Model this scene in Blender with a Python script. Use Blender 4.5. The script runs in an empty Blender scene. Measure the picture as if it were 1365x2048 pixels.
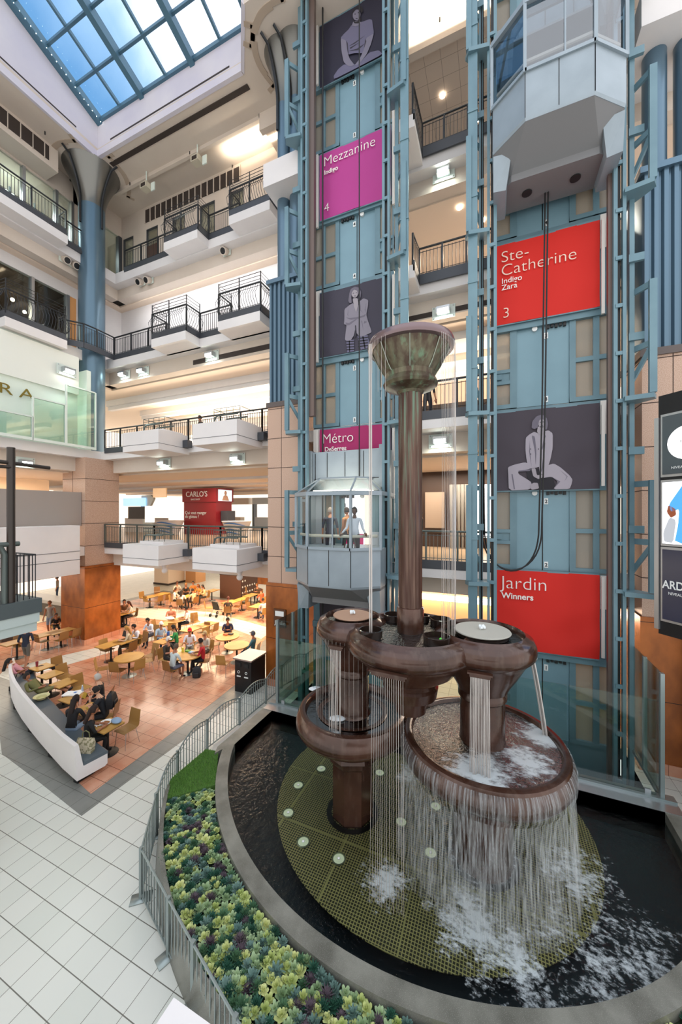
import bpy, math, random
from math import sin, cos, pi, radians, sqrt, atan2
from mathutils import Vector, Matrix
random.seed(7)
sc = bpy.context.scene
COL = sc.collection
# ------------------------------------------------------------------ camera
F = 715.0; YAW = atan2(304.75, 715.0); SN, CS = sin(YAW), cos(YAW); EYE = 6.36
cam_d = bpy.data.cameras.new('camera'); cam = bpy.data.objects.new('camera', cam_d); COL.objects.link(cam)
cam_d.sensor_fit = 'VERTICAL'; cam_d.sensor_height = 36.0; cam_d.lens = 36.0 * F / 2048.0
cam_d.clip_start = 0.05; cam_d.clip_end = 300
cam.location = (0, 0, EYE); cam.rotation_euler = (pi / 2, 0, YAW)
sc.camera = cam
sc.view_settings.view_transform = 'Standard'; sc.view_settings.look = 'None'
sc.view_settings.gamma = 1.0; sc.view_settings.exposure = 0.5; sc.view_settings.use_curve_mapping = False
sc.cycles.max_bounces = 6; sc.cycles.diffuse_bounces = 3; sc.cycles.glossy_bounces = 3
sc.cycles.transmission_bounces = 4; sc.cycles.transparent_max_bounces = 16
sc.cycles.sample_clamp_indirect = 4.0; sc.cycles.caustics_reflective = False; sc.cycles.caustics_refractive = False

def ray(px, py):
    r = (px - 682.5) / F
    return Vector((r * CS - SN, r * SN + CS, (1024 - py) / F))
def atZ(px, py, z):
    d = ray(px, py); t = (z - EYE) / d.z; return Vector((d.x * t, d.y * t, z))
def atY(px, py, y):
    d = ray(px, py); t = y / d.y; return Vector((d.x * t, y, EYE + d.z * t))
def atX(px, py, x):
    d = ray(px, py); t = x / d.x; return Vector((x, d.y * t, EYE + d.z * t))

def lin(c):
    if isinstance(c, str):
        c = [int(c[i:i + 2], 16) / 255 for i in (0, 2, 4)]
    return tuple(((x / 12.92) if x <= .04045 else ((x + .055) / 1.055) ** 2.4) for x in c) + (1,)

# ------------------------------------------------------------------ world: overcast sky above, pale hall beyond
W = bpy.data.worlds.new('sky'); sc.world = W; W.use_nodes = True
nt = W.node_tree; nt.nodes.clear()
def wn(t, **k):
    n = nt.nodes.new(t)
    for a, b in k.items(): setattr(n, a, b)
    return n
tc = wn('ShaderNodeTexCoord'); sp = wn('ShaderNodeSeparateXYZ'); nt.links.new(tc.outputs['Generated'], sp.inputs[0])
nz = wn('ShaderNodeTexNoise'); nz.inputs['Scale'].default_value = 5; nz.inputs['Detail'].default_value = 6
mp = wn('ShaderNodeMapping'); mp.inputs['Scale'].default_value = (1.0, 2.2, 1.0); nt.links.new(tc.outputs['Generated'], mp.inputs[0]); nt.links.new(mp.outputs[0], nz.inputs['Vector'])
m1 = wn('ShaderNodeMath', operation='MULTIPLY_ADD'); nt.links.new(sp.outputs[0], m1.inputs[0]); m1.inputs[1].default_value = 6.0; m1.inputs[2].default_value = 3.55
m2 = wn('ShaderNodeMath', operation='MULTIPLY_ADD'); nt.links.new(nz.outputs[0], m2.inputs[0]); m2.inputs[1].default_value = .7; nt.links.new(m1.outputs[0], m2.inputs[2])
cr = wn('ShaderNodeValToRGB'); nt.links.new(m2.outputs[0], cr.inputs[0])
cr.color_ramp.elements[0].position = 0.22; cr.color_ramp.elements[0].color = (.16, .36, .62, 1)
cr.color_ramp.elements[1].position = 1.0; cr.color_ramp.elements[1].color = (1.25, 1.3, 1.4, 1)
e = cr.color_ramp.elements.new(.6); e.color = (.42, .62, .84, 1)
low = wn('ShaderNodeMix', data_type='RGBA'); low.inputs['A'].default_value = (1.0, .975, .95, 1)
mr = wn('ShaderNodeMapRange'); nt.links.new(sp.outputs[2], mr.inputs[0]); mr.inputs[1].default_value = .35; mr.inputs[2].default_value = .55
nt.links.new(mr.outputs[0], low.inputs['Factor']); nt.links.new(cr.outputs[0], low.inputs['B'])
bg = wn('ShaderNodeBackground'); bg.inputs['Strength'].default_value = 1.0; nt.links.new(low.outputs['Result'], bg.inputs[0])
wo = wn('ShaderNodeOutputWorld'); nt.links.new(bg.outputs[0], wo.inputs[0])

# ------------------------------------------------------------------ lamps of the hall (ceiling panels, cove strips and added fill lights)
def area(name, loc, sx, sy, power, col=(1, .93, .84), rot=(0, 0, 0)):
    l = bpy.data.lights.new(name, 'AREA'); l.shape = 'RECTANGLE'; l.size = sx; l.size_y = sy; l.energy = power; l.color = col
    o = bpy.data.objects.new(name, l); o.location = loc; o.rotation_euler = rot; COL.objects.link(o); return o
WARM = (1, .74, .47)
area('court_lamp', (-17, 17.5, 3.45), 7, 1.0, 430, WARM)
area('court_lamp', (-12, 17.5, 3.45), 5, 1.0, 380, WARM)
area('court_lamp', (-13, 12.6, 3.45), 8, .5, 150, (1, .86, .7))  # added fill at the court front, brightens the terracotta floor
area('court_lamp', (-18, 25, 3.45), 12, 1.5, 210, (1, .9, .75))
area('court_lamp', (-2, 18, 3.45), 8, 1.0, 210, (1, .85, .68))
area('court_lamp', (-23, 10.5, 3.45), 2.5, 5, 210, (1, .88, .7))
area('level_two_lamp', (-15, 19, 8.15), 7, .5, 230, (1, .9, .8))
area('level_two_lamp', (-13, 26, 8.15), 10, .5, 260, (1, .93, .86))
area('level_two_lamp', (-1, 16, 8.15), 5, .5, 200, (1, .86, .7))
area('level_two_lamp', (-23, 9.5, 8.15), .5, 5, 160, (1, .9, .78))
area('level_three_lamp', (-14, 17, 11.2), 11, 1.2, 480, (1, .86, .68), (pi, 0, 0))
area('level_three_lamp', (-12, 23, 12.9), 12, .8, 150, (1, .9, .78))
area('level_three_lamp', (-1, 16.5, 11.5), 6, 1.0, 200, (1, .84, .64), (pi, 0, 0))
area('level_four_lamp', (-1, 17, 18.1), 6, .5, 160, (1, .85, .66))
area('level_four_lamp', (-12, 13.6, 18.2), 10, .3, 60, (1, .93, .86))
area('level_four_lamp', (-13.5, 13.1, 17.95), 9, .25, 80, (.97, .97, 1), (radians(35), 0, 0))  # added fill tilted at the far wall to brighten its white paint
area('cove_strip', (-9.9, 13.7, 23.3), 4.0, .2, 45, (1, .88, .7), (pi, 0, 0))
area('cove_strip', (0.2, 12.6, 23.2), 6, .2, 110, (1, .9, .75), (pi, 0, 0))

area('top_gallery_lamp', (-22.5, 9, 22.4), 1.2, 2.4, 150, (.98, .99, 1))
area('top_gallery_lamp', (-22.2, 13.0, 22.3), 1.0, 1.0, 60, (.95, 1, .98))
area('top_gallery_lamp', (-13, 16.5, 22.4), 9, .4, 190, (1, .94, .86))
area('shop_lamp', (-24, 8, 17.4), 2, 4, 90, (1, .8, .6))
# ------------------------------------------------------------------ materials
class NB:
    """small node helper"""
    def __init__(s, m): s.t = m.node_tree
    def n(s, typ, **k):
        x = s.t.nodes.new(typ)
        for a, b in k.items(): setattr(x, a, b)
        return x
    def l(s, a, b): s.t.links.new(a, b)
    def math(s, op, a, b=None, c=None):
        x = s.n('ShaderNodeMath', operation=op)
        for i, v in enumerate((a, b, c)):
            if v is None: continue
            if isinstance(v, (int, float)): x.inputs[i].default_value = v
            else: s.l(v, x.inputs[i])
        return x.outputs[0]
    def mix(s, f, a, b):
        x = s.n('ShaderNodeMix', data_type='RGBA')
        for k, v in (('Factor', f), ('A', a), ('B', b)):
            if isinstance(v, (int, float)): x.inputs[k].default_value = v
            elif isinstance(v, tuple): x.inputs[k].default_value = v
            else: s.l(v, x.inputs[k])
        return x.outputs['Result']
    def pos(s):
        g = s.n('ShaderNodeNewGeometry'); p = s.n('ShaderNodeSeparateXYZ'); s.l(g.outputs['Position'], p.inputs[0]); return g.outputs['Position'], p.outputs
    def noise(s, scale, detail=3, vec=None, rough=.5, stretch=None):
        x = s.n('ShaderNodeTexNoise'); x.inputs['Scale'].default_value = scale; x.inputs['Detail'].default_value = detail; x.inputs['Roughness'].default_value = rough
        if vec is None: vec = s.pos()[0]
        if stretch:
            m = s.n('ShaderNodeMapping'); m.inputs['Scale'].default_value = stretch; s.l(vec, m.inputs[0]); vec = m.outputs[0]
        s.l(vec, x.inputs['Vector']); return x.outputs[0]
    def ramp(s, f, a, b, ca=(0, 0, 0, 1), cb=(1, 1, 1, 1)):
        x = s.n('ShaderNodeValToRGB'); x.color_ramp.elements[0].position = a; x.color_ramp.elements[1].position = b
        x.color_ramp.elements[0].color = ca; x.color_ramp.elements[1].color = cb; s.l(f, x.inputs[0]); return x.outputs[0]
    def rng(s, v, a, b, c=0., d=1.):
        x = s.n('ShaderNodeMapRange'); s.l(v, x.inputs[0])
        for i, q in enumerate((a, b, c, d)): x.inputs[i + 1].default_value = q
        return x.outputs[0]
    def bump(s, h, strength=.3, dist=.02):
        x = s.n('ShaderNodeBump'); x.inputs['Strength'].default_value = strength; x.inputs['Distance'].default_value = dist; s.l(h, x.inputs['Height']); return x.outputs[0]
    def line(s, coord, off, pitch, half):      # 1 on a joint, 0 elsewhere
        f = s.math('FRACT', s.math('DIVIDE', s.math('SUBTRACT', coord, off - pitch * 1000), pitch))
        d = s.math('MINIMUM', f, s.math('SUBTRACT', 1.0, f))
        return s.math('LESS_THAN', d, half / pitch)

MATS = {}
def mat(name, col=None, rough=.5, metal=0., emis=None, es=1., spec=.5, alpha=None, var=None):
    if name in MATS: return MATS[name]
    m = bpy.data.materials.new(name); m.use_nodes = True
    b = m.node_tree.nodes['Principled BSDF']
    if col is not None: b.inputs['Base Color'].default_value = lin(col)
    b.inputs['Roughness'].default_value = rough; b.inputs['Metallic'].default_value = metal
    b.inputs['Specular IOR Level'].default_value = spec
    if emis is not None:
        b.inputs['Emission Color'].default_value = lin(emis); b.inputs['Emission Strength'].default_value = es
    if alpha is not None: b.inputs['Alpha'].default_value = alpha
    if var:                                   # gentle mottling of the base colour
        q = NB(m); f = q.ramp(q.noise(var[0], 4), .35, .65)
        q.l(q.mix(f, lin(col), lin(var[1])), b.inputs['Base Color'])
    MATS[name] = m; return m
def bs(m): return m.node_tree.nodes['Principled BSDF']

white = mat('white_paint', 'e6e2e0', .6, var=(.7, 'dedad9'))
cream = mat('cream_plaster', 'dccfc2', .7, var=(.5, 'd4c6b8'))
peach = mat('peach_ceiling', 'ead6c2', .7)
lilac = mat('pale_well_plaster', 'ded9e0', .7, var=(.6, 'd3cedb'))
dgrey = mat('dark_grey_steel', '4b4e54', .45, .3)
rail_m = mat('rail_black_steel', '37393c', .38, .5)
green_rail = mat('rail_grey_green_steel', '5d6663', .35, .5)
blue = mat('blue_steel', '6f8e99', .38, .1, var=(1.2, '64838f'))
bluecol = mat('column_blue_metal', '607a8c', .3, .45)
cabm = mat('cab_grey_blue', '98a5ae', .4, .15, var=(2.0, '909da6'))
cabd = mat('cab_underside', '77787a', .6)
blackm = mat('black', '121315', .5)
dark_gl = mat('dark_interior', '1b1c1e', .7)
alu = mat('brushed_aluminium', 'b9bcbf', .3, .8)
steel = mat('galvanised_steel', '9aa5a6', .35, .7)
vent = mat('vent_brown', '3a302b', .7)
capital = mat('capital_bronze_grey', '7c7c78', .28, .75)
wood_t = mat('table_laminate', 'c79a52', .4, var=(3, 'bb8d46'))
cushion = mat('grey_vinyl', '56626a', .4)
lampw = mat('lamp_white', 'ffffff', emis='f2fff4', es=14)
lampwarm = mat('lamp_warm', 'ffffff', emis='ffe9cf', es=9)
shop = mat('shop_wall_glow', 'ffffff', emis='fff1e0', es=.8)  # room walls glow by themselves, standing in for shop lighting
shopw = mat('shop_light_cool', 'ffffff', emis='f4f8ff', es=.75)
paper = mat('paper_white', 'f4f4f2', .6)
pink_b = mat('banner_magenta', 'b8408f', .75); red_b = mat('banner_red', 'd9261c', .75)
dkpink = mat('banner_raspberry', 'aa2c66', .75)

# floor tiles: 41 cm, joints on the world grid
floor_m = mat('floor_tile_white', 'dfe0d8', .28)
q = NB(floor_m); P, xyz = q.pos()
j = q.math('MAXIMUM', q.line(xyz[0], -6.77, .41, .004), q.line(xyz[1], 3.075, .4125, .006))
cellv = q.n('ShaderNodeTexWhiteNoise', noise_dimensions='2D')
cv = q.n('ShaderNodeCombineXYZ'); q.l(q.math('FLOOR', q.math('DIVIDE', q.math('ADD', xyz[0], 6.77 + 410), .41)), cv.inputs[0]); q.l(q.math('FLOOR', q.math('DIVIDE', q.math('ADD', xyz[1], 412.5 - 3.075), .4125)), cv.inputs[1]); q.l(cv.outputs[0], cellv.inputs['Vector'])
c = q.mix(cellv.outputs[0], lin('cfd2c9'), lin('d8d9d1'))
q.l(q.mix(j, c, lin('6c6a62')), bs(floor_m).inputs['Base Color'])
cop_m = mat('floor_tile_terracotta', 'b9724f', .22)
q = NB(cop_m); P, xyz = q.pos()
j = q.math('MAXIMUM', q.line(xyz[0], -6.77, .41, .005), q.line(xyz[1], 3.075, .4125, .006))
c = q.mix(q.ramp(q.noise(1.6, 5), .35, .65), lin('c08266'), lin('d3a488'))
q.l(q.mix(j, c, lin('6e4433')), bs(cop_m).inputs['Base Color'])
gry_m = mat('floor_tile_grey', '7b7d78', .3)
q = NB(gry_m); P, xyz = q.pos()
j = q.math('MAXIMUM', q.line(xyz[0], -6.77, .41, .004), q.line(xyz[1], 3.075, .4125, .005))
q.l(q.mix(j, q.mix(q.noise(3, 4), lin('70736f'), lin('8a8b86')), lin('4a4b48')), bs(gry_m).inputs['Base Color'])

granite = mat('pink_granite', 'c2a08c', .3)
q = NB(granite); q.l(q.mix(q.ramp(q.noise(60, 2), .4, .6), lin('b8957f'), lin('cdb09d')), bs(granite).inputs['Base Color'])
copper_w = mat('copper_panel', '9c5a26', .25, .35)
q = NB(copper_w); P, xyz = q.pos()
c = q.mix(q.ramp(q.noise(2.2, 6, stretch=(1, 1, .6)), .3, .72), lin('83481f'), lin('b86a30'))
j = q.line(xyz[2], 1.75, 1.9, .008); q.l(q.mix(j, c, lin('2f1a0d')), bs(copper_w).inputs['Base Color'])
wood_w = mat('wood_panel', 'a0612a', .3)
q = NB(wood_w); q.l(q.mix(q.noise(4, 5, stretch=(6, 6, .5)), lin('8a4a1c'), lin('b97434')), bs(wood_w).inputs['Base Color'])
ceil_t = mat('ceiling_tile', 'd8c8b8', .75)
q = NB(ceil_t); P, xyz = q.pos()
j = q.math('MAXIMUM', q.line(xyz[0], 0, .6, .008), q.line(xyz[1], 0, .6, .008)); q.l(q.mix(j, lin('d9cabb'), lin('a8988a')), bs(ceil_t).inputs['Base Color'])

def glass(name, tint='ffffff', k=.08, r=.02, tr=1.0, milk=None):
    m = bpy.data.materials.new(name); m.use_nodes = True; m.node_tree.nodes.clear(); q = NB(m)
    t = q.n('ShaderNodeBsdfTransparent'); t.inputs[0].default_value = tuple(x * tr for x in lin(tint)[:3]) + (1,)
    g = q.n('ShaderNodeBsdfGlossy'); g.inputs['Roughness'].default_value = r
    fr = q.n('ShaderNodeFresnel'); fr.inputs[0].default_value = 1.45
    mx = q.n('ShaderNodeMixShader'); q.l(q.math('ADD', q.math('MULTIPLY', fr.outputs[0], .6), k), mx.inputs[0])
    q.l(t.outputs[0], mx.inputs[1]); q.l(g.outputs[0], mx.inputs[2])
    out = mx.outputs[0]
    if milk:
        df = q.n('ShaderNodeBsdfDiffuse'); df.inputs[0].default_value = lin(milk[0]); m2 = q.n('ShaderNodeMixShader'); m2.inputs[0].default_value = milk[1]; q.l(out, m2.inputs[1]); q.l(df.outputs[0], m2.inputs[2]); out = m2.outputs[0]
    o = q.n('ShaderNodeOutputMaterial'); q.l(out, o.inputs[0]); MATS[name] = m; return m
gl = glass('clear_glass', 'eef7f4', .02)
gl_green = glass('green_tinted_glass', 'cfeadd', .1)
gl_dark = glass('smoked_glass', '59676c', .14)
gl_roof = glass('skylight_glass', 'e6f0fa', .0)

# ------------------------------------------------------------------ mesh helper
ORG = {}
class MB:
    def __init__(s): s.v = []; s.f = []; s.m = []; s.cur = 0
    def add(s, vs, fs):
        n = len(s.v); s.v += [tuple(a) for a in vs]
        for f in fs: s.f.append(tuple(i + n for i in f)); s.m.append(s.cur)
        return s
    def box(s, x0, x1, y0, y1, z0, z1):
        x0, x1 = min(x0, x1), max(x0, x1); y0, y1 = min(y0, y1), max(y0, y1); z0, z1 = min(z0, z1), max(z0, z1)
        vs = [(x0, y0, z0), (x1, y0, z0), (x1, y1, z0), (x0, y1, z0), (x0, y0, z1), (x1, y0, z1), (x1, y1, z1), (x0, y1, z1)]
        return s.add(vs, [(0, 3, 2, 1), (4, 5, 6, 7), (0, 1, 5, 4), (1, 2, 6, 5), (2, 3, 7, 6), (3, 0, 4, 7)])
    def bar(s, p, q, w, h=None, up=(0, 0, 1)):      # rectangular bar between two points
        h = h or w; p = Vector(p); q = Vector(q); d = (q - p).normalized(); u = Vector(up)
        if abs(d.dot(u)) > .98: u = Vector((0, 1, 0))
        a = d.cross(u).normalized() * w / 2; b = a.cross(d).normalized() * h / 2
        vs = [p - a - b, p + a - b, p + a + b, p - a + b, q - a - b, q + a - b, q + a + b, q - a + b]
        return s.add(vs, [(0, 3, 2, 1), (4, 5, 6, 7), (0, 1, 5, 4), (1, 2, 6, 5), (2, 3, 7, 6), (3, 0, 4, 7)])
    def prism(s, poly, z0, z1):
        n = len(poly); a = sum(poly[i][0] * poly[(i + 1) % n][1] - poly[(i + 1) % n][0] * poly[i][1] for i in range(n))
        if a < 0: poly = poly[::-1]
        vs = [(x, y, z0) for x, y in poly] + [(x, y, z1) for x, y in poly]
        fs = [tuple(range(n))[::-1], tuple(range(n, 2 * n))] + [(i, (i + 1) % n, n + (i + 1) % n, n + i) for i in range(n)]
        return s.add(vs, fs)
    def loft(s, rings, closed=False, cap=True):       # rings of equal length
        n = len(rings[0]); vs = [p for r in rings for p in r]; fs = []
        for k in range(len(rings) - 1):
            for i in range(n): fs.append((k * n + i, k * n + (i + 1) % n, (k + 1) * n + (i + 1) % n, (k + 1) * n + i))
        if cap: fs += [tuple(range(n))[::-1], tuple(range((len(rings) - 1) * n, len(rings) * n))]
        return s.add(vs, fs)
    def lathe(s, prof, c=(0, 0), seg=48, a0=0, a1=2 * pi, capb=False, capt=False):
        full = abs(a1 - a0 - 2 * pi) < 1e-6; n = seg if full else seg + 1; vs = []; fs = []
        for r, z in prof:
            for i in range(n):
                a = a0 + (a1 - a0) * i / seg; vs.append((c[0] + r * cos(a), c[1] + r * sin(a), z))
        for k in range(len(prof) - 1):
            for i in range(seg):
                j = (i + 1) % n; fs.append((k * n + i, k * n + j, (k + 1) * n + j, (k + 1) * n + i))
        if capb: fs.append(tuple(range(n))[::-1])
        if capt: fs.append(tuple(range((len(prof) - 1) * n, len(prof) * n)))
        return s.add(vs, fs)
    def cyl(s, p, q, r, r2=None, seg=10):
        r2 = r if r2 is None else r2; p = Vector(p); q = Vector(q); d = (q - p).normalized(); u = Vector((0, 0, 1)) if abs(d.z) < .9 else Vector((1, 0, 0))
        a = d.cross(u).normalized(); b = d.cross(a).normalized()
        R1 = [p + (a * cos(2 * pi * i / seg) - b * sin(2 * pi * i / seg)) * r for i in range(seg)]
        R2 = [q + (a * cos(2 * pi * i / seg) - b * sin(2 * pi * i / seg)) * r2 for i in range(seg)]
        return s.loft([R1, R2])
    def tube(s, pts, r, seg=8, closed=False):
        pts = [Vector(p) for p in pts]; n = len(pts); rings = []; a = None
        for i, p in enumerate(pts):
            if closed: d = (pts[(i + 1) % n] - pts[i - 1]).normalized()
            else: d = (pts[min(i + 1, n - 1)] - pts[max(i - 1, 0)]).normalized()
            if a is None:
                u = Vector((0, 0, 1)) if abs(d.z) < .9 else Vector((1, 0, 0)); a = d.cross(u).normalized()
            else: a = (a - d * a.dot(d)).normalized()
            b = d.cross(a); rr = r[i] if isinstance(r, (list, tuple)) else r
            rings.append([p + (a * cos(2 * pi * k / seg) + b * sin(2 * pi * k / seg)) * rr for k in range(seg)])
        if closed: rings.append(rings[0])
        return s.loft(rings, cap=not closed)
    def ball(s, c, r, seg=12, rings=8, sc_=(1, 1, 1)):
        vs = []; fs = []
        for k in range(rings + 1):
            t = pi * k / rings
            for i in range(seg):
                a = 2 * pi * i / seg; vs.append((c[0] + r * sc_[0] * sin(t) * cos(a), c[1] + r * sc_[1] * sin(t) * sin(a), c[2] - r * sc_[2] * cos(t)))
        for k in range(rings):
            for i in range(seg): fs.append((k * seg + i, k * seg + (i + 1) % seg, (k + 1) * seg + (i + 1) % seg, (k + 1) * seg + i))
        return s.add(vs, fs)
    def build(s, name, mats, parent=None, smooth=.6, solid=None, bevel=None, local=False):
        if not isinstance(mats, (list, tuple)): mats = [mats]
        me = bpy.data.meshes.new(name); o = bpy.data.objects.new(name, me)
        org = Vector((0, 0, 0))
        if parent is not None and not local: org = ORG.get(parent.name, org)
        me.from_pydata([(v[0] - org[0], v[1] - org[1], v[2] - org[2]) for v in s.v], [], s.f)
        for m in mats: me.materials.append(m)
        if len(mats) > 1: me.polygons.foreach_set('material_index', s.m)
        if smooth:
            me.polygons.foreach_set('use_smooth', [True] * len(me.polygons)); me.set_sharp_from_angle(angle=smooth)
        me.update(); COL.objects.link(o)
        if parent is not None:
            o.parent = parent; ORG[o.name] = org
        if bevel:
            b = o.modifiers.new('bevel', 'BEVEL'); b.width = bevel; b.segments = 2; b.limit_method = 'ANGLE'
        if solid:
            b = o.modifiers.new('solid', 'SOLIDIFY'); b.thickness = solid; b.offset = 0
        return o

def tag(o, label=None, cat=None, group=None, kind=None):
    if label: o['label'] = label
    if cat: o['category'] = cat
    if group: o['group'] = group
    if kind: o['kind'] = kind
    return o
def thing(name, label, cat, loc=(0, 0, 0), rz=0, group=None):
    o = bpy.data.objects.new(name, None); o.empty_display_size = .1; COL.objects.link(o)
    o.location = loc; o.rotation_euler = (0, 0, rz); ORG[o.name] = Vector(loc) if rz == 0 else Vector((0, 0, 0))
    return tag(o, label, cat, group)
def S(name, mb, m, **k):
    o = mb.build(name, m, **k); o['kind'] = 'structure'; return o
def kids(o): return [c for c in COL.objects if c.parent == o]
KID = {}
def dup(root, loc, rz=0, label=None, group=None, mats=None):
    tree = KID.get(root.name)
    if tree is None:
        tree = [(c, kids(c)) for c in kids(root)]; KID[root.name] = tree
    r = root.copy(); COL.objects.link(r); r.location = loc; r.rotation_euler = (0, 0, rz)
    if label: r['label'] = label
    if group: r['group'] = group
    for c, gs in tree:
        d = c.copy(); COL.objects.link(d); d.parent = r
        for g in gs:
            e_ = g.copy(); COL.objects.link(e_); e_.parent = d
    return r
def text(body, loc, size, m, parent=None, name='lettering', face='-Y', ext=.004, thin=0., align='LEFT', sx=1.0, rot=None, sp=1.0):
    cu = bpy.data.curves.new(name, 'FONT'); cu.body = body; cu.size = size; cu.extrude = ext; cu.offset = thin; cu.align_x = align; cu.space_character = sp; cu.space_line = .85
    cu.materials.append(m); o = bpy.data.objects.new(name, cu); COL.objects.link(o)
    o.rotation_euler = rot if rot else {'-Y': (pi / 2, 0, 0), '+X': (pi / 2, 0, pi / 2), '-X': (pi / 2, 0, -pi / 2)}[face]
    loc = Vector(loc)
    if parent is not None: loc = loc - ORG.get(parent.name, Vector((0, 0, 0))); o.parent = parent
    dg = bpy.context.evaluated_depsgraph_get(); me = bpy.data.meshes.new_from_object(o.evaluated_get(dg)); rot_ = o.rotation_euler.copy(); bpy.data.objects.remove(o)
    o = bpy.data.objects.new(name, me); COL.objects.link(o); o.rotation_euler = rot_; o.parent = parent
    o.location = loc; o.scale = (sx, 1, 1)
    return o
# ------------------------------------------------------------------ the setting: floors, galleries, ceiling, skylight
L2, L3, L4, L5, CZ = 4.7, 9.4, 14.4, 19.3, 23.75
CX = -1.53                                    # middle line of the lift bank
m = MB(); X0, X1, Y0, Y1 = -45, 12, -6, 46
m.box(X0, -6.2, Y0, Y1, -.3, 0); m.box(3.2, X1, Y0, Y1, -.3, 0); m.box(-6.2, 3.2, Y0, 9.4, -.3, 0); m.box(-6.2, 3.2, 11.8, Y1, -.3, 0)
S('floor', m, floor_m, smooth=None)
S('floor', MB().box(-6.4, 3.4, 9.2, 12, -1.3, -.85), dark_gl)
m = MB(); m.box(-6.2, 3.2, 9.3, 9.4, -.9, -.001); m.box(-6.25, -6.2, 9.4, 11.8, -.9, -.001); m.box(3.2, 3.25, 9.4, 11.8, -.9, -.001); S('wall_pit', m, dark_gl)
border = [(-7.93, 4.75), (-7.95, 8.5), (-8.0, 10.4), (-8.35, 11.8), (-9.0, 13.2), (-10.2, 15.2), (-11, 21), (-24.6, 21), (-24.6, 6.9), (-16.6, 6.9), (-14.4, 6.1), (-11.9, 5.15), (-9.8, 4.95)]
S('trim_1', MB().prism(border, 0, .004), gry_m, smooth=None)
terra = [(-8.35, 5.2), (-8.5, 7.3), (-8.62, 9.4), (-8.75, 10.6), (-9.2, 12.3), (-10.4, 14.6), (-11.6, 20.4), (-23.9, 20.4), (-23.9, 7.5), (-16.6, 7.5), (-14.2, 6.75), (-11.9, 6.1), (-9.8, 5.45)]
S('trim_2', MB().prism(terra, 0, .007), cop_m, smooth=None)
m = MB(); m.prism([(-17.6, 7.5), (-16.7, 7.5), (-16.0, 10.5), (-15.3, 13.5), (-14.4, 15.6), (-15.6, 15.6), (-16.3, 13.5), (-17.1, 10.9), (-18.2, 8)], 0, .010)
m.prism([(-23.9, 14.3), (-20, 14.9), (-15.6, 15.6), (-13.5, 15.7), (-10.7, 14.9), (-10.9, 16.4), (-13.5, 17.0), (-16.6, 17.6), (-20.5, 16.9), (-23.9, 16.4)], 0, .0105)
S('trim_3', m, floor_m, smooth=None)
# upper floors: a slab behind every gallery edge, a beam below it
def slab(L, xe, ye, th=.42, beam=1.05, ins=.45, cm=None):
    m = MB(); m.box(-40, xe, -6, ye, L - th, L); m.box(-40, 12, ye, 44, L - th, L); S('floor', m, white, smooth=None)
    m = MB(); m.box(xe - ins - .5, xe - ins, -6, ye + ins, L - beam, L - th); m.box(xe - ins, 12, ye + ins, ye + ins + .5, L - beam, L - th); S('ceiling', m, cream, smooth=None)
slab(L2, -18.0, 11.85); slab(L3, -18.25, 11.85); slab(L4, -18.8, 12.5, th=.5, beam=1.15); slab(L5, -18.9, 13.05, th=.55, beam=1.1)
# bridge edges between the two lift shafts sit a little forward on levels 2 and 3
m = MB(); m.box(-3.0, 0.05, 11.55, 11.86, L2 - .42, L2); m.box(-3.0, 0.05, 11.4, 11.86, L3 - .42, L3)
m.box(-3.0, -2.35, 11.6, 12.55, L4 - .42, L4); m.box(-3.0, -2.35, 11.6, 13.1, L5 - .42, L5); S('floor', m, white, smooth=None)
# soffits (ceilings of each level)
m = MB(); m.box(-40, 12, 12.85, 44, L2 - 1.1, L2 - 1.0); m.box(-40, -18.9, -6, 12.85, L2 - 1.1, L2 - 1.0); S('ceiling', m, peach)
m = MB(); m.box(-40, 12, 12.85, 44, L3 - 1.12, L3 - 1.0); m.box(-40, -19.2, -6, 12.85, L3 - 1.12, L3 - 1.0); S('ceiling', m, peach)
m = MB(); m.box(-40, 12, 13.5, 44, L4 - 1.2, L4 - 1.1); m.box(-40, -19.8, -6, 13.5, L4 - 1.2, L4 - 1.1); S('ceiling', m, peach)
m = MB(); m.box(-40, 12, 14.0, 44, L5 - 1.15, L5 - 1.05); m.box(-40, -19.9, -6, 14.0, L5 - 1.15, L5 - 1.05); S('ceiling', m, peach)
# stepped, warm-lit coffers in the ceiling of level three
for i in range(5):
    y = 14.6 + i * 2.3; m = MB(); m.box(-22, -8.2, y, y + .5, L4 - 1.55, L4 - 1.2); m.box(-22, -8.2, y + .12, y + .38, L4 - 1.75, L4 - 1.55); S('ceiling', m, white)
for i in range(4):
    y = 14.2 + i * 2.0; m = MB(); m.box(-4.5, 3.5, y, y + .5, L4 - 1.5, L4 - 1.2); S('ceiling', m, white)
S('trim_4', MB().box(-13.2, -7.9, 12.93, 12.98, L4 - 1.02, L4 - .8), vent)
S('trim_5', MB().box(-3, 1, 12.93, 12.96, L4 - 1.1, L4 - .93), vent)
# walls behind the galleries
m = MB(); m.box(-20.5, -20.3, -6, 8.6, L4, L5 - 1); m.box(-20.5, -20.3, 11.9, 14.5, L4, L5 - 1); m.box(-20.5, -20.3, -6, 11.9, L4 + 3.2, L5 - 1.0); m.box(-20.5, -20.3, 3, 11.9, L4, L4 + .3)
S('wall_left', m, white)
S('wall_far', MB().box(-20.5, -7.4, 14.4, 14.6, L4, L5 - 1.0), white)
m = MB(); m.box(-20.5, -20.3, -6, 14.6, L5 + 3.3, CZ); m.box(-20.5, -20.3, -6, 14.6, L5, L5 + .25); m.box(-20.5, -20.3, 11.75, 12.4, L5, CZ); m.box(-20.5, -20.3, -6, 4, L5, CZ)
S('wall_left', m, cream)
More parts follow.
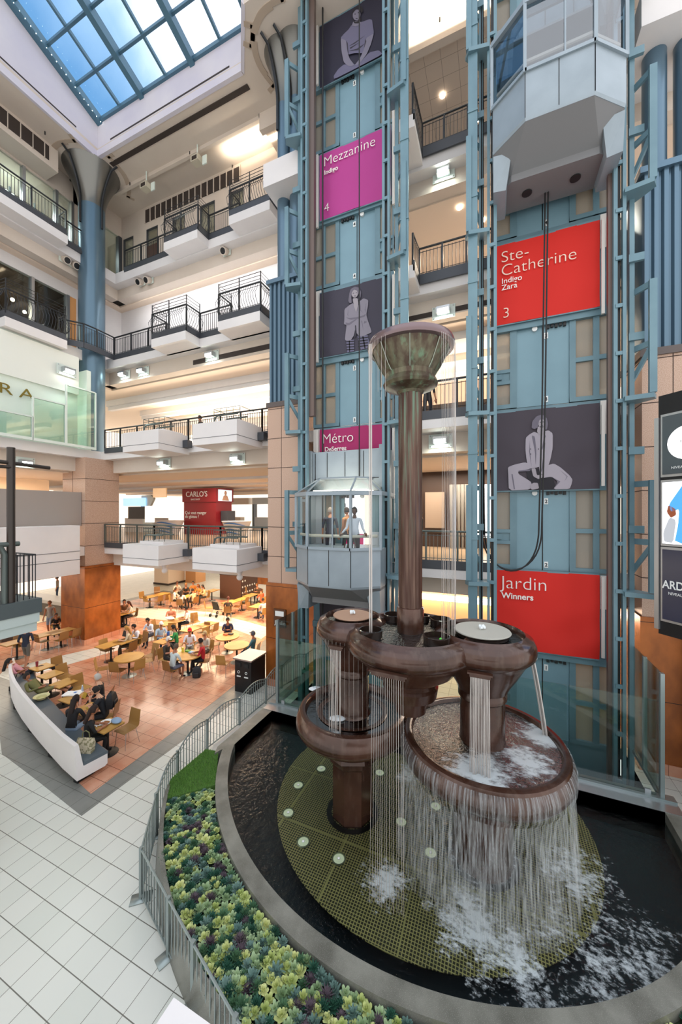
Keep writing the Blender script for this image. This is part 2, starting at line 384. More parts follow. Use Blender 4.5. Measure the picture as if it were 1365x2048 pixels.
# far wall of level five with door and window openings
ops = []
for a, b in ((247, 267), (293, 316), (345, 370), (400, 430), (461, 488)):
    ops.append((atY(a, 450, 14.4).x, atY(b, 450, 14.4).x))
m = MB(); x = -20.3
for a, b in ops:
    m.box(x, a, 14.4, 14.6, L5, L5 + 3.15); x = b
m.box(x, -7.2, 14.4, 14.6, L5, L5 + 3.15); m.box(-20.3, -7.2, 14.4, 14.6, L5 + 3.15, CZ); S('wall_far', m, cream)
for i, (a, b) in enumerate(ops):
    o = S('window_%d' % (i + 1), MB().box(a, b, 14.48, 14.5, L5, L5 + 3.15), gl)
    f = MB()
    for x in (a, b - .05): f.box(x, x + .05, 14.4, 14.5, L5, L5 + 3.15)
    f.box(a, b, 14.4, 14.5, L5 + 3.1, L5 + 3.15); f.build('window_frame', dgrey, o, local=True)
S('wall_far', MB().box(-40, -7, 19, 19.2, L5, CZ), cream)
S('wall_left', MB().box(-26, -25.8, -6, 19, L5, CZ), cream)
S('door_9', MB().box(ops[1][0] + .06, ops[1][1] - .06, 14.42, 14.47, L5, L5 + 2.2), mat('door_brown', '5a4136', .5))
# left glazed wall of level five
o = S('window_6', MB().box(-20.42, -20.38, 4, 11.75, L5 + .25, L5 + 3.3), gl)
f = MB()
for y in (5.2, 7.4, 9.6, 10.97, 11.7): f.box(-20.5, -20.25, y - .06, y + .06, L5 + .25, L5 + 3.3)
f.build('window_frame', alu, o, local=True)
o = S('window_7', MB().box(-20.42, -20.38, 12.4, 14.4, L5 + .25, L5 + 3.3), gl)
f = MB(); f.box(-20.5, -20.25, 14.2, 14.4, L5 + .25, L5 + 3.3); f.box(-20.5, -20.25, 12.4, 12.5, L5 + .25, L5 + 3.3); f.build('window_frame', dgrey, o, local=True)
# vent boxes under the ceiling
m = MB(); m.box(-20.3, -19.3, -6, 10.5, L5 + 3.4, CZ); S('wall_left', m, cream)
S('ceiling', MB().box(-20.3, -9.4, 13.0, 13.15, CZ - .18, CZ), cream)
v = MB(); v.box(-19.3, -19.27, 3, 10.1, 22.95, 23.6); v.cur = 1
for i in range(16): v.box(-19.28, -19.25, 3 + i * .46, 3.03 + i * .46, 22.9, 23.62)
tag(v.build('air_vent', [vent, cream]), 'long brown louvred air vent over the left glazed wall, beside the flared blue column', 'vent')
a, b = atY(290, 400, 14.35).x, atY(480, 340, 14.35).x
v = MB(); v.box(a, b, 14.36, 14.4, 22.85, 23.55); v.cur = 1
for i in range(17):
    x = a + (b - a) * i / 16; v.box(x - .025, x + .025, 14.33, 14.38, 22.8, 23.6)
tag(v.build('air_vent', [vent, cream]), 'long brown louvred air vent above the doors of the top gallery', 'vent')
# level four shop with a dark interior
o = S('window_8', MB().box(-20.42, -20.38, 3, 11.6, L4 + .3, L4 + 3.2), gl)
f = MB()
for y in (6.3, 9.95, 11.5): f.box(-20.5, -20.25, y - .06, y + .06, L4 + .3, L4 + 3.2)
f.build('window_frame', alu, o, local=True)
S('wall_left', MB().box(-20.35, -20.3, 11.55, 11.9, L4, L4 + 3.2), mat('shop_orange', 'e9a868', .6))
brown = mat('shop_dark_brown', '5a4a40', .7)
m = MB(); m.box(-34, -20.5, -2, 16, L4 + 3.25, L4 + 3.35); m.box(-30, -29.8, -2, 16, L4, L4 + 3.3); m.box(-30, -20.5, 13, 13.2, L4, L4 + 3.3)
for i in range(6): m.box(-33, -20.6, 1.5 + i * 2, 1.75 + i * 2, L4 + 2.95, L4 + 3.2)
S('ceiling', m, brown)
# ceiling round the open well
m = MB(); m.box(-40, -17.93, -6, 44, CZ, CZ + .5); m.box(-17.93, -9.15, 11.5, 44, CZ, CZ + .5); m.prism([(-9.15, 44), (-9.15, 11.5), (-7.9, 9.95), (5.2, 9.95), (7.5, 13), (12, 13), (12, 44)], CZ, CZ + .5)
S('ceiling', m, cream, smooth=None)
S('ceiling', MB().box(-9.4, 12, 13.2, 30, CZ - .42, CZ - .35), ceil_t)
S('ceiling', MB().box(-9.4, 12, 12.95, 13.2, CZ - .75, CZ), cream)
YE, XE = 11.5, -17.93
sl = lambda y: 25.5 + (YE - y) * .38
m = MB()
m.add([(XE, -6, CZ + .5), (XE, YE, CZ + .5), (XE, YE, sl(YE)), (XE, -6, sl(-6)), (XE - .3, -6, CZ + .5), (XE - .3, YE + .3, CZ + .5), (XE - .3, YE + .3, sl(YE)), (XE - .3, -6, sl(-6))], [(0, 1, 2, 3), (7, 6, 5, 4), (3, 2, 6, 7), (0, 3, 7, 4)])
S('wall_well', m, lilac)
m = MB(); m.box(XE - .3, -9.05, YE, YE + .3, CZ + .5, sl(YE) + .1); m.prism([(-9.15, 11.5), (-7.9, 9.95), (-7.7, 10.2), (-8.95, 11.8)], CZ + .5, 28.5); m.box(-7.9, 5.2, 9.95, 10.2, CZ + .5, 28.5); S('wall_well', m, lilac)
m = MB(); m.box(XE - .05, XE + .07, -6, YE, CZ - .02, CZ + .3); m.box(XE, -9.15, YE - .1, YE + .05, CZ - .02, CZ + .3); m.prism([(-9.15, 11.4), (-7.9, 9.85), (-7.85, 10.0), (-9.1, 11.55)], CZ - .02, CZ + .3); S('trim_6', m, lilac)
m = MB(); m.box(XE, XE + .015, -6, 10.5, CZ + .55, CZ + .61); m.box(-17.0, -9.8, YE - .015, YE, CZ + .55, CZ + .61); S('trim_7', m, vent)
S('trim_8', MB().box(-17.6, -9.2, 11.85, 12.05, CZ - .03, CZ), vent)
# ceiling grooves beside the capitals
def groove(cx, cy, r, a0, a1):
    m = MB(); A = [a0 + (a1 - a0) * i / 14 for i in range(15)]
    pin = [(cx + r * cos(a), cy + r * sin(a)) for a in A]; po = [(cx + (r + .22) * cos(a), cy + (r + .22) * sin(a)) for a in A]
    m.prism(pin + po[::-1], CZ - .025, CZ)
    for a, s in ((a0, -1), (a1, 1)):
        c = Vector((cx + (r + .05) * cos(a), cy + (r + .05) * sin(a), CZ - .012)); t = Vector((-sin(a), cos(a), 0)) * s
        d = Vector((cos(a), sin(a), 0)); m.bar(c + d * .1, c + t * .45 + d * .1, .16, .025); m.bar(c + t * .42, c + t * .42 + d * .4, .16, .025)
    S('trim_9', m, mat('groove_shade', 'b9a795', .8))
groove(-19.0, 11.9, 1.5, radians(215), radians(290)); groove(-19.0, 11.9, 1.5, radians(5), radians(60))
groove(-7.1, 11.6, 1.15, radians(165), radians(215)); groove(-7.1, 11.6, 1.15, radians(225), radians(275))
# skylight
rf = MB()
for x in (-14.83, -11.76, -8.7, -5.65, -2.6): rf.bar((x, YE + .1, sl(YE + .1)), (x, -6, sl(-6)), .25, .4)
rf.bar((XE + .17, YE + .1, sl(YE + .1)), (XE + .17, -6, sl(-6)), .32, .3)
for x in (-16.3, -13.3, -10.25, -7.2, -4.1): rf.bar((x, YE + .1, sl(YE + .1) + .1), (x, -6, sl(-6) + .1), .1, .14)
for k in range(15):
    y = YE - k * 1.16; rf.bar((XE, y, sl(y) + .06), (-2, y, sl(y) + .06), .1, .12)
rf.bar((XE, YE - .05, sl(YE)), (-9.1, YE - .05, sl(YE)), .12, .16)
S('window_20', MB().add([(XE, YE + .1, sl(YE + .1) + .15), (0, YE + .1, sl(YE + .1) + .15), (0, -6, sl(-6) + .15), (XE, -6, sl(-6) + .15)], [(0, 1, 2, 3)]), gl_roof)
S('trim_10', rf, mat('skylight_frame_blue', '4f7285', .4, .2))
d = MB()
for k in range(46): y = YE - .1 - k * .19; d.ball((XE + .35, y, sl(y) - .2), .013, 6, 4)
tag(d.build('light_string', lampw), 'row of tiny white lamps along the left edge of the skylight', 'string lights')
# deep rooms behind the open galleries
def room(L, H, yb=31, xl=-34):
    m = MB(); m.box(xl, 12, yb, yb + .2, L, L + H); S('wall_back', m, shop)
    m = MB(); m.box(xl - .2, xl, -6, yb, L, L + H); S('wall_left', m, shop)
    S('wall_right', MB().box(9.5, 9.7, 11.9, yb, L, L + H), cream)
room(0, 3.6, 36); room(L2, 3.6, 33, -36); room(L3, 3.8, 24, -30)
woodfl = mat('gallery_floor_beige', 'cdb394', .25)
S('floor', MB().box(-36, 12, 12, 34, L2, L2 + .004), woodfl)
# left wall of level three: white shop front
m = MB(); m.box(-18.6, -18.4, -6, 10.9, L3 + 2.6, L4 - .6); S('wall_left', m, mat('shopfront_white', 'e8ebe2', .5))
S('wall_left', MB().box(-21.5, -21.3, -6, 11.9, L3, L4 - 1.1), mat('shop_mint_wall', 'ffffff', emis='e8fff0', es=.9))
S('wall_left', MB().box(-21.5, -18.3, 11.2, 11.4, L3, L4 - 1.1), mat('shop_return', 'dbe6dc', .5))
# level two on the left: solid white parapet
m = MB(); m.box(-18.1, -17.3, -2, 10.3, L2 - 1.15, L2 + 1.05); S('wall_parapet', m, white, bevel=.01)
m = MB(); m.box(-17.3, -17.29, -2, 10.3, L2 - .12, L2 - .1); m.box(-17.3, -17.29, -2, 10.3, L2 - .5, L2 - .48); S('trim_11', m, dgrey)
S('wall_left', MB().box(-18.4, -18.2, -2, 10.9, L2 + 1.0, L2 + 2.6), mat('frosted_panel', 'a39a94', .25, .1))
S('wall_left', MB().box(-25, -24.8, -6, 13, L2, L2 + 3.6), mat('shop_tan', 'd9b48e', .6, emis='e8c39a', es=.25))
# piers ---------------------------------------------------------------------------------------------
def pier(x0, x1, y0, y1, zt, copper_top=3.77, gtop=9.2):
    c = MB().box(x0 - .05, x1 + .05, y0 - .05, y1 + .05, .25, copper_top); S('wall_pier', c, copper_w)
    S('baseboard_pier', MB().box(x0 - .08, x1 + .08, y0 - .08, y1 + .08, 0, .25), cop_m)
    g = MB(); g.box(x0, x1, y0, y1, copper_top, gtop); S('wall_pier', g, granite)
    j = MB(); z = copper_top + .95
    while z < gtop:
        j.box(x0 - .004, x1 + .004, y0 - .004, y1 + .004, z, z + .02); z += 1.08
    xm = (x0 + x1) / 2 - .08; j.box(xm, xm + .015, y0 - .005, y0 + .1, copper_top, gtop)
    S('trim_12', j, mat('joint_dark', '3c2c26', .8))
pier(-19.7, -17.96, 10.92, 12.6, 8.3, 3.77, L3 - .42)
pier(-7.67, -6.36, 11.1, 12.6, 9.9, 3.77, 10.2)
pier(3.4, 4.75, 11.1, 12.6, 9.9, 3.77, 10.2)
for x0, x1 in ((-7.72, -6.31), (3.35, 4.8)):
    S('trim_13', MB().box(x0, x1, 11.05, 12.6, 10.2, 10.38), mat('cap_brown', '5f5552', .5))
    c = MB(); n = 7
    w = (x1 - x0 - .1) / n                     # fluted blue cladding
    pts = []
    for i in range(n):
        a = x0 + .05 + w * i; pts += [(a + .02, 11.2), (a + w * .3, 11.12), (a + w * .75, 11.12), (a + w - .02, 11.2)]
    c.prism(pts + [(x1 - .05, 12.5), (x0 + .05, 12.5)], 10.38, 14.75); S('wall_pier', c, bluecol)
    S('trim_14', MB().box(x0, x1, 11.05, 12.6, 14.75, 14.9), bluecol)
    S('trim_15', MB().box(x0 - .02, x1 + .02, 10.9, 12.6, 18.2, 19.05), white)
def column(cx, cy, r, z0, z1, label, cap_r):
    t = thing('blue_column', label, 'column', (cx, cy, z0), group='tall blue metal columns')
    m = MB().lathe([(r, z0), (r, z1 - 1.9)], (cx, cy), 36); m.build('shaft', bluecol, t)
    m = MB(); P = []
    for i in range(13):
        u = i / 12; P.append((r + (cap_r - r) * u ** 1.7, z1 - 1.9 + 1.9 * u))
    m.lathe(P, (cx, cy), 40); m.build('capital', capital, t)
    m = MB()
    for a in ((radians(190), radians(280), radians(10)) if r > .4 else (radians(250),)):
        d = Vector((cos(a), sin(a), 0)); pts = [Vector((cx, cy, 0)) + d * (rr + .06) + Vector((0, 0, z)) for rr, z in [(r, z1 - 3.0)] + P]
        pts[-1] += d * .25 + Vector((0, 0, -.03)); m.tube(pts, .05, 6)
    m.build('rib', mat('rib_dark', '33363a', .4, .4), t)
    return t
column(-18.95, 11.85, .58, L3, CZ, 'thick blue round column with flared cap at the corner of the galleries', 1.25)
for cx, lb in ((-7.38, 'slim blue column with flared cap left of the lift bank, outer of the pair'), (-6.84, 'slim blue column with flared cap left of the lift bank, inner of the pair'),
               (3.85, 'slim blue column beside the raised lift cab, inner of the pair'), (4.5, 'slim blue column beside the raised lift cab, outer of the pair')):
    column(cx, 11.75, .255, 14.9, CZ, lb, .75)
# ------------------------------------------------------------------ lift bank
DY = 11.6
doorp = mat('lift_door_blue', '7d9fac', .35, .1, var=(.9, '7798a5'))
pane_m = glass('shaft_pane', 'd9d4c8', .04, .1, .8, ('b4ada0', .6))
plate_w = mat('plate_white', 'eef0ee', .5)
track = mat('track_black', '1c1d1e', .5)
phw = mat('batten_white', 'e8e4de', .6)
def shaft(side, x0, names):
    """side +1 for the right shaft, -1 for its mirror image"""
    X = (lambda u: x0 + u) if side > 0 else (lambda u: x0 - u)
    lv = [(-.02, 0), (L2, 1), (L3, 2), (L4, 3), (L5, 4)]
    w = MB()
    def bx(m, u0, u1, y0, y1, z0, z1): m.box(X(u0), X(u1), y0, y1, z0, z1)
    for k, (L, n) in enumerate(lv):
        nz = lv[k + 1][0] if k < 4 else CZ
        bx(w, 0, 3.0, DY, DY + .2, L + 2.28, nz - .02)
        bx(w, 0, 3.0, DY - .08, DY + .05, L + 2.24, L + 2.45)
        if k == 0: bx(w, 0, 3.0, DY, DY + .2, -.85, 0.0)
        for a, b in ((0, .05), (.48, .66), (1.97, 2.12), (2.52, 2.66), (2.93, 3.0)): bx(w, a, b, DY - .02, DY + .1, L, L + 2.28)
        bx(w, 2.12, 3.0, DY - .023, DY + .1, L + 1.08, L + 1.2); bx(w, 0, .5, DY - .023, DY + .1, L + 1.05, L + 1.15)
        bx(w, 0, .5, DY - .023, DY + .1, L + .72, L + .82); bx(w, 0, .5, DY + .02, DY + .1, L + .82, L + 1.05)
        bx(w, 0, .66, DY - .026, DY + .1, L, L + .12); bx(w, 1.97, 3.0, DY - .026, DY + .1, L, L + .12)
        bx(w, .12, .26, DY - .05, DY, L + .86, L + 1.02)
    S('wall_shaft', w, blue)
    for k, (L, n) in enumerate(lv):
        dr = bpy.data.objects.new('door_%d' % (n + 1 + (0 if side > 0 else 5)), None); COL.objects.link(dr); dr['kind'] = 'structure'
        slid = side < 0 and k == 1           # the doors stand open behind the occupied cab
        f = MB(); bx(f, .64 - (.5 if slid else 0), 1.305 - (.5 if slid else 0), DY + (.12 if slid else .03), DY + (.16 if slid else .07), L, L + 2.28); f.build('door_leaf', doorp, dr)
        f = MB(); bx(f, 1.335 + (.5 if slid else 0), 1.99 + (.5 if slid else 0), DY + (.12 if slid else .03), DY + (.16 if slid else .07), L, L + 2.28); f.build('door_leaf', doorp, dr)
        if not slid: f = MB(); bx(f, 1.3, 1.34, DY + .05, DY + .08, L, L + 2.28); f.build('door_seam', track, dr)
        f = MB()
        for i in range(5): bx(f, 1.42 + i * .1, 1.49 + i * .1, DY - .04, DY + .03, L + 2.14 + .02 * (i % 2), L + 2.24)
        f.build('door_gear', track, dr)
        f = MB(); f.cyl((X(1.12), DY - .03, L + 2.2), (X(1.12), DY + .03, L + 2.2), .07, seg=14); f.build('pulley', plate_w, dr)
        for z in (() if slid else (L + .08, L + 1.88)):
            f = MB(); f.box(X(1.41) - .05, X(1.41) + .05, DY + .01, DY + .03, z, z + .17); o = f.build('number_plate', plate_w, dr)
            text(str(n + 1), (X(1.41) - .035, DY + .005, z + .035), .14, track, o, 'numeral', thin=.003)
        g = MB(); bx(g, .05, .48, DY + .05, DY + .06, L + .1, L + 2.28); bx(g, 2.12, 2.93, DY + .05, DY + .06, L + .1, L + 2.28)
        S('window_%d' % (30 + n + (0 if side > 0 else 5)), g, pane_m)
        if k in (1, 2, 3): 
            g = MB(); bx(g, 2.68, 2.99, DY - .03, DY, L - .95, L - .05); S('trim_16', g, phw)
shaft(1, -.03, None); shaft(-1, -3.03, None)

def banner(x0, x1, z0, z1, m, label, y=11.46):
    t = thing('hanging_banner', label, 'banner', ((x0 + x1) / 2, y, z0), group='banners on the lift shafts')
    b = MB(); nx, nz = 26, 22
    vs = []; fs = []
    rr = random.Random(int(x0 * 100 + z0 * 10)); ph = rr.random() * 6
    for j in range(nz + 1):
        for i in range(nx + 1):
            u, v = i / nx, j / nz
            d = .012 * sin(9 * (u + v) + ph) * (1 - v) + .02 * sin(14 * (u * .6 - v) + ph) * max(0, u - .4) * (1 - v) * 2 + .015 * sin(17 * (u * .7 + v) + ph) * max(0, .5 - u) * (1 - v) * 2
            vs.append((x0 + (x1 - x0) * u, y + d, z0 + (z1 - z0) * v))
    for j in range(nz):
        for i in range(nx): a = j * (nx + 1) + i; fs.append((a, a + 1, a + nx + 2, a + nx + 1))
    b.add(vs, fs); o = b.build('cloth', m, t, smooth=1.5)
    MB().box(x0, x1, y, y + .05, z1 - .02, z1 + .03).build('bar', blue, t); MB().box(x0, x1, y, y + .05, z0 - .03, z0).build('bar', blue, t)
    return o
def ink(t, polys, y, x0, z0, w, h, mats):
    """flat printed shapes; coordinates 0..1 across the banner"""
    for k, (mm, nm, ps) in enumerate(polys):
        m = MB()
        for p in ps:
            p = smoothp([(x0 + u * w, z0 + v * h) for u, v in p])
            n = len(p); a = sum(p[i][0] * p[(i + 1) % n][1] - p[(i + 1) % n][0] * p[i][1] for i in range(n))
            if a < 0: p = p[::-1]
            m.add([(x, y - k * .0022, z) for x, z in p], [tuple(range(n))])
        m.build(nm, mats[mm], t, smooth=None)
def traced(t, quad, polys, y, x0, x1, z0, z1, mats):
    """flat printed shapes traced in the picture of the banner; quad = its corners TL TR BR BL there"""
    TL, TR, BR, BL = quad; out = []
    for mm, nm, ps in polys:
        qs = []
        for p in ps:
            q_ = []
            for a, b in p:
                u = (a - TL[0]) / (TR[0] - TL[0]); top = TL[1] + (TR[1] - TL[1]) * u; bot = BL[1] + (BR[1] - BL[1]) * u
                q_.append((u, max(.0, min(1, (bot - b) / (bot - top)))))
            qs.append(q_)
        out.append((mm, nm, qs))
    ink(t, out, y, x0, z0, x1 - x0, z1 - z0, mats)
def oval(cx, cy, a, b, n=18): return [(cx + a * cos(2 * pi * i / n), cy + b * sin(2 * pi * i / n)) for i in range(n)]
def smoothp(p, it=2):
    if len(p) <= 4 or len(p) >= 16 and False: return p
    for _ in range(1):
        q = []
        for i in range(len(p)):
            a, b = p[i], p[(i + 1) % len(p)]
            q += [(a[0] * .86 + b[0] * .14, a[1] * .86 + b[1] * .14), (a[0] * .14 + b[0] * .86, a[1] * .14 + b[1] * .86)]
        p = q
    return p
def ell(cx, cz, a, b, n=16): return [(cx + a * cos(2 * pi * i / n), cz + b * sin(2 * pi * i / n)) for i in range(n)]
RX0, RX1 = -.01, 2.61; LX0, LX1 = -5.72, -3.1
txtw = mat('print_white', 'fbf3ee', .7); txtc = mat('print_cream', 'f7dccb', .7)
t = banner(RX0, RX1, 11.83, 14.16, red_b, 'red banner reading Ste-Catherine, Indigo, Zara and 3')
text('Ste-\nCatherine', (.2, 11.42, 13.62), .46, txtc, t, thin=-.006, sx=1.02); text('Indigo\nZara', (.22, 11.42, 13.0), .22, txtw, t, thin=.001); text('3', (.24, 11.42, 12.0), .42, txtc, t, thin=-.006)
t = banner(RX0, RX1, 2.42, 4.68, red_b, 'red banner reading Jardin and Winners, lowest on the right shaft')
text('Jardin', (.2, 11.42, 4.15), .52, txtw, t, thin=-.007); text('Winners', (.22, 11.42, 3.86), .235, txtw, t, thin=.005)
ph_bg = mat('photo_dark', '423f4c', .75); ph_bg2 = mat('photo_dark_blue', '2b2a3c', .75); ph_bg3 = mat('photo_dark_warm', '474049', .75)
G = {'j': mat('photo_grey', '8a8591', .75), 'l': mat('photo_light', 'a7a0aa', .75), 'm': mat('photo_mid', '706b78', .75), 'd': mat('photo_shadow', '3a3742', .75), 's': mat('photo_skin', 'a49da4', .75), 'k': mat('photo_black', '26242b', .75), 'u': mat('photo_dusk', '6a6882', .75), 'v': mat('photo_dusk_skin', '7d7a8c', .75)}
# seated figure in a pale suit
t = banner(RX0, RX1, 6.98, 9.27, ph_bg3, 'dark photograph banner of a seated figure in a pale suit, knees wide')
W_, H_ = RX1 - RX0, 2.29
traced(t, ((22, 115), (862, 28), (862, 718), (22, 733)), [
    ('k', 'print_stool', [[(300, 560), (500, 560), (520, 650), (540, 722), (330, 728)]]),
    ('l', 'print_trousers', [[(150, 545), (200, 525), (290, 505), (335, 520), (340, 555), (235, 580), (240, 600), (300, 635), (345, 665), (340, 722), (158, 730), (153, 600)], [(470, 530), (520, 515), (570, 545), (640, 610), (662, 645), (655, 680), (640, 720), (515, 722), (555, 660), (500, 620), (430, 632), (440, 590)]]),
    ('l', 'print_jacket', [[(298, 310), (325, 285), (365, 262), (400, 275), (440, 258), (480, 250), (512, 275), (512, 390), (495, 480), (470, 560), (445, 602), (410, 600), (405, 540), (385, 548), (320, 558), (305, 490), (295, 400)]]),
    ('m', 'print_fold', [[(345, 290), (372, 300), (384, 420), (378, 540), (372, 420)], [(448, 288), (425, 400), (432, 405), (458, 292)], [(455, 330), (436, 470), (420, 580), (428, 582), (446, 470)], [(330, 330), (325, 420), (345, 545), (333, 420)], [(236, 580), (330, 575), (345, 560), (240, 572)], [(180, 600), (200, 720), (210, 720), (190, 600)], [(560, 560), (620, 620), (600, 660), (625, 620)], [(500, 620), (555, 662), (515, 720), (570, 660)]]),
    ('s', 'print_hand', [[(343, 556), (376, 552), (388, 610), (432, 602), (430, 628), (400, 640), (358, 618)], [(330, 690), (360, 668), (395, 670), (405, 715), (345, 726)]]),
    ('s', 'print_face', [[(395, 220), (445, 220), (450, 262), (420, 300), (388, 265)], oval(425, 192, 27, 38)]),
    ('m', 'print_hair', [[(345, 232), (350, 180), (385, 138), (430, 124), (465, 152), (476, 200), (465, 247), (444, 240), (455, 195), (435, 158), (405, 170), (396, 228), (368, 242)]]),
    ('d', 'print_feature', [oval(415, 186, 6, 3, 8), oval(438, 184, 6, 3, 8), oval(428, 212, 9, 3, 8), oval(337, 400, 4, 5, 8), oval(338, 440, 4, 5, 8), oval(400, 400, 4, 5, 8)])], 11.425, RX0, RX1, 6.98, 9.27, G)
# standing figure in a blazer and checked trousers
t = banner(LX0, LX1, 11.86, 14.16, ph_bg, 'dark photograph banner of a figure in blazer and checked trousers, arms folded')
traced(t, ((28, 258), (835, 45), (835, 968), (28, 1118)), [
    ('u', 'print_trousers', [[(350, 890), (440, 888), (440, 1045), (360, 1056)], [(478, 845), (590, 832), (620, 1002), (515, 1026)]]),
    ('k', 'print_check', [[(352, 905 + 36 * i), (440, 903 + 36 * i), (440, 917 + 36 * i), (353, 919 + 36 * i)] for i in range(4)] + [[(486, 868 + 36 * i), (594, 856 + 36 * i), (596, 870 + 36 * i), (490, 882 + 36 * i)] for i in range(4)] + [[(380, 890), (392, 890), (396, 1048), (384, 1050)], [(530, 845), (545, 843), (570, 1010), (556, 1014)]]),
    ('j', 'print_jacket', [[(330, 480), (385, 430), (430, 400), (468, 535), (500, 385), (545, 345), (597, 370), (595, 450), (575, 560), (595, 650), (630, 770), (632, 802), (540, 850), (495, 845), (468, 800), (458, 715), (440, 830), (400, 900), (335, 895), (345, 780), (355, 690), (325, 680), (330, 600)]]),
    ('m', 'print_fold', [[(345, 592), (400, 600), (470, 592), (545, 572), (572, 552), (562, 588), (480, 616), (400, 624)], [(338, 655), (380, 668), (450, 622), (476, 618), (390, 694), (358, 697)], [(555, 648), (588, 660), (548, 684)], [(515, 400), (505, 500), (540, 540), (515, 500)], [(575, 400), (560, 500), (570, 540), (568, 480)], [(375, 460), (365, 560), (385, 580), (372, 560)], [(520, 640), (545, 780), (530, 640)]]),
    ('d', 'print_gap', [[(450, 700), (463, 698), (470, 800), (450, 870), (440, 850), (455, 790)]]),
    ('s', 'print_face', [[(425, 340), (480, 340), (490, 420), (466, 532), (440, 455)], oval(448, 280, 36, 54)]),
    ('m', 'print_hair', [[(375, 372), (390, 260), (405, 215), (450, 188), (500, 205), (520, 270), (512, 340), (490, 372), (494, 300), (478, 242), (440, 226), (415, 262), (410, 330), (415, 402), (388, 402)]]),
    ('d', 'print_feature', [oval(434, 275, 8, 4, 8), oval(468, 270, 8, 4, 8), oval(452, 312, 11, 4, 8)])], 11.425, LX0, LX1, 11.86, 14.16, G)
# seated man in a knit top
t = banner(LX0, LX1, 21.5, CZ - .05, ph_bg2, 'dark blue photograph banner of a seated man in a knit top, topmost')
traced(t, ((40, 345), (820, -100), (820, 745), (50, 1140)), [
    ('u', 'print_trousers', [[(210, 1000), (260, 920), (330, 860), (420, 880), (500, 860), (600, 740), (700, 725), (740, 780), (480, 915), (215, 1045)]]),
    ('u', 'print_top', [[(290, 520), (320, 480), (380, 420), (410, 370), (470, 350), (540, 340), (600, 320), (630, 330), (640, 420), (650, 500), (620, 640), (580, 720), (540, 745), (450, 730), (375, 745), (340, 690), (300, 700)]]),
    ('v', 'print_arm', [[(290, 530), (350, 560), (362, 700), (390, 800), (440, 880), (420, 895), (375, 890), (325, 840), (300, 700)], [(565, 560), (650, 505), (618, 640), (575, 760), (520, 840), (470, 890), (450, 880), (500, 810), (545, 700)]]),
    ('d', 'print_fold', [[(370, 600), (352, 560), (366, 700), (385, 760), (374, 690)], [(380, 640), (440, 600), (560, 520), (450, 610)], [(380, 700), (470, 680), (560, 620), (480, 700)], [(560, 560), (545, 690), (570, 600)], [(390, 660), (500, 600), (400, 675)]]),
    ('v', 'print_face', [[(430, 330), (500, 325), (515, 365), (460, 400), (415, 380)], oval(466, 250, 42, 72)]),
    ('k', 'print_hair', [[(408, 250), (422, 188), (470, 143), (520, 148), (537, 200), (522, 242), (502, 190), (460, 182), (434, 215)], [(428, 300), (450, 338), (490, 330), (508, 280), (516, 320), (488, 362), (440, 357)]]),
    ('k', 'print_feature', [oval(450, 240, 10, 5, 8), oval(488, 228, 10, 5, 8), oval(468, 300, 13, 4, 8)])], 11.425, LX0, LX1, 21.5, CZ - .05, G)
t = banner(LX0, LX1, 16.76, 19.1, pink_b, 'magenta banner reading Mezzanine, Indigo and 4')
text('Mezzanine', (-5.55, 11.42, 18.6), .47, txtw, t, thin=-.006, sx=.98); text('Indigo', (-5.52, 11.42, 18.3), .22, txtw, t, thin=.004); text('4', (-5.52, 11.42, 16.98), .42, txtw, t, thin=-.006)
t = banner(LX0, LX1, 7.0, 9.3, dkpink, 'raspberry banner reading Métro and DeSerres above the lift cab')
text('Métro', (-5.6, 11.42, 8.78), .5, txtw, t, thin=-.006, sx=.95); text('DeSerres', (-5.5, 11.42, 8.5), .22, txtw, t, thin=.004)
# dark poster inside the shaft, low on the left
t = banner(LX0, LX1, 2.3, 4.3, ph_bg3, 'dark photograph banner half hidden below the occupied lift cab')
ink(t, [('l', 'print_figure', [[(.5, 0), (.52, .5), (.6, .8), (.72, .95), (.85, .85), (.9, .5), (.85, 0)]]), ('s', 'print_face', [ell(.68, .93, .06, .06)])], 11.435, LX0, 2.3, W_, 2.0, G)
for x, zz in ((LX0 - .06, ((7.0, 9.3), (11.7, 14.16), (16.5, 19.1), (21.6, 23.7))), (RX1 + .06, ((2.5, 4.65), (7.05, 9.2), (11.6, 14.1))), (LX1 + .1, ((11.7, 14.1), (16.4, 19.6), (6.8, 9.3)))):
    for a, b in zz: tag(MB().box(x - .035, x + .035, 11.38, 11.45, a, b).build('banner_pole', phw), 'white upright pole beside a banner on the lift shafts', 'pole', 'white banner poles')

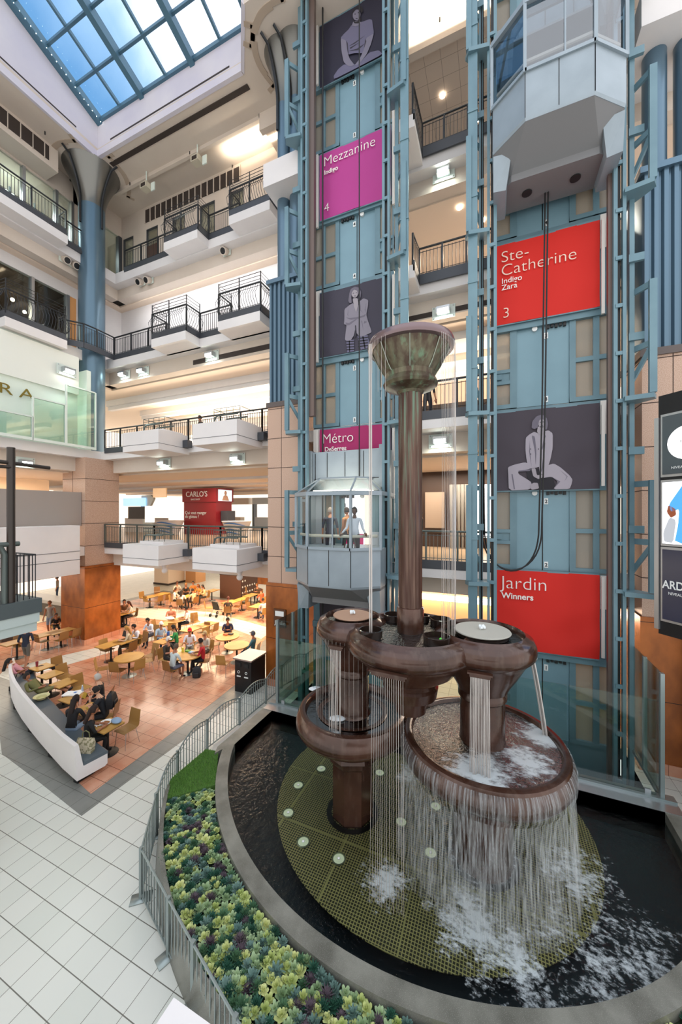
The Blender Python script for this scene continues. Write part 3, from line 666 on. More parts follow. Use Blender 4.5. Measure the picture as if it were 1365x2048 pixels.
# guide masts -------------------------------------------------------------------------------------
def mast(x, s, label):
    """s: outward direction"""
    t = thing('guide_mast', label, 'lift guide mast', (x, 10.62, -.8), group='blue steel guide masts')
    Z0, Z1 = -.8, CZ
    m = MB(); m.box(x - .035, x + .035, 10.55, 10.68, Z0, Z1); xr = x - s * .17; m.box(xr - .04, xr + .04, 10.58, 10.7, Z0, Z1); lad = m
    m = MB(); xb = x + s * .2; m.box(xb - .05, xb + .05, 10.75, 10.88, Z0, Z1); m.build('back_post', blue, t)
    m = MB(); m.box(x - s * .095 - .035, x - s * .095 + .035, 10.64, 10.68, Z0, Z1); m.build('slot_shadow_plate', track, t)
    m = lad; z = Z0 + .6
    while z < Z1: m.box(min(x, xr), max(x, xr), 10.56, 10.62, z, z + .09); z += 1.15
    m.build('slotted_rail', blue, t)
    for L in (4.35, 9.0, 13.95, 18.95):
        m = MB(); x1 = x + s * .5
        m.prism([(x - s * .02, 10.45), (x1, 10.35), (x1 + s * .1, 10.55), (x + s * .25, 10.95), (x - s * .02, 10.95)], L, L + .11); b = m.build('bracket', blue, t)
        m = MB(); m.box(x1 - .07, x1 + .07, 10.4, 10.5, L + .13, L + 2.75); m.bar((x1, 10.46, L + 2.68), (x + s * .2, 10.85, L + 2.68), .06, .14); m.bar((x1, 10.46, L + 1.3), (x + s * .2, 10.85, L + 1.3), .06, .14); m.bar((x1, 10.46, L + 1.25), (x + s * .2, 10.85, L + .5), .05, .1); m.build('outrigger', blue, t)
        m = MB(); m.box(min(x + s * .12, x + s * .42), max(x + s * .12, x + s * .42), 10.68, 10.76, L + 1.5, L + 1.68); m.build('clamp', blue, t); m = MB(); m.box(min(x + s * .12, x + s * .42), max(x + s * .12, x + s * .42), 10.68, 10.76, L + 3.4, L + 3.58)
        m.build('clamp', blue, t)
mast(-5.95, -1, 'blue steel guide mast at the outer left of the occupied lift'); mast(-2.93, 1, 'blue steel guide mast right of the occupied lift, behind the fountain column')
mast(-.12, -1, 'blue steel guide mast left of the raised lift'); mast(2.9, 1, 'blue steel guide mast at the outer right of the raised lift')
for x, lb in ((-2.42, 'flat blue steel upright behind the fountain column'), (-.52, 'flat blue steel upright left of the raised lift, with band joints')):
    t = thing('steel_upright', lb, 'steel post', (x, 10.5, 3.2)); m = MB(); m.box(x - .12, x + .12, 10.45, 10.53, 3.3, CZ); m.build('blade', blue, t)
    m = MB(); z = 5.6
    while z < CZ: m.box(x - .13, x + .13, 10.43, 10.55, z, z + .05); z += 2.35
    m.build('band', blue, t)
darkpost = mat('shaft_dark_metal', '6b5b55', .4, .3)
for x, lb in ((-5.66, 'dark metal cable duct beside the occupied lift'), (2.72, 'dark metal cable duct beside the raised lift')):
    tag(MB().box(x - .11, x + .11, 10.7, 10.85, -.8 if x > 0 else 9.6, CZ).build('cable_duct', darkpost), lb, 'duct')
for x, y, r in ((-5.42, 11.1, .03), (-4.0, 10.9, .02), (-3.1, 10.7, .02), (-.3, 10.72, .018)):
    tag(MB().cyl((x, y, 7.5 if x < -1 and x > -5 else 2.5), (x, y, CZ), r, seg=6).build('hoist_rope', track), 'thin dark hoist rope running up the height of a lift shaft', 'rope', 'thin dark hoist ropes')

# cabs ---------------------------------------------------------------------------------------------
wglass_sky = glass('cab_glass_reflecting', 'dfe8f5', .18, .01)
wglass = glass('cab_glass', 'f4fbff', .03, .01)
cab_in = mat('cab_interior', 'd8dde2', .3, .6)
def cab(cx, z, label, lit=True):
    t = thing('lift_cab', label, 'glass lift', (cx, 10.3, z), group=None)
    def P(k, dy=0): return [(cx - 1.4 * k, 11.35), (cx - 1.4 * k, 10.02 + dy), (cx - .69 * k, 9.45 + dy), (cx + .69 * k, 9.45 + dy), (cx + 1.4 * k, 10.02 + dy), (cx + 1.4 * k, 11.35)]
    m = MB(); pr = P(1)
    def ring(pts, zz): return [(a, b, zz) for a, b in pts]
    m.loft([ring(P(.99, .02), z - .62), ring(P(1), z - .55), ring(P(1), z + .52)], cap=True); body = m.build('lower_panel', cabm, t, smooth=.3)
    # hull under the cab, tapering back
    m = MB(); bk = [(cx - 1.38, 11.3), (cx - 1.38, 10.6), (cx - .95, 10.25), (cx + .95, 10.25), (cx + 1.38, 10.6), (cx + 1.38, 11.3)]
    m.loft([ring(P(.985, .03), z - .62), ring(bk, z - 1.12), ring(bk, z - 1.3)]); m.build('hull', cabd, t, smooth=.3)
    for s in (-1, 1):
        m = MB(); m.loft([[(cx + s * 1.38, 10.0, z - .7), (cx + s * .95, 10.0, z - .75), (cx + s * .95, 11.2, z - .75), (cx + s * 1.38, 11.2, z - .7)][::s], [(cx + s * 1.38, 10.15, z - 1.5), (cx + s * 1.08, 10.2, z - 1.5), (cx + s * 1.08, 11.2, z - 1.5), (cx + s * 1.38, 11.2, z - 1.5)][::s]]); m.build('underside_fairing', cabm, t, smooth=.3)
        m = MB().cyl((cx + s * .55, 10.75, z - 1.3), (cx + s * .55, 10.75, z - 1.33), .12, seg=16); m.build('buffer_port', track, t)
    for a, b in ((P(1)[1], P(1)[2]), (P(1)[2], P(1)[3]), (P(1)[3], P(1)[4])):
        for u in ((0,) if a[1] != b[1] else (0, .5, 1)):
            x = a[0] + (b[0] - a[0]) * u; y = a[1] + (b[1] - a[1]) * u; MB().box(x - .008, x + .008, y - .008, y + .008, z - .55, z + .5).build('panel_joint', track, body)
    m = MB()
    for k in (1,):
        q_ = P(1.01, -.01)
        for a, b in ((1, 2), (2, 3), (3, 4)):
            m.bar((*q_[a], z + .54), (*q_[b], z + .54), .07, .08); m.bar((*q_[a], z + 2.16), (*q_[b], z + 2.16), .09, .12)
        for a in (1, 2, 3, 4): m.bar((*q_[a], z + .5), (*q_[a], z + 2.2), .07, .07)
        mx = cx + .12; m.bar((mx, 9.45, z + .5), (mx, 9.45, z + 2.2), .035, .035)
        m.bar((*q_[1], z + 2.16), (q_[0][0], 11.3, z + 2.16), .09, .12); m.bar((*q_[4], z + 2.16), (q_[5][0], 11.3, z + 2.16), .09, .12)
    m.build('window_frame', cabm, t)
    m = MB(); q_ = P(.985, .02)
    for a, b in ((1, 2), (2, 3), (3, 4)): m.add([(*q_[a], z + .55), (*q_[b], z + .55), (*q_[b], z + 2.12), (*q_[a], z + 2.12)], [(0, 1, 2, 3)])
    m.build('window_glass', wglass if lit else wglass_sky, t, smooth=None)
    m = MB().tube([(q_[1][0] + .1, q_[1][1] + .05, z + .9), (q_[2][0] + .03, q_[2][1] + .12, z + .9), (q_[3][0] - .03, q_[3][1] + .12, z + .9), (q_[4][0] - .1, q_[4][1] + .05, z + .9)], .045, 8); m.build('handrail', mat('cream_rail', 'd9d2bd', .4), t)
    m = MB(); m.box(cx - 1.38, cx - .7, 11.2, 11.3, z + .0, z + .95); m.box(cx + .7, cx + 1.38, 11.2, 11.3, z + .0, z + .95); m.box(cx - 1.38, cx - 1.0, 11.2, 11.3, z + .95, z + 2.2); m.box(cx + 1.0, cx + 1.38, 11.2, 11.3, z + .95, z + 2.2); m.build('rear_wall', cab_in, t)
    m = MB(); m.box(cx - 1.36, cx + 1.36, 10.1, 11.3, z - .02, z + .0); m.build('cab_floor', cabd, t)
    # lit glazed hood
    m = MB(); top = [(cx - .85, 11.3), (cx - .85, 10.45), (cx - .6, 10.15), (cx + .6, 10.15), (cx + .85, 10.45), (cx + .85, 11.3)]
    m.loft([ring(P(.99), z + 2.22), ring(top, z + 2.66)]); m.build('roof_hood', glass('hood_glass', 'e8f2f4', .15, .1, .8), t, smooth=.3)
    m = MB()
    q_ = P(1, 0)
    for a in range(6): m.bar((*q_[a], z + 2.22), (*top[a], z + 2.67), .04, .04)
    for a in range(5): m.bar((*top[a], z + 2.67), (*top[a + 1], z + 2.67), .05, .05)
    m.build('hood_frame', cabm, t)
    m = MB(); m.box(cx - .9, cx + .9, 10.2, 10.9, z + 2.24, z + 2.3); m.build('ceiling_light', lampwarm if lit else white, t)
    m = MB(); m.prism([(cx - 1.3, 11.3), (cx - 1.3, 10.95), (cx + 1.3, 10.95), (cx + 1.3, 11.3)], z + 2.3, z + 3.65)
    m.box(cx + 1.1, cx + 1.22, 10.85, 10.95, z + 2.4, z + 3.75); m.box(cx - 1.4, cx - 1.32, 10.85, 11.3, z + .5, z + 3.7); m.box(cx + 1.32, cx + 1.4, 10.85, 11.3, z + .5, z + 3.6); m.build('head_panel', cabm, t)
    for x in (-1.2, -.75, -.1, .55, 1.1): MB().box(cx + x - .008, cx + x + .008, 10.93, 10.96, z + 2.72, z + 3.6).build('head_joint', track, t)
    MB().box(cx - 1.25, cx + 1.2, 10.93, 10.96, z + 2.7, z + 2.72).build('head_joint', track, t)
    return t
cab(-4.42, 4.75, 'grey-blue glass lift cab with passengers at the second level')
cab(1.38, 16.2, 'grey-blue glass lift cab high at the top right, seen from below', False)
# trailing cable of the raised lift: down, round and up along the mast
zc = 5.75
for dx in (0, .07):
    pts = [(1.35 - dx, 10.95, 15.0), (1.28 - dx, 11.0, 9.0), (1.2 - dx, 11.0, zc)]
    cx_ = .45; r = .72 - dx
    for i in range(1, 16):
        a = pi * i / 16; pts.append((cx_ + (r + .02) * cos(a), 11.0 - .03 * i / 16, zc - 1.0 * sin(a) - dx * .4 * sin(a)))
    pts += [(-.26 + dx * .5, 10.85, zc), (-.3 + dx * .5, 10.8, 9), (-.3 + dx * .5, 10.8, 24.2)]
    tag(MB().tube(pts, .022, 6).build('trailing_cable', track), 'black trailing cable hanging in a long loop from the raised lift', 'cable', 'trailing cables under the raised lift')

# ------------------------------------------------------------------ balustrades
def poly_at(pts, step):
    out = []; acc = 0
    for a, b in zip(pts, pts[1:]):
        a = Vector(a); b = Vector(b); L = (b - a).length; n = max(1, round(L / step))
        for i in range(n): out.append((a + (b - a) * i / n, (b - a).normalized()))
    out.append((Vector(pts[-1]), (Vector(pts[-1]) - Vector(pts[-2])).normalized())); return out
def railing(pts, z, label, belly=None, out=(0, -1), h=1.05, m=None, group='balustrades of the upper galleries', base=True, name='balustrade', posts=1.3, step=.12):
    """pts: xy path of the base; belly: bars bulge outward by that much"""
    m = m or rail_m
    t = thing(name, label, 'railing', (pts[0][0], pts[0][1], z), group=group)
    P3 = [(a, b, z) for a, b in pts]
    if base:
        b = MB()
        for a, c in zip(P3, P3[1:]):
            b.bar(Vector(a) + Vector((0, 0, .02)), Vector(c) + Vector((0, 0, .02)), .07, .26)
        b.build('base_band', dgrey, t)
    b = MB(); b.tube([(x, y, zz + h) for x, y, zz in P3], .035, 8); b.build('top_rail', m, t)
    b = MB(); b.tube([(x, y, zz + h - .13) for x, y, zz in P3], .012, 5); b.tube([(x, y, zz + .2) for x, y, zz in P3], .012, 5); b.build('mid_rail', m, t)
    bars = MB()
    for p, d in poly_at(P3, step):
        n = Vector((d.y, -d.x, 0))
        if n.dot(Vector((out[0], out[1], 0))) < 0 and abs(n.dot(Vector((out[0], out[1], 0)))) > .3: n = -n
        if belly:
            bars.tube([p + Vector((0, 0, .15)), p + n * belly * .8 + Vector((0, 0, .38)), p + n * belly + Vector((0, 0, .58)), p + n * belly * .35 + Vector((0, 0, .8)), p + Vector((0, 0, h - .02))], .011, 4)
        else: bars.box(p.x - .008, p.x + .008, p.y - .008, p.y + .008, z + .14, z + h - .1)
    o = bars.build('baluster_infill', m, t); 
    for p, d in poly_at(P3, posts):
        b = MB(); b.box(p.x - .028, p.x + .028, p.y - .028, p.y + .028, z, z + h); b.build('post', m, t)
    if belly:
        b = MB(); n = Vector((out[0], out[1], 0))
        P4 = [Vector(p) for p in P3]
        for hh in (h + .12, h + .26, h + .4): b.tube([p + Vector((0, 0, hh)) for p in P4], .012, 5)
        for p, d in poly_at(P3, 1.0): b.bar(p + Vector((0, 0, h)), p + Vector((0, 0, h + .42)), .03)
        b.build('raised_rail', m, t)
    return t
def bay_slab(poly, L, label):
    S('floor', MB().prism(poly, L - .5, L - .12), white, smooth=None)
    S('trim_17', MB().prism([(x, y) for x, y in poly], L - .12, L + .02), dgrey, smooth=None)
BX = [(-14.45, -12.35), (-10.55, -8.45)]
for L, ye, yb, nm in ((L5, 13.05, 12.35, 'top'), (L4, 12.5, 11.68, 'fourth')):
    xs = -18.2
    for k, (a, b) in enumerate(BX):
        bay_slab([(a, ye + .1), (a, yb), (b, yb), (b, ye + .1)], L, nm)
        railing([(a, ye), (a, yb + .05), (b, yb + .05), (b, ye)], L, 'black bulging balcony railing on the %s gallery, %s bay' % (nm, ('left', 'right')[k]), belly=.2, name='balcony_railing')
    for k, (a, b) in enumerate(((xs, BX[0][0]), (BX[0][1], BX[1][0]), (BX[1][1], -7.7))):
        railing([(a, ye + .03), (b, ye + .03)], L, 'black straight railing on the %s gallery, %s' % (nm, ('next to the thick blue column', 'between the two bays', 'right of the bays')[k]))
        S('trim_18', MB().box(a, b, ye - .01, ye + .1, L - .12, L + .02), dgrey)
# left galleries
bay_slab([(-18.9, 3.5), (-18.2, 3.5), (-18.2, 10.3), (-18.9, 10.3)], L5, 't'); railing([(-18.25, 3.5), (-18.25, 10.25), (-18.85, 10.3)], L5, 'black railing along the glazed top gallery, left of the thick column', out=(1, 0))
railing([(-18.87, 10.3), (-18.87, 11.4)], L5, 'short black railing of the top gallery next to the thick column', out=(1, 0))
S('trim_19', MB().box(-18.92, -18.8, 10.3, 11.6, L5 - .12, L5 + .02), dgrey)
bay_slab([(-18.9, 7.95), (-18.15, 7.95), (-18.15, 10.25), (-18.9, 10.25)], L4, 't')
railing([(-18.8, 7.95), (-18.2, 8.0), (-18.2, 10.2), (-18.8, 10.25)], L4, 'black bulging balcony railing before the dark shop', belly=.2, out=(1, 0), name='balcony_railing')
railing([(-18.78, 10.25), (-18.2, 11.0), (-18.15, 11.6), (-18.2, 12.5)], L4, 'short black railing of the fourth gallery wrapping the thick column', out=(1, 0))
railing([(-18.78, 3), (-18.78, 7.95)], L4, 'black straight railing of the fourth gallery at the picture edge', out=(1, 0))
# level 2 and 3: white boxes with low rails
def planter(a, b, L, label, g):
    t = thing('balcony_box', label, 'balcony', ((a + b) / 2, 10.3, L - .55), group=g)
    MB().box(a, b, 10.3, 11.9, L - .52, L + .3).build('box', white, t, bevel=.01)
    m = MB(); m.box(a - .006, b + .006, 10.293, 11.9, L - .27, L - .255); m.build('joint', dgrey, t)
    m = MB(); m.box(a + .45, b - .25, 10.75, 11.8, L + .3, L + .42); m.build('plinth', white, t)
    m = MB()
    for p, q_ in (((a + .55, 10.85), (b - .4, 10.85)), ((a + .55, 11.4), (b - .4, 11.4))):
        m.tube([(p[0], p[1], L + .42), (p[0] + .06, p[1], L + .62), (p[0] + .2, p[1], L + .68), (q_[0], q_[1], L + .68)], .035, 6)
    for x in (a + .55, b - .3): m.tube([(x, 10.85, L + .42), (x, 10.85, L + .95), (x, 11.7, L + .95)], .014, 5); m.tube([(x, 10.85, L + .95), (b - .3, 10.85, L + .95)], .014, 5)
    m.tube([(a + .55, 10.85, L + .82), (b - .3, 10.85, L + .82)], .012, 5)
    for i in range(5): x = a + .55 + (b - a - .85) * i / 4; m.bar((x, 10.85, L + .42), (x, 10.85, L + .95), .014)
    m.build('low_rail', green_rail, t)
    m = MB(); m.box(b + .02, b + .3, 11.5, 11.75, L - .25, L + .05); m.build('dark_block', dgrey, t)
    if L < 5:
        x = (a + b) / 2 + .7
        m = MB(); m.cyl((x, 10.9, L - .52), (x, 10.9, L - .75), .16, .05); m.ball((x, 10.9, L - .8), .12); m.build('lamp_arm', white, t)
for L, n in ((L3, 'third'), (L2, 'second')):
    for k, (a, b) in enumerate(BX):
        planter(a, b, L, 'white box balcony on the %s level, %s of two' % (n, ('left', 'right')[k]), 'white box balconies')
    for k, (a, b) in enumerate(((-17.9, BX[0][0]), (BX[0][0], BX[0][1] + .02), (BX[0][1], BX[1][0]), (BX[1][0], BX[1][1]), (BX[1][1], -7.7))):
        railing([(a, 11.83), (b, 11.83)], L, 'grey railing of the %s level, %s' % (n, ('by the corner pier', 'behind the left box balcony', 'between the box balconies', 'behind the right box balcony', 'by the lift pier')[k]), m=green_rail if L < 5 else rail_m, base=k in (0, 4))
# between the shafts
for L, y, n in ((L2, 11.6, 'second'), (L3, 11.45, 'third'), (L4, 12.44, 'fourth'), (L5, 12.99, 'top')):
    if L > 12:
        railing([(-2.42, 11.65), (-2.35, y), (-.05, y)], L, 'dark railing of the %s gallery seen between the two lifts' % n, posts=.9, base=False)
        S('trim_20', MB().box(-2.33, .05, y - .05, y, L - .2, L + .14), dgrey)
        S('trim_20', MB().box(-2.4, -2.34, 11.6, y, L - .2, L + .14), dgrey)
    else:
        railing([(-2.95, y), (-.05, y)], L, 'dark railing of the %s level seen between the two lifts' % n, posts=.95, base=False, m=green_rail if L < 5 else rail_m)
        S('trim_20', MB().box(-2.95, .05, y - .06, y - .01, L - .14, L + .14), dgrey)
# ------------------------------------------------------------------ fountain and pool
bronze = mat('glazed_brown_bronze', '5c3c2d', .2, .3)
q = NB(bronze); P, xyz = q.pos()
n1 = q.ramp(q.noise(1.5, 6), .35, .7); n2 = q.ramp(q.noise(9, 5, stretch=(1, 1, .25)), .5, .75)
c = q.mix(n1, lin('38231a'), lin('55382c')); c = q.mix(q.math('MULTIPLY', n2, .16), c, lin('8a776a'))
q.l(c, bs(bronze).inputs['Base Color']); bs(bronze).inputs['Coat Weight'].default_value = .35; bs(bronze).inputs['Coat Roughness'].default_value = .12
q.l(q.bump(q.noise(14, 4), .12, .02), bs(bronze).inputs['Normal'])
patina = mat('green_brown_patina', '5d4e3c', .35, .4)
q = NB(patina); P, xyz = q.pos()
c = q.mix(q.ramp(q.noise(3.2, 6, stretch=(2.2, 2.2, .7)), .4, .65), lin('4d3d31'), lin('6e6a55')); c = q.mix(q.ramp(q.noise(5, 6, stretch=(2, 2, .35)), .55, .72), c, lin('6f8b70'))
q.l(c, bs(patina).inputs['Base Color'])
colm = mat('column_bronze', '63473a', .27, .35)
q = NB(colm); P, xyz = q.pos()
hz = q.rng(xyz[2], 5.5, 9.0)
c = q.mix(q.ramp(q.noise(2.5, 6, stretch=(5, 5, .35)), .4, .68), lin('4a3128'), lin('6b5347'))
c = q.mix(q.math('MULTIPLY', q.ramp(q.noise(3, 6, stretch=(6, 6, .25)), .5, .62), hz), c, lin('6c8a76'))
q.l(c, bs(colm).inputs['Base Color'])
wet = mat('wet_dark_bronze', '2f2520', .08, .2)
foam = mat('foam_white', 'eef4f6', .6)

C0 = (-1.40, 6.52); CL = (-2.61, 6.71); CR = (-.18, 6.74)
WATER = .36
def watermat(name, deep, foamspots, ripple=7., tint='e4ece6', clear=.95, fs=6.0, strength=.35, gcol=.9):
    m = bpy.data.materials.new(name); m.use_nodes = True; m.node_tree.nodes.clear(); q = NB(m)
    P, xyz = q.pos()
    gloss = q.n('ShaderNodeBsdfGlossy'); gloss.inputs['Roughness'].default_value = .04; gloss.inputs[0].default_value = (gcol, gcol, gcol, 1)
    h = q.math('ADD', q.noise(ripple, 5), q.math('MULTIPLY', q.noise(ripple * 3.1, 3), .4))
    bm = q.bump(h, strength, .06); q.l(bm, gloss.inputs['Normal'])
    tr = q.n('ShaderNodeBsdfTransparent'); tr.inputs[0].default_value = tuple(x * clear for x in lin(tint)[:3]) + (1,)
    fr = q.n('ShaderNodeFresnel'); fr.inputs[0].default_value = 1.33; q.l(bm, fr.inputs['Normal'])
    mx = q.n('ShaderNodeMixShader'); q.l(q.math('MULTIPLY', fr.outputs[0], 1.15), mx.inputs[0]); q.l(tr.outputs[0], mx.inputs[1]); q.l(gloss.outputs[0], mx.inputs[2])
    # foam: patches round the places where water lands
    tot = None
    for (x, y, r0, r1, w) in foamspots:
        d = q.math('SQRT', q.math('ADD', q.math('POWER', q.math('SUBTRACT', xyz[0], x), 2.0), q.math('POWER', q.math('SUBTRACT', xyz[1], y), 2.0)))
        k = q.math('MULTIPLY', q.rng(d, r1, r0), w)
        tot = k if tot is None else q.math('MAXIMUM', tot, k)
    n = q.math('ADD', q.math('MULTIPLY', q.noise(fs, 8, rough=.7, stretch=(1, 1.5, 1)), 1.0), q.math('MULTIPLY', q.noise(fs * .3, 4), .5))
    f = q.ramp(q.math('SUBTRACT', q.math('ADD', n, q.math('MULTIPLY', tot, .5)), 1.0), .0, .22)
    f = q.math('MULTIPLY', f, .62)
    df = q.n('ShaderNodeBsdfDiffuse'); df.inputs[0].default_value = lin('dfe9ec')
    m2 = q.n('ShaderNodeMixShader'); q.l(f, m2.inputs[0]); q.l(mx.outputs[0], m2.inputs[1]); q.l(df.outputs[0], m2.inputs[2])
    o = q.n('ShaderNodeOutputMaterial'); q.l(m2.outputs[0], o.inputs[0]); return m
# pool outline
PC = (-1.45, 9.4); XL, XR = -5.96, 3.06
def pool_outline(R, xl, xr, yb, n=64):
    aL = math.acos((xl - PC[0]) / R); aR = math.acos((xr - PC[0]) / R)
    pts = [(xl, yb)]
    for i in range(n + 1):
        a = -aL + (-aR + aL) * i / n
        pts.append((PC[0] + R * cos(a), PC[1] + R * sin(a)))
    pts.append((xr, yb)); return pts
inner = pool_outline(5.03, XL, XR, 8.82); 
stone = mat('grey_stone_curb', '8b8b82', .35)
q = NB(stone); c = q.mix(q.ramp(q.noise(2.2, 6), .35, .65), lin('5f5f57'), lin('84847b')); c = q.mix(q.ramp(q.noise(160, 2), .6, .68), c, lin('a3a39b')); q.l(c, bs(stone).inputs['Base Color'])
# curb as a strip between two outlines of equal count
n = len(inner); outer = []
for i, (x, y) in enumerate(inner):
    if i == 0: outer.append((XL - .33, 8.82))
    elif i == n - 1: outer.append((XR + .33, 8.82))
    else:
        d = Vector((x - PC[0], y - PC[1])).normalized(); k = 5.28; ox, oy = PC[0] + d.x * k, PC[1] + d.y * k
        outer.append((max(min(ox, XR + .33), XL - .33), oy))
m = MB(); Z0, Z1 = 0, .55
vs = [(x, y, Z0) for x, y in inner] + [(x, y, Z1) for x, y in inner] + [(x, y, Z1) for x, y in outer] + [(x, y, Z0) for x, y in outer]
fs = []
for i in range(n - 1): fs += [(i + 1, i, n + i, n + i + 1), (n + i + 1, n + i, 2 * n + i, 2 * n + i + 1), (2 * n + i + 1, 2 * n + i, 3 * n + i, 3 * n + i + 1)]
fs += [(0, 3 * n, 2 * n, n), (n - 1, 2 * n - 1, 3 * n - 1, 4 * n - 1)]
m.add(vs, fs); t = m.build('pool_curb', stone, smooth=.5); tag(t, 'curved grey stone curb round the fountain pool', 'pool curb')
poolb = mat('pool_bottom_dark', '0d1c26', .5)
S('floor', MB().prism(inner, .004, .03), poolb, smooth=None)
S('wall_pool', MB().box(XL, XR, 8.82, 8.86, 0, .55), poolb)
spots = [(-.35, 5.5, .1, .95, .95), (.25, 5.35, .1, .8, .9), (1.25, 6.9, .1, 1.1, .8), (.8, 5.9, .1, .9, .62), (1.7, 5.7, .4, 1.9, .6), (-1.6, 5.6, .1, .65, .9), (-1.75, 8.1, .1, .7, .85), (.3, 4.85, .2, 1.3, .55), (CR[0], CR[1], .45, .8, .7), (-.9, 6.2, .1, 1.2, .35)]
wm = watermat('pool_water', None, spots, fs=12.0, strength=.5, ripple=6.)
tag(MB().add([(x, y, WATER) for x, y in inner], [tuple(range(len(inner)))]).build('pool_water', wm, smooth=None), kind='stuff', label='dark rippling pool water with white foam round the fountain', cat='water')
# round metal grating just under the surface
gcx, gcy, gr = -1.36, 7.55, 3.08
gratem = bpy.data.materials.new('grating'); gratem.use_nodes = True; q = NB(gratem); P, xyz = q.pos()
g = q.math('MAXIMUM', q.line(xyz[0], 0, .046, .0065), q.line(xyz[1], 0, .046, .0065))
g2 = q.math('MAXIMUM', q.line(xyz[0], -1.2, 1.3, .012), q.line(xyz[1], 7.35, 1.3, .012))
c = q.mix(g, q.mix(q.noise(1.3, 4), lin('25261a'), lin('3a3426')), q.mix(q.noise(3, 4), lin('d0c07c'), lin('a79c68'))); q.l(q.mix(g2, c, lin('b5aa6e')), bs(gratem).inputs['Base Color']); bs(gratem).inputs['Roughness'].default_value = .5
m = MB(); m.lathe([(gr, .318), (gr, .33), (0.0001, .33)], (gcx, gcy), 72); m.v = [(x, min(gcy + (y - gcy) * .91, 8.78), z) for x, y, z in m.v]; o = m.build('pool_grating', [gratem]); tag(o, 'round brass-coloured grating under the pool water', 'grating')
lensm = mat('lens_frosted', 'cfd6bd', .2, emis='e9f0cf', es=.25)
lights = [(643, 1537), (597, 1570), (760, 1545), (577, 1625), (607, 1683), (678, 1717), (803, 1643), (872, 1612), (862, 1705)]
for i, (px, py) in enumerate(lights):
    p = atZ(px, py, .35); g_ = thing('pool_light', 'round glass pool light under the water near the left pedestal', 'pool light', (p.x, p.y, .33), group='round lights in the pool grating')
    m = MB(); m.lathe([(.115, .33), (.125, .352), (.1, .356), (.095, .345)], (p.x, p.y), 24); m.build('rim', mat('light_rim', 'a8ad93', .2, .6), g_)
    MB().lathe([(.095, .345), (.05, .352), (.0001, .355)], (p.x, p.y), 20).build('lens', lensm, g_)
    MB().ball((p.x, p.y, .352), .03, 8, 6, (1, 1, .4)).build('lamp', paper, g_)
# the fountain body
ft = thing('fountain', 'tall brown bronze fountain of stacked bowls on pedestals with a central column', 'fountain', (C0[0], C0[1], .33))
def lowbasin(c, R, Rin, pr, zt, nm):
    m = MB(); m.lathe([(Rin * .72, zt - .14), (Rin - .02, zt - .13), (Rin, zt - .03), (Rin + .02, zt), (Rin + .06, zt + .005), (Rin + .12, zt - .01), (R - .03, zt - .1), (R, zt - .2), (R, zt - .3), (R - .05, zt - .39), (R - .16, zt - .45), (R * .72, zt - .52), (pr + .2, zt - .72), (pr + .1, zt - .78)], c, 72); bo = m.build('basin', bronze, ft, smooth=.8)
    m = MB(); m.lathe([(0.0001, zt - .16), (Rin * .75, zt - .15)], c, 48); m.build('basin_floor', wet, ft)
    m = MB(); m.lathe([(pr + .14, zt - .76), (pr + .16, zt - .84), (pr + .06, zt - .92), (pr + .05, zt - 1.0), (pr, zt - 1.06), (pr, .3)], c, 8 if pr < .43 else 40); m.build('pedestal', bronze, ft, smooth=.5)
    m = MB(); m.lathe([(pr + .1, .33), (pr + .1, .345)], c, 32); m.lathe([(pr, .345), (pr + .1, .345)], c, 32); m.build('pedestal_gap', blackm, ft); return bo
bL = lowbasin(CL, 1.13, .93, .42, 2.46, 'l'); bR = lowbasin(CR, 1.40, 1.20, .5, 2.46, 'r')
def upbowl(c, R, Rin, pr, zt, zb, post=True, seg=64):
    m = MB(); m.lathe([(0.0001, zt - .1), (Rin - .01, zt - .09), (Rin, zt - .02), (Rin + .02, zt + .01), (Rin + .05, zt - .02), (R - .06, zt - .06), (R - .01, zt - .16), (R, zt - .25), (R - .02, zt - .33), (R - .09, zt - .4), (R * .86, zt - .43), (R * .8, zt - .5), (R * .66, zt - .72), (pr + .08, zt - .9), (pr + .05, zt - .98), (pr + .0, zt - 1.0)], c, seg); m.build('bowl', bronze, ft, smooth=.8)
    if post:
        m = MB(); m.lathe([(pr, zt - .98), (pr + .035, zt - 1.05), (pr + .035, zt - 1.12), (pr, zt - 1.16), (pr, zb), (pr + .05, zb - .08)], c, 32); m.build('post', bronze, ft, smooth=.6)
upbowl(CL, .72, .52, .33, 4.28, 2.42); upbowl(CR, .86, .66, .37, 4.28, 2.42)
upbowl(C0, 1.18, .98, .42, 4.25, 2.8, post=False)
m = MB(); m.lathe([(.42, 3.3), (.5, 3.22), (.47, 3.05), (.3, 2.98), (.28, 2.75), (.0001, 2.72)], C0, 40); m.build('pendant', bronze, ft)
for c, r in ((CL, .5), (CR, .64), (C0, .96)):
    MB().lathe([(0.0001, 4.19), (r, 4.19)], c, 48).build('bowl_water', watermat('bowl_water_%d' % int(r * 100), None, [(c[0], c[1], .0, .3, .0)], ripple=16, clear=.5, strength=.35, gcol=.3), ft)
disc_tan = mat('disc_tan', 'b08c74', .6); disc_grey = mat('disc_grey', 'b4b2a8', .6)
for c, r, mm in ((CL, .38, disc_tan), (CR, .46, disc_grey)):
    MB().lathe([(0.0001, 4.3), (r, 4.3), (r + .01, 4.285), (r, 4.27)], c, 48).build('cover_disc', mm, ft)
    MB().lathe([(r - .03, 4.27), (r - .03, 4.2)], c, 48).build('disc_skirt', wet, ft)
    b = MB()
    rr = random.Random(3)
    for k in range(16): a = rr.random() * 6.28; d = rr.random() * .05; b.ball((c[0] + cos(a) * d, c[1] + sin(a) * d, 4.32 + rr.random() * .05), .022, 6, 4)
    b.build('bubbling_jet', foam, ft)
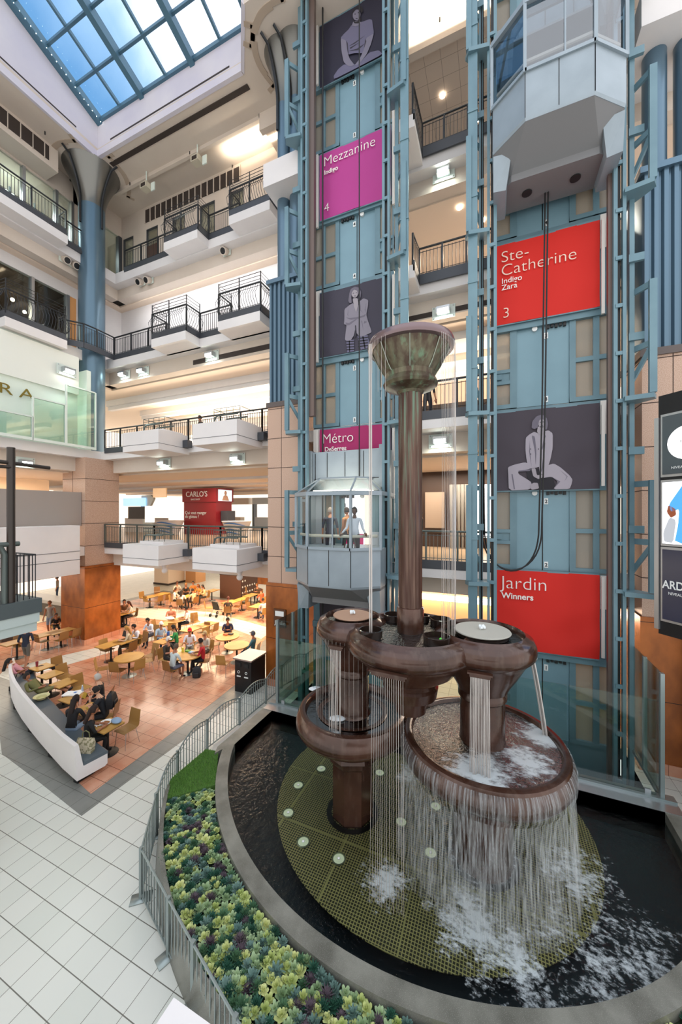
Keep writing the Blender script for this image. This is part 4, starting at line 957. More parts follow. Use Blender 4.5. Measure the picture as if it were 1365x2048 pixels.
for px, py, r in ((742, 1262, .2), (788, 1231, .19), (882, 1240, .19), (874, 1275, .21), (847, 1233, .12)):
    p = atZ(px, py, 4.28); m = MB(); m.lathe([(r, 4.19), (r + .01, 4.31), (r - .015, 4.315), (r - .03, 4.2)], (p.x, p.y), 28); m.lathe([(0.0001, 4.21), (r - .025, 4.22)], (p.x, p.y), 28); m.build('ring_cup', wet, ft)
# spouts
def spout(c, ang, R, w, zt):
    m = MB(); d = Vector((cos(ang), sin(ang), 0)); s = Vector((-sin(ang), cos(ang), 0)); o = Vector((c[0], c[1], 0)) + d * (R - .04)
    m.bar(o + Vector((0, 0, zt)) - s * w / 2 + d * .05, o + Vector((0, 0, zt)) + s * w / 2 + d * .05, .12, .05); m.bar(o + Vector((0, 0, zt + .035)) - s * (w / 2 + .03) + d * .08, o + Vector((0, 0, zt + .035)) + s * (w / 2 + .03) + d * .08, .09, .025)
    m.build('spout', bronze, ft); return o + d * .09, s
def toward(c):      # direction of the spouts, facing out over the pool
    return None
def angle_of(c, px, py, z):
    p = atZ(px, py, z); return atan2(p.y - c[1], p.x - c[0])
aL_ = angle_of(CL, 675, 1293, 3.9); aC_ = angle_of(C0, 793, 1333, 3.85); aR_ = angle_of(CR, 962, 1340, 3.85)
sL = spout(CL, aL_, .72, .24, 3.88); sC = spout(C0, aC_, 1.18, .55, 3.86); sR = spout(CR, aR_, .86, .3, 3.86)
# column and top bowl
m = MB(); R = .215; ring_ = []
for z in (4.15, 8.75):
    ring_.append([(C0[0] + (R if k % 5 else R * .93) * cos(2 * pi * k / 40), C0[1] + (R if k % 5 else R * .93) * sin(2 * pi * k / 40), z) for k in range(40)])
m.loft(ring_); m.build('column', colm, ft, smooth=.5)
MB().lathe([(.245, 4.15), (.245, 4.6), (.235, 4.63), (.215, 4.64)], C0, 32).build('collar', bronze, ft)
m = MB(); m.lathe([(.215, 8.5), (.25, 8.55), (.46, 8.63), (.5, 8.68), (.45, 8.78), (.46, 8.86), (.52, 8.95), (.63, 9.15), (.7, 9.32)], C0, 16); m.build('top_bowl', patina, ft, smooth=.35)
m = MB(); m.lathe([(.69, 9.3), (.77, 9.31), (.785, 9.37), (.76, 9.44), (.66, 9.49), (.6, 9.47), (.0001, 9.4)], C0, 48); m.build('top_rim', mat('rim_mauve_bronze', '7c6a6c', .2, .5), ft)
for k in range(8):
    m = MB(); a = 2 * pi * k / 8 + .2; d = Vector((cos(a), sin(a), 0)); b = Vector((*C0, 0)); m.tube([b + d * .455 + Vector((0, 0, 8.86)), b + d * .535 + Vector((0, 0, 8.97)), b + d * .7 + Vector((0, 0, 9.3))], .009, 4); m.build('seam', mat('solder', '98a093', .3, .5), ft)
# the moving water -------------------------------------------------------------------------------
def fallmat(name, dens, fine=60., col='e9f0f2', glossy=.35):
    m = bpy.data.materials.new(name); m.use_nodes = True; m.node_tree.nodes.clear(); q = NB(m)
    tcx = q.n('ShaderNodeTexCoord'); sep = q.n('ShaderNodeSeparateXYZ'); q.l(tcx.outputs['UV'], sep.inputs[0])
    cv = q.n('ShaderNodeCombineXYZ'); q.l(q.math('MULTIPLY', sep.outputs[0], fine), cv.inputs[0]); q.l(q.math('MULTIPLY', sep.outputs[1], 1.6), cv.inputs[1])
    n = q.noise(1.0, 5, vec=cv.outputs[0], rough=.65)
    f = q.math('MULTIPLY', q.ramp(n, .5 - dens * .25, .72 - dens * .1), .25 + dens * .55)
    tr = q.n('ShaderNodeBsdfTransparent'); df = q.n('ShaderNodeBsdfDiffuse'); df.inputs[0].default_value = lin(col)
    tl = q.n('ShaderNodeBsdfTranslucent'); tl.inputs[0].default_value = lin(col); ad = q.n('ShaderNodeMixShader'); ad.inputs[0].default_value = .35; q.l(df.outputs[0], ad.inputs[1]); q.l(tl.outputs[0], ad.inputs[2])
    mx = q.n('ShaderNodeMixShader'); q.l(f, mx.inputs[0]); q.l(tr.outputs[0], mx.inputs[1]); q.l(ad.outputs[0], mx.inputs[2])
    o = q.n('ShaderNodeOutputMaterial'); q.l(mx.outputs[0], o.inputs[0]); return m
def curtain(name, label, paths, m, cols=None):
    """paths: list of columns, each a list of points from top to bottom"""
    me = bpy.data.meshes.new(name); o = bpy.data.objects.new(name, me); COL.objects.link(o)
    k = len(paths[0]); vs = [tuple(p) for c in paths for p in c]; fs = []; uv = []
    for i in range(len(paths) - 1):
        for j in range(k - 1): fs.append((i * k + j, (i + 1) * k + j, (i + 1) * k + j + 1, i * k + j + 1)); uv.append((i, j))
    me.from_pydata(vs, [], fs); u = me.uv_layers.new(name='UVMap'); w = (Vector(paths[0][0]) - Vector(paths[1][0])).length
    for f, (i, j) in enumerate(uv):
        for q_, (a, b) in enumerate(((i, j), (i + 1, j), (i + 1, j + 1), (i, j + 1))):
            u.data[f * 4 + q_].uv = (a * w, -Vector(paths[0][b]).z)
    me.materials.append(m); me.polygons.foreach_set('use_smooth', [True] * len(fs)); tag(o, label, 'falling water', 'falling water of the fountain', 'stuff'); return o
fm1 = fallmat('falling_sheet', .34, 34.); fm2 = fallmat('falling_strings', .8, 55.); fm3 = fallmat('fine_drip', .12, 40.)
# sheet over the rim of the right basin
pa = []
for i in range(97):
    a = radians(140) + radians(310) * i / 96
    d = Vector((cos(a), sin(a))); prof = [(1.26, 2.455), (1.36, 2.40), (1.405, 2.28), (1.41, 2.1), (1.36, 2.0), (1.37, 1.7), (1.4, 1.2), (1.43, .8), (1.46, .37)]
    jit = .03 * sin(i * 1.7) + .02 * sin(i * 4.1)
    pa.append([(CR[0] + d.x * (r + (jit if z < 1.9 else 0)), CR[1] + d.y * (r + (jit if z < 1.9 else 0)), z) for r, z in prof])
curtain('falling_water', 'sheet of falling water all round the large right basin', pa, fm1)
pa2 = []
for i in range(40):
    a = radians(200) + radians(130) * i / 39; d = Vector((cos(a), sin(a)))
    pa2.append([(CR[0] + d.x * r, CR[1] + d.y * r, z) for r, z in ((1.33, 1.98), (1.28, 1.5), (1.27, .9), (1.29, .37))])
curtain('falling_water', 'thin inner veil of water under the large right basin', pa2, fallmat('inner_veil', .3, 26.))
def strings(o, s, w, z1, n, spread=.06, r=.009, label='', col=None):
    m = MB(); rr = random.Random(n)
    out = Vector((-s.y, s.x, 0)); out = out if True else out
    for k in range(n):
        u = (k + .5) / n - .5; p = o + s * (w * u); dd = rr.uniform(.0, spread); pts = []
        for j in range(6):
            v = j / 5; z = p.z + (z1 - p.z) * v; pts.append((p.x + (p.x - o.x) * .1 * v + OUT.x * (.03 + dd * v), p.y + OUT.y * (.03 + dd * v), z))
        m.tube(pts, [r * rr.uniform(.6, 1.2) for _ in range(6)], 4)
    ob = m.build('falling_water', MATS['water_string']); tag(ob, label, 'falling water', 'falling water of the fountain', 'stuff')
ws = glass('water_string', 'f4f8fa', .25, .15, 1.0)
q = NB(ws); out_n = [n_ for n_ in ws.node_tree.nodes if n_.type == 'OUTPUT_MATERIAL'][0]; src = out_n.inputs[0].links[0].from_socket
df = q.n('ShaderNodeBsdfDiffuse'); df.inputs[0].default_value = lin('e8dfd8'); mx = q.n('ShaderNodeMixShader'); mx.inputs[0].default_value = .42; q.l(src, mx.inputs[1]); q.l(df.outputs[0], mx.inputs[2]); q.l(mx.outputs[0], out_n.inputs[0])
for (o, s), w, z1, n, lb, zz in ((sL, .22, 2.4, 9, 'strings of water falling from the left upper bowl spout', 3.86), (sC, .52, .37, 15, 'strings of water falling from the middle bowl spout to the pool', 3.84), (sR, .28, 2.4, 13, 'strings of water falling from the right upper bowl spout', 3.84)):
    OUT = (o - Vector((o.x, o.y, 0))); c = {id(sL): CL}.get(0, None)
    OUT = Vector((-s.y, s.x, 0)) * -1
    strings(Vector((o.x, o.y, zz)), s, w, z1, n, label=lb, r=.0085 if n != 15 else .0035)
# jet from the column top into the ring cup, and drips on the right of the bowl
def jet(p0, p1, r, label, n=5, bend=.0):
    m = MB(); rr = random.Random(5)
    for k in range(n):
        dx, dy = rr.uniform(-r, r), rr.uniform(-r, r)
        m.tube([(p0[0] + dx + (p1[0] - p0[0]) * v, p0[1] + dy + (p1[1] - p0[1]) * v, p0[2] + (p1[2] - p0[2]) * v ** 1.3) for v in [i / 7 for i in range(8)]], r * .55, 5)
    tag(m.build('falling_water', ws), label, 'falling water', 'falling water of the fountain', 'stuff')
pc = atZ(742, 1262, 4.28); jet((pc.x - .01, pc.y, 9.3), (pc.x, pc.y, 4.22), .02, 'long thin jet falling from the top bowl to a ring cup', 5)
pr_ = atZ(1092, 1468, 2.42); js = Vector((CR[0], CR[1], 3.98)) + (Vector((pr_.x, pr_.y, 0)) - Vector((CR[0], CR[1], 0))).normalized() * .84
jet(js, (pr_.x, pr_.y, 2.36), .028, 'white spout of water falling onto the right basin from its bowl', 6)
m = MB(); rr = random.Random(9)
for k in range(22):
    a = angle_of(C0, 865 + k * 2.6, 1270, 4.2) if False else radians(-38 + k * 3.1); d = .79
    x, y = C0[0] + d * cos(a), C0[1] + d * sin(a); m.tube([(x, y, 9.32), (x + .01, y, 7), (x + rr.uniform(-.01, .01), y, 4.22)], rr.uniform(.0022, .0048), 3)
for k in range(7):
    a = radians(215 + k * 6); x, y = C0[0] + .79 * cos(a), C0[1] + .79 * sin(a); m.tube([(x, y, 9.32), (x, y, 8.2 + rr.random())], .003, 3)
tag(m.build('falling_water', ws), 'fine drips falling from the right side of the top bowl', 'falling water', 'falling water of the fountain', 'stuff')
m = MB()
for k in range(26):
    a = radians(150 + k * 6.5); x, y = CL[0] + .73 * cos(a), CL[1] + .73 * sin(a); m.tube([(x, y, 3.98), (x, y, 2.4 if .73 < .9 else .4)], rr.uniform(.002, .004), 3)
tag(m.build('falling_water', ws), 'fine drips falling from the left upper bowl', 'falling water', 'falling water of the fountain', 'stuff')
# water in the lower basins, with floating foam
o = MB().lathe([(0.0001, 2.40), (1.19, 2.40)], CR, 64).build('basin_water', watermat('basin_foam', None, [(pr_.x, pr_.y, .1, .8, 1.15), (sR[0].x, sR[0].y, .1, .85, 1.15), (CR[0] + .75, CR[1] - .35, .1, .7, 1.0), (CR[0] + .1, CR[1] - .85, .1, .7, 1.0)], ripple=14, clear=.6, fs=5.5, strength=.6, gcol=.5), bR)
o = MB().lathe([(0.0001, 2.36), (.92, 2.36)], CL, 64).build('basin_water', watermat('basin_calm', None, [(sL[0].x, sL[0].y, .0, .2, .9)], ripple=10, clear=.5, fs=9, strength=.08, gcol=.2), bL)
MB().lathe([(.7, 2.372), (.68, 2.38), (.6, 2.365)], CL, 64).build('step_ring', bronze, ft)
for px, py, lb in ((632, 1376, 'white oval float on the dark water behind, in the left basin'), (675, 1435, 'white oval float near the front of the left basin')):
    p = atZ(px, py, 2.4); t = thing('water_float', lb, 'float', (p.x, p.y, 2.36), rz=radians(20), group='oval floats in the left basin')
    MB().ball((0, 0, .02), .12, 16, 8, (1.35, .75, .35)).build('shell', mat('float_white', 'dfe6ea', .25), t, local=True); MB().ball((0, 0, .06), .05, 10, 6, (1.3, .8, .4)).build('cap', mat('float_clear', 'b9c6cc', .1), t, local=True)
tag(MB().ball((*atZ(882, 1281, 4.24)[:2], 4.26), .026, 10, 8).build('green_ball', mat('ball_green', '5fd24a', .3)), 'small bright green ball in a ring cup of the fountain', 'ball')

# ------------------------------------------------------------------ planting ring
aS, aE = radians(205), radians(335)
Rw = 6.22
def arc(R, a0, a1, n): return [(PC[0] + R * cos(a0 + (a1 - a0) * i / n), PC[1] + R * sin(a0 + (a1 - a0) * i / n)) for i in range(n + 1)]
a_turf = atan2(5.38 - PC[1], -6.19 - PC[0])
wall_o = arc(Rw + .05, a_turf - .02, radians(20), 90) if False else arc(Rw + .05, atan2(5.55 - PC[1], -6.5 - PC[0]) , radians(-35), 80)
wi = arc(Rw - .0, atan2(5.55 - PC[1], -6.5 - PC[0]), radians(-35), 80)
m = MB(); n = len(wi); vs = [(x, y, 0) for x, y in wi] + [(x, y, .5) for x, y in wi] + [(x, y, .5) for x, y in wall_o] + [(x, y, 0) for x, y in arc(Rw + .1, atan2(5.55 - PC[1], -6.5 - PC[0]), radians(-35), 80)]
fs = []
for i in range(n - 1): fs += [(i, i + 1, n + i + 1, n + i), (n + i, n + i + 1, 2 * n + i + 1, 2 * n + i), (2 * n + i, 2 * n + i + 1, 3 * n + i + 1, 3 * n + i)]
m.add(vs, fs); tag(m.build('planter_wall', stone, solid=.03), 'low curved grey stone planter wall outside the succulents', 'planter wall')
soil = mat('soil', '24301c', .9)
tag(MB().prism(arc(Rw, a_turf, radians(-35), 60) + arc(5.27, radians(-35), a_turf, 60), .05, .4).build('planting_soil', soil, smooth=None), 'dark soil under the succulents', 'soil', kind='stuff')
# turf patch
turf = [atZ(*p, .47) for p in ((437, 1505), (412, 1501), (340, 1562), (335, 1599), (432, 1572))]
turf = [(p.x, p.y) for p in turf]
gm = mat('turf_green', '50752f', .8, var=(40, '3b5c22'))
tag(MB().prism(turf, .05, .5).build('turf_base', gm, smooth=None), 'triangular patch of artificial grass beside the pool curb', 'artificial grass', kind='stuff')
m = MB(); rr = random.Random(11)
xs = [p[0] for p in turf]; ys = [p[1] for p in turf]
def inside(x, y, P):
    c = False; j = len(P) - 1
    for i in range(len(P)):
        if ((P[i][1] > y) != (P[j][1] > y)) and x < (P[j][0] - P[i][0]) * (y - P[i][1]) / (P[j][1] - P[i][1]) + P[i][0]: c = not c
        j = i
    return c
cnt = 0
while cnt < 5000:
    x, y = rr.uniform(min(xs), max(xs)), rr.uniform(min(ys), max(ys))
    if not inside(x, y, turf): continue
    a = rr.random() * 6.28; h = rr.uniform(.02, .045); w = .005; dx, dy = cos(a) * w, sin(a) * w; lx, ly = rr.uniform(-.015, .015), rr.uniform(-.015, .015)
    m.add([(x - dx, y - dy, .5), (x + dx, y + dy, .5), (x + lx, y + ly, .5 + h)], [(0, 1, 2)]); cnt += 1
tag(m.build('grass', mat('turf_blade', '64913c', .7), smooth=None), 'short artificial grass blades beside the pool curb', 'artificial grass', kind='stuff')
S('floor', MB().prism([(-6.3, 8.6), (-6.3, 7.0), (-6.6, 6.85), (-7.0, 7.6), (-6.95, 9.4), (-6.3, 9.4)], 0, .03), mat('ledge_pale', 'cfcbc2', .5))
S('trim_21', MB().prism([(XL - .33, 8.82), (XL - .33, 6.95), (turf[0][0] + .02, turf[0][1] - .15), (turf[0][0] + .1, turf[0][1] + .1), (XL, 7.2), (XL, 8.82)], .05, .549), stone, smooth=None)
# succulents
def rosette(nl, rings, L, w, cup, z0, point, mats, nm):
    t = thing('succulent', 'rosette', 'succulent'); m = MB()
    for k in range(rings):
        u = k / max(1, rings - 1); el = radians(12 + cup * u); Lk = L * (1 - .55 * u); cntl = max(4, int(nl * (1 - .3 * u)))
        for i in range(cntl):
            a = 2 * pi * (i + .5 * (k % 2)) / cntl + k * .3; d = Vector((cos(a), sin(a), 0)); s = Vector((-sin(a), cos(a), 0)); up = Vector((0, 0, 1))
            b = up * (z0 + .012 * k); mid = b + d * Lk * .55 * cos(el) + up * Lk * .55 * sin(el); tip = b + d * Lk * cos(el * 1.1) + up * (Lk * sin(el) + .012)
            wk = w * (1 - .4 * u); n_ = len(m.v)
            m.add([b - s * wk * .35, b + s * wk * .35, mid + s * wk, tip + s * wk * point, tip + d * .012, tip - s * wk * point, mid - s * wk, mid + up * -.008], [(0, 1, 2, 7), (7, 2, 3, 4), (0, 7, 6), (7, 4, 5, 6)])
    m.build('leaf_rosette', mats, t, smooth=1.2, local=True); return t
pal = {'yellow': ('dbe09c', 'afc070'), 'pale': ('b3c99c', '86a274'), 'green': ('5d8560', '4a7152'), 'blue': ('7c9a90', '62827a'), 'teal': ('3f725e', '33604c'), 'purple': ('796b74', '61535d')}
def lm(n):
    a, b = pal[n]; m_ = mat('leaf_' + n, a, .55); q = NB(m_); oi = q.n('ShaderNodeObjectInfo')
    q.l(q.mix(oi.outputs['Random'], lin(a), lin(b)), bs(m_).inputs['Base Color']); bs(m_).inputs['Subsurface Weight'].default_value = 0; return m_
protos = {'yellow': rosette(5, 3, .075, .034, 55, .03, .75, lm('yellow'), 'y'), 'pale': rosette(6, 3, .08, .03, 50, .03, .6, lm('pale'), 'p'), 'green': rosette(11, 4, .1, .02, 50, .02, .35, lm('green'), 'g'),
          'blue': rosette(9, 4, .1, .024, 45, .02, .45, lm('blue'), 'b'), 'teal': rosette(12, 4, .1, .018, 55, .02, .2, lm('teal'), 't'), 'purple': rosette(14, 4, .105, .015, 40, .02, .15, lm('purple'), 'u')}
lab = {'yellow': 'yellow-green rounded succulent rosette in the planting ring', 'pale': 'pale green succulent rosette in the planting ring', 'green': 'mid green pointed succulent rosette in the planting ring', 'blue': 'grey-green succulent rosette in the planting ring', 'teal': 'dark green spiky succulent rosette in the planting ring', 'purple': 'purple-brown spiky succulent rosette in the planting ring'}
rr = random.Random(21); pts = []
tries = 0
while tries < 45000 and len(pts) < 2600:
    tries += 1
    a = rr.uniform(a_turf if a_turf > 0 else a_turf + 2 * pi, radians(325)); r = rr.uniform(5.33, Rw - .03); x, y = PC[0] + r * cos(a), PC[1] + r * sin(a)
    fwd = -SN * x + CS * y
    if fwd < .5: continue
    px = 682.5 + F * (CS * x + SN * y) / fwd; py = 1024 + F * (EYE - .5) / fwd
    if py > 3200: continue
    if any((x - p[0]) ** 2 + (y - p[1]) ** 2 < .0068 for p in pts): continue
    pts.append((x, y, px, py))
pts.sort(key=lambda p: (p[1] - 0) ** 2 + p[0] ** 2)
inv = lambda p: p[3] < 2055 and p[2] < 1375; pts = [p for p in pts if inv(p)] + [p for p in pts if not inv(p)]
used = set(); rest = {k: [] for k in protos}
for i, (x, y, px, py) in enumerate(pts):
    k = rr.choices(['yellow', 'pale', 'green', 'blue', 'teal', 'purple'], [.30, .2, .15, .12, .09, .12])[0]
    s = rr.uniform(.72, 1.05) * (1.05 if i < 300 else .95); z = .4 + rr.uniform(0, .03); rz = rr.random() * 6.28
    if i < 300:
        g = {'yellow': 'yellow-green succulents', 'purple': 'purple succulents'}.get(k, k + ' succulents')
        if k not in used: o = protos[k]; o.location = (x, y, z); o.rotation_euler = (0, 0, rz); used.add(k); kids_ = kids(o); KID[o.name] = [(c, []) for c in kids_]; o['label'] = lab[k]; o['group'] = g
        else: o = dup(protos[k], (x, y, z), rz, lab[k], g)
        o.scale = (s, s, s * rr.uniform(.9, 1.3)); o.rotation_euler[0] = rr.uniform(-.25, .25); o.rotation_euler[1] = rr.uniform(-.25, .25)
    else: rest[k].append((x, y, z, rz, s))
names = list(protos); m = MB()
for ki, k in enumerate(names):
    me = kids(protos[k])[0].data; V = [v.co.copy() for v in me.vertices]; Fs = [tuple(p.vertices) for p in me.polygons]; m.cur = ki
    for (x, y, z, rz, s) in rest[k]:
        Mx = Matrix.Translation((x, y, z)) @ Matrix.Rotation(rz, 4, 'Z') @ Matrix.Rotation(rr.uniform(-.25, .25), 4, 'X') @ Matrix.Scale(s, 4)
        m.add([Mx @ v for v in V], Fs)
static = []
for k in names:
    a, b = pal[k]; static.append(mat('leaf_far_' + k, a, .55, var=(9, b)))
tag(m.build('succulent_bed', static, smooth=1.2), 'further small mixed succulents filling the planting ring', 'succulents', kind='stuff')

# ------------------------------------------------------------------ grey barrier round the planting
bar_m = mat('barrier_grey_steel', '8f9a99', .35, .55)
bp = [(-1.6, 2.9), (-2.6, 3.15), (-3.55, 3.48), (-4.28, 3.74), (-5.33, 4.12), (-6.09, 5.03), (-6.72, 6.12), (-7.02, 7.37), (-6.95, 8.6), (-6.95, 9.94), (-6.95, 11.2)]
for i in range(len(bp) - 1):
    a = Vector((*bp[i], 0)); b = Vector((*bp[i + 1], 0)); d = (b - a).normalized(); arch = .16 if i >= 5 else 0.0
    pos_ = ['hidden behind the white ledge', 'nearest the white ledge', 'with a plate foot at the picture bottom', 'leaning out between two plate feet', 'facing the white floor left of the succulents', 'running up to the grass patch', 'beside the grass patch, arched top', 'behind the grass patch, arched top', 'arched top, beside the stone curb', 'farthest, by the glass screen'][i]
    t = thing('barrier_panel', 'grey steel barrier panel ' + pos_, 'barrier', (a.x, a.y, 0), group='barrier panels round the fountain')
    H = .84
    def top(u): return H - .03 + arch * sin(pi * u)
    N = 12; m = MB(); m.tube([a + (b - a) * (k / N) + Vector((0, 0, top(k / N))) for k in range(N + 1)], .017, 6); m.build('top_rail', bar_m, t)
    if arch: m = MB(); m.tube([a + (b - a) * (k / N) + Vector((0, 0, top(k / N) - .1)) for k in range(N + 1)], .009, 5); m.build('mid_rail', bar_m, t)
    m = MB(); m.bar(a + Vector((0, 0, .08)), b + Vector((0, 0, .08)), .025, .03); m.build('bottom_rail', bar_m, t)
    n = max(6, round((b - a).length / .115))
    for k in range(1, n):
        p = a + (b - a) * k / n; MB().box(p.x - .0075, p.x + .0075, p.y - .0075, p.y + .0075, .08, top(k / n) - (.0 if not arch else .0)).build('bar', bar_m, t, smooth=None)
    MB().box(a.x - .025, a.x + .025, a.y - .025, a.y + .025, 0, H + .01).build('post', bar_m, t)
    if i < 6:
        nn = Vector((-d.y, d.x, 0)); m = MB(); c0 = a + Vector((0, 0, 0)); m.add([c0 + d * .09 + nn * .16 + Vector((0, 0, .012)), c0 - d * .09 + nn * .16 + Vector((0, 0, .012)), c0 - d * .09 - nn * .16 + Vector((0, 0, .012)), c0 + d * .09 - nn * .16 + Vector((0, 0, .012))], [(0, 1, 2, 3)])
        m.build('foot_plate', bar_m, t, solid=.012)
# ------------------------------------------------------------------ glass screens round the lift pit
S('trim_22', MB().box(XL - .3, XR + .3, 8.82, 9.12, 0, .56), alu)
S('trim_23', MB().box(XL - .3, XR + .3, 9.12, 9.3, 0, .6), steel)
xs = [XL, -4.5, -3.0, -1.5, 0, 1.5, XR]
for i in range(6):
    t = thing('glass_screen', 'clear glass screen panel behind the pool, %s from the food court side' % ['first', 'second', 'third', 'fourth', 'fifth', 'sixth'][i], 'glass screen', (xs[i], 9.2, .6), group='glass screens before the lift pit')
    MB().box(xs[i] + .01, xs[i + 1] - .01, 9.195, 9.21, .6, 2.55).build('pane', gl_green if i in (0,) else gl, t, smooth=None)
    m = MB(); m.box(xs[i] + .1, xs[i] + .2, 9.18, 9.225, .6, .7); m.box(xs[i + 1] - .2, xs[i + 1] - .1, 9.18, 9.225, .6, .7); m.build('clamp', alu, t)
for x, ya, yb, lb in ((XL - .05, 9.2, 11.0, 'glass side screen with steel posts on the food court side of the lift pit'), (XR + .08, 9.2, 11.0, 'tall glass side screen with steel posts on the right of the lift pit'), (XR + .45, 7.2, 9.1, 'lower glass side screen with steel clips right of the pool')):
    t = thing('glass_screen', lb, 'glass screen', (x, ya, .6))
    zt = 3.1 if yb > 9.2 else 2.6; MB().box(x - .006, x + .006, ya, yb, .6, zt).build('pane', gl, t, smooth=None)
    m = MB()
    for y in (ya, (ya + yb) / 2 if yb > 9.2 else yb): m.box(x - .035, x + .035, y - .04, y + .04, .55, zt)
    m.box(x - .03, x + .03, ya, yb, .52, .6); m.build('frame_post', steel, t)
# ------------------------------------------------------------------ food court furniture
chrome = mat('chrome', 'c9ccce', .2, .9); tbase = mat('table_base_black', '1f2021', .4, .4)
ply = mat('chair_plywood', 'b08a3c', .4)
q = NB(ply); oi = q.n('ShaderNodeObjectInfo'); q.l(q.mix(oi.outputs['Random'], lin('6f4523'), lin('b38b4c')), bs(ply).inputs['Base Color'])
def make_chair():
    t = thing('cafeteria_chair', 'x', 'chair'); m = MB()
    def sheet(pts, w0, w1, th=.012):
        n = len(pts); rings = []
        for i, (y, z) in enumerate(pts):
            w = (w0 + (w1 - w0) * i / (n - 1)) / 2; rings.append([(-w, y, z), (w, y, z), (w, y + th * .3, z + th), (-w, y + th * .3, z + th)])
        return rings
    m.loft(sheet([(.22, .44), (.19, .452), (.1, .45), (0, .445), (-.12, .445), (-.17, .46)], .42, .4)); m.build('seat', ply, t, local=True, smooth=.8)
    m = MB(); m.loft([[(-w, y, z), (w, y, z), (w, y - .014, z), (-w, y - .014, z)] for y, z, w in ((-.17, .46, .2), (-.2, .5, .2), (-.215, .6, .2), (-.235, .74, .195), (-.26, .87, .185))]); m.build('backrest', ply, t, local=True, smooth=.8)
    for sx in (-1, 1):
        for y0, y1 in ((.15, .2), (-.13, -.22)): MB().cyl((sx * .17, y0, .45), (sx * .21, y1, 0), .01, seg=6).build('leg', chrome, t, local=True)
    return t
def make_table(dx, dy, rnd=False):
    t = thing('round_table' if rnd else 'cafe_table', 'x', 'table')
    m = MB()
    if rnd: m.cyl((0, 0, .70), (0, 0, .74), .52, seg=36)
    else: m.box(-dx / 2, dx / 2, -dy / 2, dy / 2, .71, .74)
    m.build('tabletop', wood_t, t, local=True)
    m = MB()
    if rnd: m.cyl((0, 0, .69), (0, 0, .70), .515, seg=36)
    else: m.box(-dx / 2 + .004, dx / 2 - .004, -dy / 2 + .004, dy / 2 - .004, .695, .71)
    m.build('underside', tbase, t, local=True)
    MB().cyl((0, 0, .02), (0, 0, .7), .04, seg=10).build('column', tbase, t, local=True)
    MB().lathe([(.26, 0), (.26, .012), (.05, .04)], (0, 0), 24, capb=True).build('base', tbase if not rnd else steel, t, local=True); return t
ch0 = make_chair(); tb0 = make_table(.56, .56); rt0 = make_table(0, 0, True); lt0 = make_table(.62, 1.0)
usedp = set()
def place(proto, loc, rz, label, group):
    if proto.name not in usedp:
        usedp.add(proto.name); KID[proto.name] = [(c, []) for c in kids(proto)]
        proto.location = loc; proto.rotation_euler = (0, 0, rz); proto['label'] = label; proto['group'] = group; return proto
    return dup(proto, loc, rz, label, group)
def tz(px, py, z=.73): p = atZ(px, py, z); return Vector((p.x, p.y, 0))
TB = {}
def table(key, px, py, label, proto=None, rz=0):
    p = tz(px, py); TB[key] = p
    place(proto or tb0, p, rz, label, 'round wooden tables' if proto is rt0 else 'wooden food court tables'); return p
sq = lambda k, x, y, l: table(k, x, y, l)
table('t3', 84, 1334, 'square wooden table farthest along the curved bench, with a drink cup')
table('t4', 101, 1349, 'empty square wooden table by the curved bench, second from its far end')
table('t5', 127, 1366, 'empty square wooden table by the curved bench, before the reclining man')
table('t6', 147, 1395, 'square wooden table with a tray and a newspaper by the curved bench')
table('t7', 175, 1418, 'square wooden table with bottles and yellow food wrap between two women')
table('t8', 215, 1451, 'square wooden table with plate and blue bag nearest the bench end')
table('c1', 376, 1310, 'round wooden table crowded with five lunch companions', rt0); table('c2', 455, 1273, 'round wooden table with the man in navy', rt0)
table('c3', 474, 1290, 'round wooden table beside the man in teal and cap', rt0); table('t9', 258.5, 1314, 'empty round wooden table in the middle of the terracotta floor', rt0)
for k, px, py, l in (('t1', 96, 1267, 'long wooden table before the copper pier, near half'), ('t1b', 122, 1262, 'long wooden table before the copper pier, far half'), ('t2', 222, 1288, 'long wooden table with the black handbag, near half'), ('t2b', 255, 1280, 'long wooden table with the black handbag, far half'),
                     ('c4', 385, 1257, 'empty long wooden table behind the red cap man, near half'), ('c4b', 412, 1249, 'empty long wooden table behind the red cap man, far half'), ('g1', 335, 1279, 'wooden table between the woman in green and the man in the white cap'),
                     ('b2', 338, 1245, 'wooden table with a white bag, before the long pale floor band'), ('b2b', 358, 1239, 'wooden table with a white bag, far half'), ('b1', 300, 1193, 'far long wooden table row with empty chairs, near end'), ('b1b', 322, 1188, 'far long wooden table row with empty chairs, middle'),
                     ('b3', 372, 1193, 'far wooden table hidden in a crowded lunch group'), ('b4', 462, 1204, 'far long wooden table behind the stroller, near end'), ('b4b', 484, 1198, 'far long wooden table behind the stroller, far end'), ('b5', 502, 1190, 'far wooden table beside the man in brown'), ('b6', 516, 1211, 'far wooden table at the lift pier'),
                     ('b7', 424, 1181, 'farthest wooden table before the dark kiosk'), ('g3', 248, 1226, 'wooden table of three women behind the copper pier'), ('l1', 34, 1283, 'wooden table half hidden under the near balcony slab')):
    table(k, px, py, l, lt0)
CH = 0
def chair(px, py, key=None, rz=None, label=''):
    p = tz(px, py, .45)
    if rz is None:
        d = TB[key] - p
        rz = atan2(d.y, d.x) - pi / 2
        if key[0] in 't' and key != 't9' or key in ('c4', 'b1'): rz = round(rz / (pi / 2)) * (pi / 2)
    place(ch0, p, rz, label, 'wooden food court chairs'); return p, rz
